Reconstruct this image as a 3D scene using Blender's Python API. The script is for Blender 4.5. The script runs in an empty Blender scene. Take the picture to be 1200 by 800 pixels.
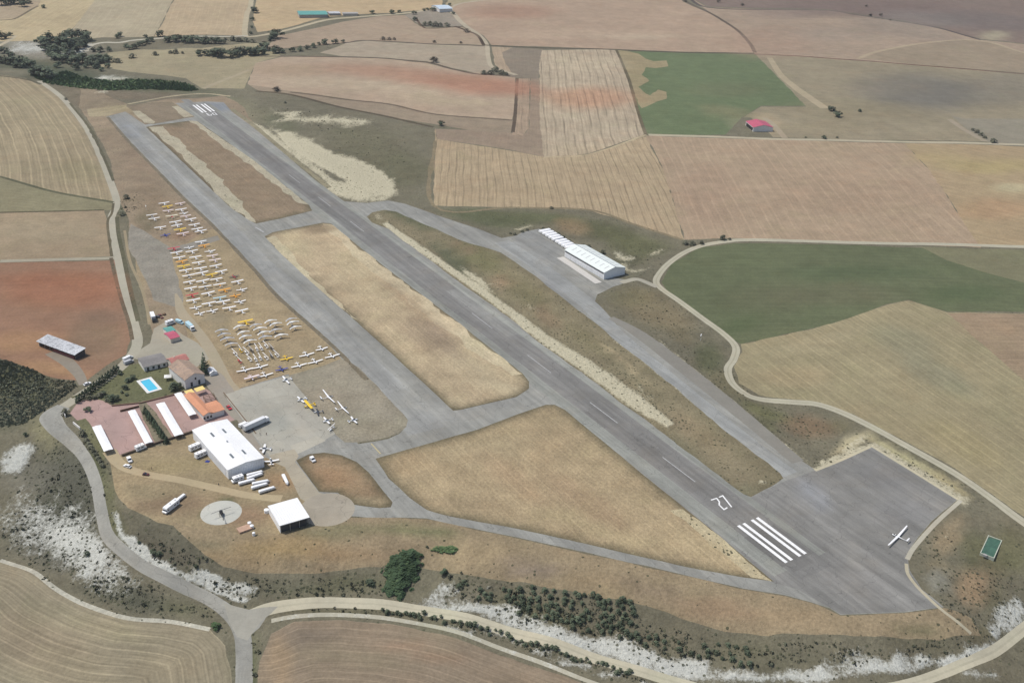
import bpy, bmesh, math, random
import numpy as np
from mathutils import Vector, Matrix
from mathutils.geometry import delaunay_2d_cdt

random.seed(7)
R = math.radians
S = bpy.context.scene
COL = S.collection
PI = math.pi

# ------------------------------------------------------------------ camera
FPX, PITCH, ROLL, CAMH = 1200.0, 0.479, 0.049, 304.0      # focal length in pixels of a 1200 px wide frame
_c, _s, _cr, _sr = math.cos(PITCH), math.sin(PITCH), math.cos(ROLL), math.sin(ROLL)
FWD = np.array([0, _c, -_s]); UPV = np.array([0, _s, _c]); RGT = np.array([1.0, 0, 0])
CX = RGT * _cr + UPV * _sr
CY = -RGT * _sr + UPV * _cr
cam_data = bpy.data.cameras.new('camera')
cam = bpy.data.objects.new('camera', cam_data)
COL.objects.link(cam)
cam.matrix_world = Matrix(((CX[0], CY[0], -FWD[0], 0), (CX[1], CY[1], -FWD[1], 0), (CX[2], CY[2], -FWD[2], CAMH), (0, 0, 0, 1)))
cam_data.sensor_width = 36.0
cam_data.lens = 36.0 * FPX / 1200.0
cam_data.clip_start = 1.0
cam_data.clip_end = 40000.0
S.camera = cam

# ------------------------------------------------------------------ light
SUN_AZ = np.array([-0.985, 0.17]); SUN_AZ = SUN_AZ / np.linalg.norm(SUN_AZ)   # ground direction towards the sun
SUN_EL = R(61)
sd = Vector((SUN_AZ[0] * math.cos(SUN_EL), SUN_AZ[1] * math.cos(SUN_EL), math.sin(SUN_EL)))
sun_l = bpy.data.lights.new('sun', 'SUN')
sun_l.energy = 3.5; sun_l.angle = R(0.5); sun_l.color = (1.0, 0.955, 0.89)
sun_o = bpy.data.objects.new('sun', sun_l); COL.objects.link(sun_o)
sun_o.rotation_euler = sd.to_track_quat('Z', 'Y').to_euler()
sun_o.location = (0, 600, 900)
W = bpy.data.worlds.new('World'); S.world = W; W.use_nodes = True
nt = W.node_tree; bg = nt.nodes['Background']
sky = nt.nodes.new('ShaderNodeTexSky'); sky.sky_type = 'NISHITA'; sky.sun_disc = False
sky.sun_elevation = SUN_EL; sky.sun_rotation = math.atan2(sd.x, sd.y)
sky.air_density = 1.0; sky.dust_density = 2.0; sky.ozone_density = 1.0
nt.links.new(sky.outputs[0], bg.inputs[0]); bg.inputs[1].default_value = 0.125
S.view_settings.view_transform = 'Standard'; S.view_settings.look = 'None'
S.view_settings.exposure = 0.0; S.view_settings.gamma = 1.0
S.cycles.max_bounces = 4; S.cycles.diffuse_bounces = 2; S.cycles.glossy_bounces = 2
S.cycles.volume_bounces = 0
S.cycles.use_denoising = True

# ------------------------------------------------------------------ projection helpers (numpy)
def proj(X):
    X = np.atleast_2d(np.asarray(X, float)); V = X - np.array([0, 0, CAMH])
    d = V @ FWD; d = np.where(d < 1, 1, d)
    return np.stack([600 + FPX * (V @ CX) / d, 400 - FPX * (V @ CY) / d], 1)
def ray(P):
    P = np.atleast_2d(np.asarray(P, float))
    a = (P[:, 0] - 600) / FPX; b = -(P[:, 1] - 400) / FPX
    return FWD + a[:, None] * CX + b[:, None] * CY
def plane(P, z=0.0):
    d = ray(P); t = (np.asarray(z) - CAMH) / d[:, 2]
    return np.stack([d[:, 0] * t, d[:, 1] * t], 1)

def vnoise(x, y, seed=0):                      # smooth value noise, -1..1
    x = np.asarray(x, float); y = np.asarray(y, float)
    xi = np.floor(x).astype(np.int64); yi = np.floor(y).astype(np.int64)
    fx = x - xi; fy = y - yi; fx = fx * fx * (3 - 2 * fx); fy = fy * fy * (3 - 2 * fy)
    def h(a, b):
        n = (a * 374761393 + b * 668265263 + seed * 1274126177) & 0xffffffff
        n = ((n ^ (n >> 13)) * 1274126177) & 0xffffffff
        return ((n ^ (n >> 16)) & 0xffff) / 32767.5 - 1
    return (h(xi, yi) * (1 - fx) + h(xi + 1, yi) * fx) * (1 - fy) + (h(xi, yi + 1) * (1 - fx) + h(xi + 1, yi + 1) * fx) * fy
def fbm(x, y, seed=0, n=3):
    return sum(vnoise(x * 2 ** i, y * 2 ** i, seed + i) / 2 ** i for i in range(n)) / 1.75

def pip(pts, poly):
    x, y = pts[:, 0], pts[:, 1]; inside = np.zeros(len(pts), bool)
    bx0, by0 = poly.min(0); bx1, by1 = poly.max(0)
    m = (x >= bx0) & (x <= bx1) & (y >= by0) & (y <= by1)
    if not m.any(): return inside
    xs, ys = x[m], y[m]; r = np.zeros(len(xs), bool); n = len(poly)
    for i in range(n):
        x1, y1 = poly[i]; x2, y2 = poly[(i + 1) % n]
        if y1 == y2: continue
        c = ((y1 > ys) != (y2 > ys)) & (xs < (x2 - x1) * (ys - y1) / (y2 - y1) + x1)
        r ^= c
    inside[m] = r
    return inside
def dist_poly(pts, line, closed=False):
    L = np.asarray(line, float); d = np.full(len(pts), 1e9)
    n = len(L); rng = range(n if closed else n - 1)
    for i in rng:
        a = L[i]; b = L[(i + 1) % n]; ab = b - a; l2 = max(ab @ ab, 1e-9)
        t = np.clip(((pts - a) @ ab) / l2, 0, 1)
        d = np.minimum(d, np.hypot(*(pts - a - t[:, None] * ab).T))
    return d
def smooth(t):
    t = np.clip(t, 0, 1); return t * t * (3 - 2 * t)

# ------------------------------------------------------------------ relief: the airfield is a flat terrace above the track and the stream
FLAT = [(125, 133), (200, 117), (262, 118), (390, 225), (475, 236), (590, 275), (635, 262), (745, 325), (705, 352), (960, 545), (1021, 518), (1128, 583),
        (1072, 640), (1112, 716), (985, 724), (870, 697), (600, 638), (520, 618), (400, 622), (330, 628), (225, 622), (185, 600), (150, 560), (100, 510), (60, 492), (100, 450), (158, 405), (168, 360), (155, 290), (145, 235), (125, 170)]
flat_w = plane(FLAT)
HC = [(0, 655, -16), (100, 712, -17), (200, 730, -17), (270, 790, -18), (0, 800, -18), (285, 735, -17), (400, 706, -16), (400, 760, -17), (500, 715, -16), (600, 742, -16), (700, 770, -16),
      (600, 800, -17), (800, 800, -15), (900, 812, -14), (1100, 790, -12), (1200, 730, -9), (1200, 800, -12), (240, 700, -15), (180, 668, -12), (130, 635, -9), (118, 590, -6), (100, 540, -3),
      (70, 505, -1), (55, 488, 0), (0, 600, -14), (50, 640, -17), (40, 560, -12), (0, 520, -8), (30, 520, -7), (0, 480, -4), (0, 420, -1), (60, 440, -1), (100, 650, -15), (135, 600, -1), (160, 620, -1.5),
      (230, 628, -.5), (300, 632, -.5), (380, 650, -2), (450, 645, -2), (560, 640, -1), (620, 655, -1), (700, 680, -1), (800, 710, -1.5), (900, 735, -1.5), (1000, 740, -2), (1100, 742, -2.5), (1150, 700, -1.5),
      (1180, 620, -.5), (200, 665, -7), (300, 690, -11), (400, 690, -11), (500, 692, -10), (560, 700, -10), (650, 735, -11), (750, 765, -11), (850, 778, -10), (1000, 785, -9), (1130, 768, -7),
      (50, 60, -8), (100, 65, -8), (160, 60, -6), (0, 60, -8), (60, 95, -4), (200, 100, -3), (150, 102, -3), (0, 0, 0), (300, 0, 4), (600, 0, 7), (900, 0, 9), (1200, 0, 11), (400, 80, 3), (700, 100, 5), (1000, 120, 3),
      (540, 95, 6), (0, 200, 0), (0, 300, 0), (860, 430, -1), (1000, 400, 1), (1065, 350, 3), (800, 200, 1), (1150, 200, 3), (600, 200, 1), (1150, 500, 0), (230, 330, 0), (250, 50, 1), (450, 190, 0), (380, 140, -1)]
hc = np.array(HC, float); hcw = plane(hc[:, :2], hc[:, 2])
GX0, GX1, GY0, GY1, GS = -1000.0, 1400.0, 190.0, 2800.0, 5.0
gx = np.arange(GX0, GX1 + 1, GS); gy = np.arange(GY0, GY1 + 1, GS)
MX, MY = np.meshgrid(gx, gy); gp = np.stack([MX.ravel(), MY.ravel()], 1)
num = np.zeros(len(gp)); den = np.zeros(len(gp))
for (px, py), z in zip(hcw, hc[:, 2]):
    sc_ = 0.5 + 0.5 * py / 400
    w = 1 / ((gp[:, 0] - px) ** 2 + (gp[:, 1] - py) ** 2 + 60 * sc_) ** 2.0
    num += w * z; den += w
HG = (num / den).reshape(MX.shape)
for _ in range(8):
    P_ = np.pad(HG, 1, mode='edge'); HG = (P_[:-2, 1:-1] + P_[2:, 1:-1] + P_[1:-1, :-2] + P_[1:-1, 2:] + 2 * P_[1:-1, 1:-1]) / 6
_out = ~pip(gp, flat_w); _d = dist_poly(gp, flat_w, True) * _out
HG *= smooth(_d / 22.0).reshape(MX.shape)
HG += (fbm(MX / 160, MY / 160, 5) * 1.6 * smooth((_d / 120).reshape(MX.shape)))
# eroded gullies on the banks, kept off roads and fields
_road = plane([(75, 476), (60, 486), (66, 500), (86, 519), (102, 540), (113, 568), (119, 600), (128, 630), (158, 657), (200, 680), (240, 699), (266, 716), (281, 735), (286, 765), (284, 850)], np.array([0, 0, -1, -2, -3, -5, -6, -9, -12, -14, -15, -16, -17, -18, -18.]))
_trk = plane([(283, 728), (345, 708), (400, 706), (470, 711), (520, 719), (600, 741), (680, 765), (750, 786), (800, 801), (860, 815), (950, 818), (1040, 806), (1100, 790), (1150, 770), (1180, 752), (1225, 715)], -15.0)
_fl1 = plane([(-60, 640), (0, 652), (36, 664), (66, 686), (110, 708), (150, 720), (200, 724), (250, 733), (270, 756), (276, 800), (276, 900), (-160, 900)], -17.0)
_fl2 = plane([(296, 900), (300, 775), (314, 738), (345, 718), (400, 716), (460, 721), (520, 733), (600, 761), (700, 796), (860, 860), (860, 900)], -17.0)
_near = (gp[:, 1] < 700) & (gp[:, 1] > 200) & (np.abs(gp[:, 0]) < 420)
_m = np.zeros(len(gp)); _q = gp[_near]
_dm = np.minimum(dist_poly(_q, _road), dist_poly(_q, _trk)); _dm = np.where(pip(_q, _fl1) | pip(_q, _fl2), 0, _dm)
_dm = np.minimum(_dm, np.minimum(dist_poly(_q, _fl1, True), dist_poly(_q, _fl2, True)) + 2)
_m[_near] = smooth((_dm - 5) / 9.0); _m *= smooth((-HG.ravel() - 1.2) / 3.0)
_g = 1 - np.abs(fbm(MX / 22, MY / 22, 41)) * 2.2 + .5 * fbm(MX / 11, MY / 11, 43)
HG += _g * 1.5 * _m.reshape(MX.shape)
def hh(x, y):
    x = np.asarray(x, float); y = np.asarray(y, float)
    u = np.clip((x - GX0) / GS, 0, len(gx) - 1.001); v = np.clip((y - GY0) / GS, 0, len(gy) - 1.001)
    i = u.astype(int); j = v.astype(int); a = u - i; b = v - j
    return (HG[j, i] * (1 - a) + HG[j, i + 1] * a) * (1 - b) + (HG[j + 1, i] * (1 - a) + HG[j + 1, i + 1] * a) * b
def Gn(P):                                      # photograph position -> point on the terrain
    P = np.atleast_2d(np.asarray(P, float)); z = np.zeros(len(P))
    for _ in range(14):
        q = plane(P, z); z = z * .4 + hh(q[:, 0], q[:, 1]) * .6
    q = plane(P, z)
    return q
def G(px, py):
    q = Gn([(px, py)])[0]; return Vector((q[0], q[1], float(hh(q[0], q[1]))))

# ------------------------------------------------------------------ colour: photograph's sunlit value -> albedo
KR, KG, KB = 1.36, 1.34, 1.42
def lin(c):
    return tuple(((v / 255) / 12.92 if v / 255 <= .04045 else ((v / 255 + .055) / 1.055) ** 2.4) for v in c)
def alb(c, sat=0.82):
    m_ = .3 * c[0] + .59 * c[1] + .11 * c[2]; c = tuple(m_ + (v - m_) * sat for v in c)
    l = lin(c); return (l[0] / KR, l[1] / KG, l[2] / KB)
# ------------------------------------------------------------------ materials
def N(nt, t, **kw):
    n = nt.nodes.new(t)
    for k, v in kw.items(): setattr(n, k, v)
    return n
def mixc(nt, fac, a, b, mode='MIX'):
    n = N(nt, 'ShaderNodeMix', data_type='RGBA', blend_type=mode)
    for s, v in ((0, fac), (6, a), (7, b)):
        if isinstance(v, (int, float)): n.inputs[s].default_value = v
        elif isinstance(v, tuple): n.inputs[s].default_value = (*v, 1)
        else: nt.links.new(v, n.inputs[s])
    return n.outputs[2]
def mth(nt, op, a, b=None, c=None, clamp=False):
    n = N(nt, 'ShaderNodeMath', operation=op, use_clamp=clamp)
    for i, v in enumerate((a, b, c)):
        if v is None: continue
        if isinstance(v, (int, float)): n.inputs[i].default_value = v
        else: nt.links.new(v, n.inputs[i])
    return n.outputs[0]
def mrange(nt, v, a, b, c=0.0, d=1.0, sm=True):
    n = N(nt, 'ShaderNodeMapRange', interpolation_type='SMOOTHSTEP' if sm else 'LINEAR')
    nt.links.new(v, n.inputs[0])
    for i, x in enumerate((a, b, c, d)):
        if isinstance(x, (int, float)): n.inputs[i + 1].default_value = x
        else: nt.links.new(x, n.inputs[i + 1])
    return n.outputs[0]
def noise(nt, vec, scale, detail=3, rough=.55, dist=0.0):
    n = N(nt, 'ShaderNodeTexNoise'); n.inputs['Scale'].default_value = scale; n.inputs['Detail'].default_value = detail
    n.inputs['Roughness'].default_value = rough; n.inputs['Distortion'].default_value = dist
    nt.links.new(vec, n.inputs['Vector']); return n.outputs['Fac']
def attr(nt, name):
    n = N(nt, 'ShaderNodeAttribute', attribute_name=name); return n
def newmat(name, rough=.9, spec=.2):
    m = bpy.data.materials.new(name); m.use_nodes = True; b = m.node_tree.nodes['Principled BSDF']
    b.inputs['Roughness'].default_value = rough; b.inputs['Specular IOR Level'].default_value = spec
    return m, m.node_tree, b

def earth_material(name, fine=.16, mid=.16, big=.10, bump=.25, marl_rgb=(214, 212, 203)):
    m, nt, b = newmat(name, .95, .1)
    geo = N(nt, 'ShaderNodeTexCoord').outputs['Object']
    col = attr(nt, 'col').outputs['Color']
    uv = N(nt, 'ShaderNodeUVMap', uv_map='furrow').outputs[0]
    sep = N(nt, 'ShaderNodeSeparateXYZ'); nt.links.new(uv, sep.inputs[0])
    fs = attr(nt, 'fs').outputs['Fac']; scr = attr(nt, 'scrub').outputs['Fac']; mar = attr(nt, 'marl').outputs['Fac']
    # soil and dry grass: three sizes of patches
    nb = noise(nt, geo, 1 / 90, 4, .6); nm = noise(nt, geo, 1 / 14, 5, .65); nf = noise(nt, geo, 1 / 1.6, 3, .7)
    nv = noise(nt, geo, 1 / 4.5, 3, .6)
    f = mrange(nt, nb, .3, .7, 1 - big, 1 + big, False)
    f = mth(nt, 'MULTIPLY', f, mrange(nt, nm, .3, .7, 1 - mid, 1 + mid, False))
    f = mth(nt, 'MULTIPLY', f, mrange(nt, nf, .25, .75, 1 - fine, 1 + fine, False))
    # furrows and tramlines: UV.x runs across the rows in metres/row spacing, UV.y along them
    wob = mth(nt, 'MULTIPLY', mth(nt, 'SUBTRACT', noise(nt, geo, 1 / 45, 2), .5), .35)
    ph = mth(nt, 'ADD', sep.outputs[0], wob)
    rowid = mth(nt, 'FLOOR', ph)
    saw = mth(nt, 'FRACT', ph)
    tri = mth(nt, 'ABSOLUTE', mth(nt, 'SUBTRACT', saw, .5))                    # 0 mid row, .5 at the line
    line = mrange(nt, tri, .36, .48)
    strv = N(nt, 'ShaderNodeCombineXYZ'); nt.links.new(mth(nt, 'MULTIPLY', ph, 1.0), strv.inputs[0]); nt.links.new(mth(nt, 'MULTIPLY', sep.outputs[1], .12), strv.inputs[1])
    brk = noise(nt, strv.outputs[0], 1.4, 3, .6)
    linev = mth(nt, 'MULTIPLY', line, mrange(nt, brk, .25, .55))
    strv2 = N(nt, 'ShaderNodeCombineXYZ'); nt.links.new(mth(nt, 'MULTIPLY', ph, 4.5), strv2.inputs[0]); nt.links.new(mth(nt, 'MULTIPLY', sep.outputs[1], .15), strv2.inputs[1])
    fin = noise(nt, strv2.outputs[0], 1.0, 2, .5)
    afs = mth(nt, 'ABSOLUTE', fs)
    d1 = mth(nt, 'MULTIPLY', linev, fs)
    d2 = mth(nt, 'MULTIPLY', mrange(nt, fin, .32, .68, -.5, .5, False), mth(nt, 'MULTIPLY', afs, 1.0))
    f = mth(nt, 'MULTIPLY', f, mth(nt, 'ADD', mth(nt, 'ADD', 1.0, d1), d2))
    fc = N(nt, 'ShaderNodeCombineXYZ')
    for i in range(3): nt.links.new(f, fc.inputs[i])
    c = mixc(nt, 1.0, col, fc.outputs[0], 'MULTIPLY')
    # slight hue drift: greener / redder
    hue = noise(nt, geo, 1 / 33, 3, .6)
    c = mixc(nt, mrange(nt, hue, .5, .75, 0, .18), c, mixc(nt, 1.0, c, (1.12, .93, .82), 'MULTIPLY'))
    c = mixc(nt, mrange(nt, hue, .5, .25, 0, .2), c, mixc(nt, 1.0, c, (.90, 1.02, .86), 'MULTIPLY'))
    # bare white marl breaking through
    stx = N(nt, 'ShaderNodeMapping'); stx.inputs['Scale'].default_value = (1, .45, 1); stx.inputs['Rotation'].default_value = (0, 0, -.9); nt.links.new(geo, stx.inputs[0])
    mn = mth(nt, 'ADD', mth(nt, 'MULTIPLY', noise(nt, stx.outputs[0], 1 / 9, 6, .8), .45), mth(nt, 'MULTIPLY', noise(nt, geo, 1 / 1.8, 4, .9), .55))
    th = mth(nt, 'SUBTRACT', .74, mth(nt, 'MULTIPLY', mar, .36))
    mk = mrange(nt, mth(nt, 'SUBTRACT', mn, th), -.09, .11)
    mk = mth(nt, 'MULTIPLY', mk, mrange(nt, mar, .02, .15))
    oz = N(nt, 'ShaderNodeSeparateXYZ'); nt.links.new(geo, oz.inputs[0])
    base_m = mixc(nt, mrange(nt, oz.outputs[2], -4, -1.5), alb((222, 221, 215), 1), alb((220, 210, 184), 1))
    mv = mrange(nt, nf, .3, .7, .74, 1.08, False); mvc = N(nt, 'ShaderNodeCombineXYZ')
    for i in range(3): nt.links.new(mv, mvc.inputs[i])
    mcol = mixc(nt, 1.0, base_m, mvc.outputs[0], 'MULTIPLY')
    c = mixc(nt, mk, c, mcol)
    # heath and thyme cushions
    vr = N(nt, 'ShaderNodeTexVoronoi'); vr.inputs['Scale'].default_value = 1 / 1.7; nt.links.new(geo, vr.inputs['Vector']); vr.inputs['Randomness'].default_value = 1
    vsep = N(nt, 'ShaderNodeSeparateColor'); nt.links.new(vr.outputs['Color'], vsep.inputs[0])
    cov = mth(nt, 'MULTIPLY', scr, mrange(nt, nm, .3, .65, .25, 1.5, False))
    on = mth(nt, 'LESS_THAN', vsep.outputs[0], mth(nt, 'MULTIPLY', cov, .8))
    rad = mrange(nt, vsep.outputs[1], 0, 1, .22, .52, False)
    disc = mrange(nt, mth(nt, 'ADD', vr.outputs['Distance'], mth(nt, 'MULTIPLY', mth(nt, 'SUBTRACT', nf, .5), .35)), rad, mth(nt, 'SUBTRACT', rad, .12))
    bk = mth(nt, 'MULTIPLY', mth(nt, 'MULTIPLY', on, disc), .85)
    bc = mixc(nt, vsep.outputs[2], alb((62, 68, 50)), alb((98, 98, 74)))
    c = mixc(nt, bk, c, bc)
    nt.links.new(c, b.inputs['Base Color'])
    bp = N(nt, 'ShaderNodeBump'); bp.inputs['Strength'].default_value = bump; bp.inputs['Distance'].default_value = .6
    nt.links.new(mth(nt, 'ADD', nf, mth(nt, 'ADD', mth(nt, 'ADD', nv, mth(nt, 'MULTIPLY', mth(nt, 'MULTIPLY', mn, mar), 4.0)), mth(nt, 'MULTIPLY', bk, .6))), bp.inputs['Height']); nt.links.new(bp.outputs[0], b.inputs['Normal'])
    return m

def asphalt_material(name, streak=.15, crack=.3, fine=.07):
    m, nt, b = newmat(name, .82, .25)
    geo = N(nt, 'ShaderNodeTexCoord').outputs['Object']
    col = attr(nt, 'col').outputs['Color']
    uv = N(nt, 'ShaderNodeUVMap', uv_map='furrow').outputs[0]
    sep = N(nt, 'ShaderNodeSeparateXYZ'); nt.links.new(uv, sep.inputs[0])
    sv = N(nt, 'ShaderNodeCombineXYZ'); nt.links.new(sep.outputs[0], sv.inputs[0]); nt.links.new(mth(nt, 'MULTIPLY', sep.outputs[1], .05), sv.inputs[1])
    st = noise(nt, sv.outputs[0], 1 / 2.2, 4, .6); st2 = noise(nt, sv.outputs[0], 1 / 9, 2, .5)
    pb = noise(nt, geo, 1 / 40, 4, .6); pm = noise(nt, geo, 1 / 7, 4, .6); pf = noise(nt, geo, 1 / .8, 2, .6)
    f = mrange(nt, st, .3, .7, 1 - streak, 1 + streak, False)
    f = mth(nt, 'MULTIPLY', f, mrange(nt, st2, .3, .7, 1 - streak, 1 + streak, False))
    f = mth(nt, 'MULTIPLY', f, mrange(nt, pb, .3, .7, .86, 1.12, False))
    f = mth(nt, 'MULTIPLY', f, mrange(nt, pm, .3, .7, .92, 1.08, False))
    f = mth(nt, 'MULTIPLY', f, mrange(nt, pf, .3, .7, 1 - fine, 1 + fine, False))
    vr = N(nt, 'ShaderNodeTexVoronoi', feature='DISTANCE_TO_EDGE'); vr.inputs['Scale'].default_value = 1 / 14
    wv = N(nt, 'ShaderNodeVectorMath', operation='ADD'); nn = N(nt, 'ShaderNodeTexNoise'); nn.inputs['Scale'].default_value = .15; nt.links.new(geo, nn.inputs['Vector'])
    sc2 = N(nt, 'ShaderNodeVectorMath', operation='SCALE'); sc2.inputs['Scale'].default_value = 9; nt.links.new(nn.outputs['Color'], sc2.inputs[0])
    nt.links.new(geo, wv.inputs[0]); nt.links.new(sc2.outputs[0], wv.inputs[1]); nt.links.new(wv.outputs[0], vr.inputs['Vector'])
    ck = mrange(nt, vr.outputs['Distance'], .012, .0, 0, crack)
    f = mth(nt, 'MULTIPLY', f, mth(nt, 'SUBTRACT', 1.0, ck))
    fc = N(nt, 'ShaderNodeCombineXYZ')
    for i in range(3): nt.links.new(f, fc.inputs[i])
    c = mixc(nt, 1.0, col, fc.outputs[0], 'MULTIPLY')
    tint = noise(nt, geo, 1 / 22, 3, .6)
    c = mixc(nt, mrange(nt, tint, .45, .75, 0, .5), c, mixc(nt, 1.0, c, (1.06, 1.0, .92), 'MULTIPLY'))
    nt.links.new(c, b.inputs['Base Color'])
    return m
M_EARTH = earth_material('dry earth and stubble', fine=.26, mid=.17, big=.12, bump=.8)
M_FIELD = earth_material('ploughed and cut field', fine=.17, mid=.12, big=.08, bump=.3)
M_ROAD = earth_material('gravel and dust track', fine=.08, mid=.08, big=.06, bump=.05)
M_ASPH = asphalt_material('weathered asphalt')
M_CONC = asphalt_material('old concrete slabs', streak=.04, crack=.35, fine=.05)

# ------------------------------------------------------------------ ground zones (traced outlines projected on the terrain)
Z = []     # later entries lie on top
def zone(name, pts, col, mat=None, fs=0.0, row=None, sp=6.0, curve=None, scrub=0.0, marl=0.0, jit=1.0, edge=0.0, world=False, only=None):
    """row = two photo points giving the direction of the rows; curve = a photo polyline the rows run parallel to"""
    w = np.asarray(pts, float) if world else Gn(pts)
    Z.append(dict(name=name, w=w, only=only, col=alb(col, .86 if mat is M_FIELD else .79), mat=mat or M_EARTH, fs=fs, row=row, sp=sp, curve=curve, scrub=scrub, marl=marl, jit=jit, edge=edge))
def ribbon(name, line, width, col, mat=None, **kw):
    c = Gn(line)
    # resample smoothly (Catmull-Rom)
    P = np.vstack([2 * c[0] - c[1], c, 2 * c[-1] - c[-2]]); o = []
    for i in range(1, len(P) - 2):
        for t in np.linspace(0, 1, 6, endpoint=False):
            p0, p1, p2, p3 = P[i - 1], P[i], P[i + 1], P[i + 2]
            o.append(.5 * ((2 * p1) + (p2 - p0) * t + (2 * p0 - 5 * p1 + 4 * p2 - p3) * t * t + (3 * p1 - p0 - 3 * p2 + p3) * t ** 3))
    o.append(P[-2]); o = np.array(o)
    t = np.gradient(o, axis=0); t /= np.maximum(np.hypot(*t.T), 1e-6)[:, None]; n = np.stack([-t[:, 1], t[:, 0]], 1)
    ww = width if np.isscalar(width) else np.interp(np.linspace(0, 1, len(o)), np.linspace(0, 1, len(width)), width)[:, None]
    L = o + n * ww / 2; Rr = o - n * ww / 2
    zone(name, np.vstack([L, Rr[::-1]]), col, mat or M_ROAD, world=True, **{'jit': .6, **kw})
    Z[-1]['line'] = o

TAN = (178, 158, 130)
# --- far fields, from the top left corner
zone('field', [(-60, -30), (60, -30), (45, 8), (20, 22), (0, 24), (-60, 30)], (170, 150, 124), M_FIELD, .1, ((0, 30), (100, 0)), 7)
zone('field', [(-60, 26), (0, 23), (20, 21), (45, 7), (60, -30), (135, -30), (108, 5), (90, 28), (72, 48), (40, 48), (-60, 50)], (186, 166, 130), M_FIELD, .12, ((30, 45), (110, 0)), 9)
zone('field', [(72, 48), (90, 28), (108, 5), (135, -30), (225, -30), (200, 5), (180, 43), (120, 44)], (176, 161, 134), M_FIELD, .08, ((80, 45), (120, 0)), 9)
zone('field', [(181, 43), (201, 5), (226, -30), (300, -30), (294, 3), (287, 20), (284, 42)], (184, 161, 130), M_FIELD, .08, ((180, 43), (200, 5)), 9)
zone('field', [(102, 76), (128, 62), (170, 58), (235, 57), (300, 50), (318, 58), (330, 66), (300, 74), (294, 86), (286, 104), (235, 103), (218, 92), (150, 84)], (160, 147, 118), M_FIELD, .10, ((110, 76), (290, 70)), 7, scrub=.05)
zone('field', [(300, -30), (300, 3), (296, 24), (302, 38), (330, 34), (380, 20), (420, 17), (462, 15), (480, 13), (518, 10), (520, -30)], (188, 162, 126), M_FIELD, .14, ((300, 20), (500, 8)), 10)
zone('field', [(310, 58), (326, 42), (400, 26), (445, 19), (474, 18), (480, 22), (492, 31), (505, 33), (542, 32), (556, 38), (567, 53), (500, 51), (430, 47), (404, 50), (345, 56)], (168, 146, 124), M_FIELD, .06, ((310, 58), (470, 20)), 9)
zone('field', [(375, 62), (405, 51), (430, 48), (500, 52), (568, 54), (572, 66), (577, 86), (560, 86), (530, 80), (500, 72), (455, 68), (400, 66)], (168, 152, 132), M_FIELD, .05, ((400, 60), (560, 70)), 9)
zone('field', [(474, 18), (498, 12), (520, 12), (532, 18), (544, 28), (540, 31), (500, 31), (490, 28)], (150, 138, 124), M_FIELD, 0, scrub=.1)
zone('field', [(300, 74), (330, 67), (400, 67), (455, 69), (500, 74), (530, 82), (575, 88), (604, 91), (605, 115), (603, 128), (598, 156), (556, 153), (515, 146), (505, 144), (455, 136), (400, 125), (340, 110), (302, 106), (290, 98)], (175, 152, 130), M_FIELD, .07, None, 8, curve=[(290, 98), (340, 108), (400, 116), (455, 122), (510, 134), (605, 142)])
zone('field', [(290, 99), (302, 106), (340, 111), (400, 126), (455, 137), (505, 145), (556, 154), (598, 157), (601, 141), (560, 139), (510, 134), (455, 122), (400, 115), (340, 107)], (152, 134, 114), M_FIELD, .05, None, 8, curve=[(290, 98), (340, 108), (400, 116), (455, 122), (510, 134), (605, 142)])
zone('field', [(520, 10), (545, -30), (770, -30), (800, 2), (835, 18), (862, 34), (878, 50), (884, 62), (780, 60), (700, 57), (640, 55), (576, 53), (567, 42), (548, 30), (532, 17)], (174, 148, 126), M_FIELD, .06, ((560, 20), (800, 25)), 9)
zone('field', [(520, 9), (545, -30), (600, -30), (590, -5)], (168, 152, 122), M_FIELD, .06, ((560, 20), (800, 25)), 9)
zone('field', [(600, 56), (636, 58), (633, 75), (631, 92), (622, 92), (600, 91), (584, 80), (588, 62)], (140, 126, 110), M_FIELD, .06, ((610, 60), (611, 90)), 5)
zone('field', [(576, 55), (600, 56), (588, 62), (592, 74), (600, 86), (590, 84), (580, 76)], (170, 148, 124), M_FIELD, .16, ((580, 56), (588, 82)), 6)
zone('field', [(622, 92), (632, 92), (634, 120), (637, 184), (600, 176), (512, 163), (510, 151), (600, 156), (612, 160), (620, 150)], (152, 132, 113), M_FIELD, .05, ((628, 95), (630, 170)), 8)
zone('field', [(604, 92), (621, 92), (620, 150), (612, 160), (600, 158), (603, 128)], (166, 143, 121), M_FIELD, -.22, None, 8, curve=[(605, 92), (602, 158), (612, 160)])
zone('field', [(635, 59), (722, 58), (735, 88), (746, 125), (756, 157), (690, 180), (638, 185), (633, 150), (632, 75)], (182, 163, 139), M_FIELD, -.30, ((650, 60), (665, 180)), 10)
zone('field', [(723, 58), (735, 60), (885, 63), (905, 76), (945, 124), (892, 124), (868, 139), (850, 158), (757, 158), (746, 122), (736, 88)], (106, 119, 84), M_FIELD, .06, ((760, 70), (920, 72)), 8)
zone('field', [(884, 63), (1000, 70), (1075, 76), (1200, 87), (1290, 95), (1290, 172), (1200, 168), (1000, 164), (906, 161), (896, 150), (880, 138), (870, 138), (892, 125), (945, 125)], (150, 137, 113), M_FIELD, .07, ((950, 100), (1200, 108)), 9)
zone('field', [(1115, 136), (1130, 139), (1290, 140), (1290, 172), (1160, 168), (1135, 153)], (146, 137, 120), M_FIELD, .06, ((1150, 150), (1200, 152)), 7)
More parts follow.
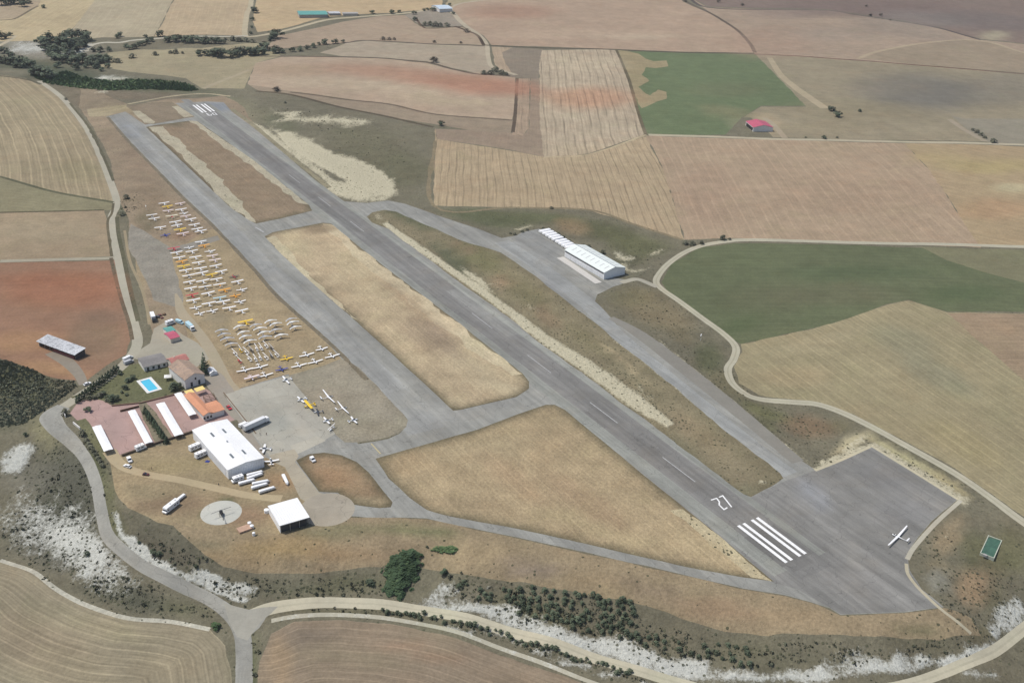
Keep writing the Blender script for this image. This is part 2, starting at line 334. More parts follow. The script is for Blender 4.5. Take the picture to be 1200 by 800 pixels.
zone('field', [(806, -4), (830, 9), (900, 11), (970, 12), (1000, 17), (1060, 26), (1100, 33), (1150, 47), (1200, 52), (1290, 60), (1290, 96), (1200, 86), (1075, 76), (1000, 70), (884, 63), (878, 50), (862, 34), (835, 17)], (164, 142, 122), M_FIELD, .16, ((860, 40), (1000, 30)), 8)
zone('field', [(1040, 58), (1088, 50), (1132, 47), (1160, 50), (1200, 62), (1290, 80), (1290, 96), (1200, 86), (1075, 76), (1010, 69)], (155, 137, 115), M_FIELD, .06, ((1050, 60), (1200, 70)), 8)
zone('field', [(760, -30), (806, -5), (830, 8), (900, 10), (970, 11), (1000, 16), (1060, 25), (1100, 32), (1150, 46), (1200, 51), (1290, 58), (1290, -30)], (132, 113, 103), M_FIELD, .06, ((900, 5), (1200, 30)), 9)  # top right field, cloud shadow put into its darker colour
# --- big tan fields in the middle
zone('field', [(510, 151), (512, 163), (600, 177), (638, 184), (690, 181), (757, 160), (778, 200), (802, 281), (740, 262), (690, 246), (600, 243), (508, 241)], (176, 154, 124), M_FIELD, -.26, ((560, 170), (562, 240)), 7)
zone('field', [(757, 159), (906, 164), (1060, 168), (1090, 200), (1150, 290), (990, 283), (850, 279), (802, 281), (778, 200)], (171, 147, 122), M_FIELD, .12, ((840, 180), (900, 280)), 10)
zone('field', [(1060, 168), (1200, 172), (1290, 176), (1290, 295), (1200, 289), (1148, 288), (1090, 200)], (170, 147, 114), M_FIELD, .10, ((1100, 180), (1200, 200)), 10)
zone('field', [(775, 330), (788, 308), (820, 290), (860, 285), (990, 287), (1200, 293), (1290, 297), (1290, 368), (1110, 365), (1085, 358), (1065, 351), (1040, 356), (1000, 372), (950, 385), (900, 397), (868, 403), (848, 393), (812, 366), (786, 347)], (102, 108, 78), M_FIELD, .12, ((850, 330), (1190, 335)), 7)
zone('field', [(1078, 289), (1200, 293), (1290, 297), (1290, 352), (1200, 331), (1150, 318), (1110, 305)], (128, 124, 95), M_FIELD, .05, ((850, 330), (1190, 335)), 7)
zone('field', [(868, 403), (950, 386), (1040, 357), (1065, 352), (1085, 358), (1110, 366), (1290, 370), (1290, 680), (1200, 605), (1120, 549), (1060, 516), (1000, 485), (960, 471), (930, 468), (890, 463), (866, 449), (860, 430), (870, 412)], (157, 144, 112), M_FIELD, .16, ((1000, 400), (1150, 500)), 7)
zone('field', [(1110, 367), (1290, 370), (1290, 560), (1200, 445), (1150, 402)], (158, 135, 110), M_FIELD, .12, ((1120, 370), (1200, 371)), 6)
# --- left side fields
LC = [(48, 97), (75, 118), (100, 150), (118, 185), (130, 225)]
zone('field', [(-80, 70), (0, 88), (30, 92), (52, 100), (76, 120), (98, 150), (116, 185), (128, 215), (133, 236), (115, 234), (60, 223), (0, 206), (-80, 195)], (158, 142, 114), M_FIELD, .30, None, 8.5, curve=[(40, 90), (75, 118), (100, 150), (118, 185), (134, 240)])
zone('field', [(-80, 196), (0, 207), (60, 224), (115, 234), (133, 238), (130, 246), (0, 249), (-80, 250)], (140, 132, 103), M_FIELD, .08, ((0, 230), (120, 240)), 6)
zone('field', [(-80, 251), (0, 249), (122, 246), (127, 265), (132, 300), (0, 305), (-80, 307)], (160, 140, 114), M_FIELD, .05, ((0, 270), (120, 262)), 6)
zone('field', [(-80, 310), (0, 308), (134, 305), (141, 340), (150, 370), (154, 395), (148, 415), (125, 428), (100, 447), (60, 442), (30, 430), (0, 420), (-80, 415)], (153, 115, 92), M_FIELD, .05, ((0, 350), (120, 345)), 6)
# --- bottom fields
CV1 = [(-60, 645), (0, 656), (36, 668), (66, 690), (110, 712), (150, 724), (200, 728), (246, 737), (264, 756), (272, 800), (268, 860)]
zone('field', CV1 + [(268, 900), (-120, 900), (-120, 640)], (149, 137, 114), M_FIELD, .28, None, 4.6, curve=CV1)
CV2 = [(300, 860), (304, 775), (318, 742), (345, 728), (400, 726), (460, 731), (520, 743), (600, 771), (700, 806), (780, 840)]
zone('field', CV2 + [(800, 900), (300, 900)], (146, 128, 108), M_FIELD, .22, None, 4, curve=[(318, 742), (345, 728), (400, 726), (460, 731), (520, 743), (600, 771), (700, 806), (780, 840), (860, 880)])
# --- airfield meadow surroundings
zone('meadow', [(120, 135), (150, 124), (200, 116), (262, 112), (285, 125), (300, 150), (330, 180), (250, 265), (250, 300), (330, 420), (345, 445), (300, 460), (255, 450), (180, 395), (176, 380), (160, 320), (150, 255), (140, 235), (130, 190), (110, 150), (95, 128)], (156, 135, 110), M_EARTH, scrub=.02)
zone('meadow', [(240, 270), (256, 268), (300, 315), (330, 350), (385, 400), (420, 440), (345, 445), (335, 438), (262, 460), (250, 440), (220, 395), (216, 370), (205, 350), (195, 300)], (168, 146, 112), M_EARTH)
zone('meadow', [(128, 540), (145, 522), (222, 500), (262, 485), (300, 534), (342, 528), (350, 560), (362, 600), (330, 630), (300, 632), (225, 620), (185, 612), (150, 595), (135, 575)], (163, 142, 108), M_EARTH, scrub=.02)
zone('meadow', [(408, 606), (440, 606), (500, 608), (560, 621), (600, 629), (700, 651), (780, 669), (870, 690), (920, 698), (960, 709), (985, 721), (1060, 718), (1108, 712), (1140, 725), (1150, 745), (1100, 750), (1000, 745), (900, 745), (800, 725), (740, 705), (650, 690), (590, 680), (540, 672), (480, 660), (420, 665), (360, 672), (300, 672), (262, 664), (240, 650), (222, 634), (205, 618), (200, 610), (225, 618), (330, 626)], (158, 137, 106), M_EARTH, scrub=.04)
# --- pavements
RUN_A = Gn([(632.3, 426.0)])[0]; RUN_B = Gn([(795.9, 549.4)])[0]
RD = RUN_B - RUN_A; RD /= np.hypot(*RD)                 # runway heading (towards the near end)
RN = np.array([-RD[1], RD[0]])                          # to its left when looking along RD
def RW(s, t): return RUN_A + RD * s + RN * t            # s metres along, t across
RUNROW = ((632.3, 426.0), (795.9, 549.4))
P0 = [(124, 137), (147, 131), (170, 146), (228, 137), (205, 121), (243, 119), (262, 120), (272, 131), (300, 152), (340, 186), (385, 224), (402, 236), (430, 238), (455, 235), (475, 239), (520, 255), (560, 268), (588, 279), (605, 276), (612, 272), (632, 268),
      (660, 290), (700, 322), (735, 328), (733, 331), (718, 336), (700, 345), (697, 355), (705, 370), (718, 378), (740, 388), (775, 402), (825, 445), (900, 507), (940, 540), (955, 550), (985, 538), (1021, 523), (1122, 585), (1092, 610), (1068, 640), (1063, 652), (1066, 668), (1080, 690), (1106, 711),
      (1060, 717), (985, 720), (972, 712), (950, 705), (920, 697), (870, 689), (780, 668), (700, 650), (600, 628), (560, 620), (500, 607), (470, 606), (430, 606), (408, 604), (392, 612), (375, 615), (362, 609), (356, 597), (362, 588), (340, 548), (312, 536), (262, 461), (338, 438),
      (420, 520), (440, 517), (455, 514), (468, 508), (477, 499), (475, 488), (430, 445), (382, 398), (325, 347), (297, 315), (250, 265), (184, 200), (150, 165)]
zone('taxiway', P0, (150, 148, 143), M_ASPH, row=RUNROW, sp=1, jit=.5)
zone('taxiway', [(600, 284), (612, 272), (632, 268), (660, 290), (684, 312), (650, 310), (640, 330), (667, 350), (632, 320)], (146, 145, 143), M_ASPH, row=RUNROW, sp=1, jit=.3)
# turning pad, darker
zone('turning_pad', [(890, 577), (905, 570), (921, 563), (955, 551), (985, 538), (1021, 524), (1121, 585), (1091, 610), (1067, 640), (1062, 652), (1065, 668), (1079, 690), (1104, 711), (1060, 716), (985, 719), (972, 711), (935, 690), (905, 682), (830, 610)], (138, 135, 132), M_ASPH, row=RUNROW, sp=1, jit=.3)
# runway proper with its paler shoulders
e0 = (Gn([(246, 122)])[0] - RUN_A) @ RD; e1 = (Gn([(958, 690)])[0] - RUN_A) @ RD; e2 = (Gn([(950, 655)])[0] - RUN_A) @ RD
zone('runway_shoulder', [RW(e0, 15), RW(e2, 15), RW(e2, -19), RW(e0, -17)], (149, 149, 143), M_ASPH, row=RUNROW, sp=1, jit=.3, world=True)
zone('runway', [RW(e0, 10.5), RW(e2 + 8, 10.5), RW(e2 + 8, -10.5), RW(e0, -10.5)], (133, 130, 128), M_ASPH, row=RUNROW, sp=1, jit=.2, world=True)
# right taxiway: paler wheel strip and its gravel border
ribbon('taxiway', [(588, 283), (640, 318), (690, 357), (722, 392), (775, 436), (840, 490), (900, 538), (925, 556)], [13, 14, 13, 12, 12, 12], (158, 158, 157), M_ASPH, row=RUNROW, sp=1)
ribbon('gravel_border', [(716, 372), (750, 392), (800, 430), (860, 478), (935, 541)], [5, 10, 11, 10, 8], (143, 138, 130), M_ROAD, scrub=.0)
# left strip
ribbon('taxiway', [(138, 139), (190, 192), (240, 240), (300, 303), (352, 352), (420, 420), (468, 468), (500, 505)], [15, 15, 16, 17, 18, 20, 22], (152, 151, 149), M_ASPH, row=RUNROW, sp=1)
GRASS_ = (172, 152, 118)
zone('grass_island', [(145.5, 123), (201, 119.5), (228, 136.5), (205, 141), (180, 145.5), (168.5, 144.5)], (142, 124, 102), M_EARTH, jit=.35, edge=.3)
zone('grass_island', [(171, 149), (180, 147), (223, 141.5), (232, 142.5), (300, 190), (362, 240), (366, 247), (330, 256), (300, 262), (290, 257), (270, 243), (230, 205)], (148, 126, 101), M_EARTH, jit=.35, edge=.8, fs=.10, row=RUNROW, sp=5)
zone('grass_island', [(310, 277), (320, 272), (378, 261), (388, 262), (400, 272), (450, 312), (530, 372), (575, 408), (612, 437), (620, 447), (620, 455), (605, 465), (570, 473), (540, 480), (531, 481), (500, 452), (430, 388), (370, 335), (330, 298)], (188, 164, 130), M_EARTH, jit=.35, edge=.85, fs=.10, row=RUNROW, sp=5)
zone('grass_island', [(440, 537), (500, 520), (560, 503), (610, 484), (640, 474), (650, 474), (662, 480), (720, 528), (800, 593), (860, 642), (907, 681), (870, 676), (800, 663), (700, 640), (600, 618), (560, 611), (520, 603), (500, 597), (480, 583), (455, 560)], (176, 152, 116), M_EARTH, jit=.35, edge=.8, fs=.12, row=RUNROW, sp=5)
zone('grass_island', [(347, 539), (362, 532), (380, 530), (400, 533), (418, 541), (432, 553), (446, 571), (460, 588), (458, 594), (445, 595), (415, 591), (405, 585), (396, 577), (374, 576), (360, 557)], (166, 136, 103), M_EARTH, jit=.35, edge=.85)
GA = [(430, 254), (436, 249), (450, 246), (464, 248), (500, 264), (550, 285), (587, 296), (604, 307), (632, 327), (667, 355), (700, 380), (720, 398), (738, 412), (762, 430), (800, 462), (850, 505), (900, 542), (914, 554), (918, 560), (910, 566), (895, 574), (880, 582), (872, 579), (850, 563), (775, 506), (725, 470), (682, 436), (630, 400), (600, 375), (550, 339), (500, 302), (455, 268), (436, 261)]
zone('heath', GA, (140, 127, 98), M_EARTH, scrub=.22, edge=.3)
zone('meadow', [(337, 440), (352, 436), (380, 428), (400, 420), (420, 430), (447, 458), (472, 484), (478, 492), (476, 500), (468, 507), (455, 512), (440, 515), (420, 518), (404, 518), (392, 508)], (158, 147, 128), M_EARTH, edge=.2, fs=.05, row=((350, 440), (420, 430)), sp=3)
# apron and concrete
zone('apron', [(262, 461), (338, 440), (393, 508), (376, 518), (340, 527), (316, 534), (290, 500)], (176, 170, 158), M_CONC, row=RUNROW, sp=1, jit=.2)
zone('concrete_strip', [(340, 522), (371, 511), (382, 516), (350, 531), (345, 532)], (184, 176, 161), M_CONC, jit=.2)
zone('concrete_path', [(315, 533), (345, 526), (350, 534), (346, 541), (374, 577), (385, 580), (368, 592), (352, 584), (334, 547), (322, 542)], (178, 165, 144), M_CONC, jit=.3)
cpad = Gn([(383.5, 596.5)])[0]
zone('concrete_pad', [cpad + 13.2 * np.array([math.cos(a), math.sin(a)]) for a in np.linspace(0, 2 * PI, 40)[:-1]], (172, 160, 143), M_CONC, jit=.1, world=True)
zone('gravel_yard', [(153, 262), (200, 290), (206, 320), (214, 345), (214, 362), (180, 352), (172, 330), (150, 290)], (150, 142, 130), M_EARTH, scrub=.0)
zone('gravel_yard', [(200, 290), (255, 276), (258, 281), (206, 297)], (150, 142, 132), M_ROAD)
zone('gravel_yard', [(150, 418), (176, 402), (180, 385), (192, 378), (206, 386), (214, 392), (232, 402), (246, 420), (228, 432), (200, 424), (180, 418), (165, 422)], (172, 163, 146), M_ROAD)
ribbon('dirt_track', [(206, 344), (209, 353), (213, 366), (226, 382), (240, 400), (252, 420), (265, 446), (275, 458)], [1.5, 5, 7, 7, 7, 7, 7], (176, 160, 134))
zone('gravel_yard', [(238, 440), (252, 432), (262, 440), (275, 459), (262, 462), (290, 500), (312, 536), (300, 538), (278, 492), (262, 490), (255, 470), (244, 455)], (165, 154, 142), M_ROAD)
# car park and garden
zone('garden_lawn', [(100, 466), (112, 452), (140, 430), (170, 424), (200, 428), (210, 440), (222, 456), (200, 462), (165, 471), (140, 476), (131, 471), (115, 468)], (112, 112, 78), M_EARTH, scrub=.12)
zone('car_park', [(82, 484), (92, 470), (108, 467), (120, 469), (131, 475), (165, 472), (200, 463), (222, 456), (236, 452), (246, 458), (258, 475), (275, 492), (236, 505), (185, 518), (142, 533), (126, 530), (100, 495), (90, 492)], (188, 150, 144), M_CONC, jit=.2)
zone('planted_strip', [(162, 471), (170, 469), (203, 513), (196, 522), (183, 522), (164, 480)], (140, 130, 108), M_EARTH, scrub=.1)
zone('planted_strip', [(89, 493), (100, 490), (108, 500), (124, 530), (122, 540), (104, 515)], (120, 118, 84), M_EARTH, scrub=.2)
ribbon('dirt_track', [(128, 528), (137, 540), (150, 549), (175, 556), (210, 562), (250, 571), (285, 579), (315, 583), (330, 584)], [7, 6, 5, 5, 5, 5, 6], (190, 168, 132))
hpad = Gn([(259.2, 600.3)])[0]
zone('helipad', [hpad + 9.6 * np.array([math.cos(a), math.sin(a)]) for a in np.linspace(0, 2 * PI, 48)[:-1]], (202, 200, 192), M_CONC, jit=.02, world=True)
# --- roads and tracks
PALE = (192, 184, 166)
ribbon('road', [(46, 95), (62, 106), (78, 120), (100, 148), (118, 184), (129, 212), (136, 232), (136, 243), (131, 254), (133, 275), (139, 302), (147, 340), (156, 378), (161, 398), (157, 412), (142, 430), (120, 446), (100, 459), (78, 474), (60, 484)], [6, 6, 6, 6.5, 6.5, 6.5, 6.5], (178, 170, 152))
ribbon('road', [(75, 476), (60, 486), (66, 500), (86, 519), (102, 540), (113, 568), (119, 600), (128, 630), (158, 657), (200, 680), (240, 699), (266, 716), (281, 735), (286, 765), (284, 850)], [9, 12, 9, 6, 5.5, 5.5, 5.5, 5.5, 6, 6, 7, 7, 6.5], (158, 155, 148), M_ASPH)
zone('road', [(264, 708), (290, 715), (318, 712), (304, 735), (292, 745), (280, 745), (270, 726)], (160, 157, 150), M_ROAD)
ribbon('dirt_track', [(288, 724), (312, 714), (345, 708), (400, 706), (470, 711), (520, 719), (600, 741), (680, 765), (750, 786), (800, 801), (860, 815), (950, 818), (1040, 806), (1100, 790), (1150, 770), (1180, 752), (1225, 715)], [7, 5.5, 5.5, 5.5, 5, 5, 5], (200, 190, 165))
ribbon('dirt_track', [(318, 727), (345, 722), (400, 720), (460, 725), (520, 736), (600, 764), (680, 794), (760, 825)], 2.2, (186, 178, 158), marl=.5)
ribbon('dirt_track', [(1290, 291), (1200, 289), (1100, 286), (990, 284), (880, 281), (850, 283), (822, 288), (800, 297), (780, 312), (769, 328), (775, 338), (795, 352), (822, 372), (848, 391), (862, 406), (860, 420), (853, 432), (857, 447), (870, 459), (888, 467), (930, 471), (960, 474), (1000, 489), (1060, 521), (1120, 555), (1165, 586), (1200, 612), (1290, 680)], [6, 6, 6, 5, 5, 5, 5, 5, 5, 5.5, 5.5, 5.5, 6], (188, 180, 158))
RT = Z[-1]
ribbon('dirt_track', [(728, 331), (745, 327), (758, 331), (770, 336)], 5, (180, 172, 155))
ribbon('dirt_track', [(760, 158), (830, 160), (905, 163), (1000, 165), (1100, 167), (1290, 173)], 7, (186, 172, 146))
ribbon('dirt_track', [(902, 68), (915, 88), (930, 101), (945, 112), (967, 127)], [8, 10, 12, 12], (176, 158, 128))
ribbon('dirt_track', [(896, 138), (908, 148), (920, 162)], 7, (172, 155, 130))
ribbon('dirt_track', [(1113, 140), (1130, 152), (1155, 166)], 7, (166, 150, 128))
ribbon('dirt_track', [(1005, 69), (1020, 63), (1045, 57), (1088, 50), (1132, 47), (1165, 51), (1200, 62), (1290, 85)], 6, (178, 157, 128))
ribbon('dirt_track', [(0, 306), (70, 304), (134, 302)], 5, (172, 162, 142))
ribbon('dirt_track', [(295, -20), (294, 5), (289, 18), (287, 40), (296, 43), (330, 37), (380, 24), (420, 20), (460, 17), (480, 15), (500, 12)], 8, (188, 172, 142))
ribbon('dirt_track', [(100, 60), (108, 53), (122, 50), (140, 50), (160, 47), (200, 44), (260, 43), (290, 42)], 7, (192, 184, 166))
ribbon('dirt_track', [(690, -10), (570, 0), (530, 8), (535, 20), (545, 30), (560, 40), (570, 52), (572, 66), (576, 78), (590, 83), (605, 88)], [6, 6, 8, 8, 7, 6, 6, 7], (184, 168, 144))
ribbon('dirt_track', [(238, 104), (262, 94), (292, 82)], 6, (172, 156, 128))
ribbon('dirt_track', [(18, 42), (10, 48), (-10, 58)], 6, (188, 172, 144))
ribbon('dirt_track', [(1062, 660), (1064, 672), (1074, 686), (1090, 702), (1106, 716), (1122, 728), (1138, 742)], 1.6, (190, 178, 152))
ribbon('dirt_track', [(1126, 586), (1098, 611), (1072, 640), (1063, 655)], 2.2, (188, 180, 162))
ribbon('dirt_track', [(955, 551), (985, 539), (1020, 523)], 1.8, (200, 188, 158))
ribbon('dirt_track', [(1021, 522), (1070, 552), (1123, 585)], 1.8, (200, 188, 158))
ribbon('dirt_track', [(175, 380), (172, 360), (165, 335), (152, 305), (146, 270)], 2.0, (162, 144, 114))
ribbon('dirt_track', [(62, 412), (80, 425), (92, 438), (98, 450)], [10, 8, 6, 5], (150, 138, 124))

def margin(pts, w, col=(104, 88, 76), sc=.35): ribbon('field_margin', pts, w, col, M_EARTH, scrub=sc, jit=1.2)
margin([(296, 66), (330, 66), (360, 66.5), (400, 67), (455, 69), (500, 73), (530, 81), (560, 87), (598, 89)], 5)
margin([(345, 55.5), (404, 50.5), (430, 47.5), (500, 51.5), (568, 54)], 5); margin([(567, 53), (640, 56.5), (700, 57.5), (780, 61), (884, 63)], 6, (92, 82, 68))
margin([(800, 0), (835, 17), (862, 34), (878, 50), (885, 62)], 6); margin([(806, -3), (830, 9), (900, 11.5), (970, 12.5), (1000, 17), (1060, 26), (1100, 33), (1150, 47)], 7, (92, 80, 76))
margin([(884, 63.5), (1000, 70.5), (1075, 76.5), (1200, 87)], 5, (120, 84, 70), .1); margin([(300, 107), (340, 111), (400, 126), (455, 137), (508, 149)], 5, (96, 84, 68), .6)
margin([(340, 108), (400, 116), (455, 122), (510, 134), (600, 141)], 4, (116, 100, 84), .1); margin([(0, 207), (60, 224), (115, 234), (133, 237)], 3.5, (100, 98, 74), .15); margin([(-10, 88), (30, 93), (48, 99)], 4, (100, 94, 74), .2)
margin([(722, 58), (735, 88), (746, 125), (757, 158)], 4, (112, 100, 76), .1); margin([(510, 165), (508, 241), (600, 243), (690, 246), (740, 262), (800, 281)], 3.5, (140, 124, 96), .1)
margin([(133, 238), (131, 250), (126, 262), (131, 300)], 2, (108, 98, 76), .1); margin([(0, 249), (122, 246)], 3, (100, 92, 70)); margin([(757, 158), (690, 181), (637, 184.5)], 3, (186, 166, 132), 0)
margin([(487, 21), (495, 31), (505, 33.5), (542, 31)], 4, (100, 80, 64)); margin([(533, 31), (547, 36), (560, 42), (567, 53)], 5, (84, 66, 52)); margin([(606, 92), (604, 130), (601, 155)], 4, (100, 84, 70), .1)
margin([(478, 20), (458, 17), (420, 22), (380, 25), (335, 39), (300, 45)], 5, (104, 92, 68), .3) if False else None
margin([(0, 24), (20, 21), (45, 7)], 4, (120, 106, 84), .1); margin([(0, 656), (36, 668), (66, 690), (110, 712), (150, 724), (200, 728), (246, 737)], 2.2, (190, 184, 168), .1)
margin([(120, 446), (100, 459), (84, 466)], 2, (100, 96, 66))
STRAW = (182, 170, 145)
zone('grass_island', [(174, 149), (191, 148), (215, 169), (246, 199), (270, 224), (292, 250), (300, 261), (288, 256), (268, 240), (250, 222), (228, 199), (200, 171)], STRAW, M_EARTH, jit=2.6, scrub=.12, only='grass_island')
zone('grass_island', [(221, 141.5), (231, 142), (262, 164), (300, 190), (332, 214), (362, 240), (350, 238), (318, 214), (280, 184), (250, 163)], STRAW, M_EARTH, jit=2.6, scrub=.12, only='grass_island')
zone('grass_island', [(154, 130), (164, 130), (182, 143), (180, 145), (169, 144)], STRAW, M_EARTH, jit=1.2, only='grass_island'); zone('grass_island', [(201, 125), (209, 124), (227, 136), (216, 138)], STRAW, M_EARTH, jit=1.2, only='grass_island')
zone('grass_island', [(378, 262), (388, 263), (450, 313), (530, 373), (612, 438), (600, 440), (560, 415), (520, 385), (470, 345), (430, 312)], (200, 180, 146), M_EARTH, jit=3, fs=.1, row=RUNROW, sp=5, only='grass_island')
zone('grass_island', [(905, 681), (880, 676), (855, 655), (820, 625), (785, 598), (800, 596), (860, 643)], (198, 180, 142), M_EARTH, jit=2.0, marl=.35, scrub=.3, only='grass_island')
zone('grass_island', [(312, 279), (322, 276), (345, 300), (370, 330), (420, 375), (412, 372), (370, 336), (332, 300)], (200, 184, 150), M_EARTH, jit=2.6, scrub=.12, only='grass_island')

margin([(82, 121), (103, 147), (121, 183), (133, 212)], 2.5, (104, 98, 76), .3); margin([(137, 254), (139, 275), (145, 302), (153, 340), (162, 376)], 3, (100, 96, 74), .3)
margin([(130, 302), (134, 320), (142, 350), (151, 378), (155, 398)], 2.5, (112, 96, 76), .2); margin([(126, 137), (150, 165), (184, 200), (215, 232), (250, 265), (297, 315), (325, 347), (382, 398), (430, 445)], 3, (130, 118, 98), .15)
zone('meadow', [(96, 100), (150, 122), (128, 134), (112, 138), (92, 126)], (146, 128, 104), M_EARTH, jit=2)
zone('meadow', [(102, 128), (126, 126), (148, 123), (146, 130), (125, 136), (105, 137)], (166, 150, 118), M_EARTH, jit=2)
margin([(150, 122), (200, 113), (240, 110), (270, 113)], 4, (176, 160, 130), 0)
margin([(272, 128), (300, 149), (340, 183), (386, 220)], 5, (150, 140, 112), .2); margin([(200, 246), (240, 272), (256, 282)], .1, (150, 130, 110), 0) if False else None

def grass_centre(z, col):
    o = z['line']; t = np.gradient(o, axis=0); t /= np.maximum(np.hypot(*t.T), 1e-6)[:, None]; n = np.stack([-t[:, 1], t[:, 0]], 1) * .45
    zone('dirt_track', np.vstack([o + n, (o - n)[::-1]]), col, M_ROAD, world=True, jit=.25)
grass_centre(RT, (174, 167, 144))
for z_ in [z for z in Z if z['name'] == 'dirt_track' and 'line' in z and len(z['line']) > 80 and z is not RT][:1]: grass_centre(z_, (190, 181, 157))
zone('field', [(724, 59), (735, 60), (748, 63), (757, 69), (766, 72), (781, 71), (783, 78), (768, 80), (757, 79), (752, 88), (761, 95), (748, 102), (757, 110), (762, 112), (771, 105), (781, 108), (781, 116), (770, 119), (760, 124), (752, 127), (748, 122), (737, 92)], (158, 142, 108), M_FIELD, .05, ((735, 60), (750, 120)), 5, jit=1.6, only='field')
for q0, q1, t0, t1, cc_ in [(-330, -250, -10, -2, (124, 122, 120)), (-120, -40, 2, 10, (142, 140, 137)), (60, 150, -10, -1, (128, 124, 121)), (190, 215, -11, 9, (122, 119, 117)), (-520, -430, 1, 10, (126, 123, 121)), (-700, -620, -9, 0, (141, 139, 136))]:
    zone('runway', [RW(q0, t0), RW(q1, t0), RW(q1, t1), RW(q0, t1)], cc_, M_ASPH, row=RUNROW, sp=1, jit=.15, world=True)
zone('turning_pad', [(921, 662), (946, 651), (955, 658), (930, 670)], (124, 121, 119), M_ASPH, row=RUNROW, sp=1, jit=.2)

zone('road', [(262, 706), (276, 710), (292, 714), (310, 711), (326, 710), (318, 718), (306, 727), (298, 738), (290, 750), (278, 746), (268, 726)], (168, 163, 152), M_ROAD, jit=.6)
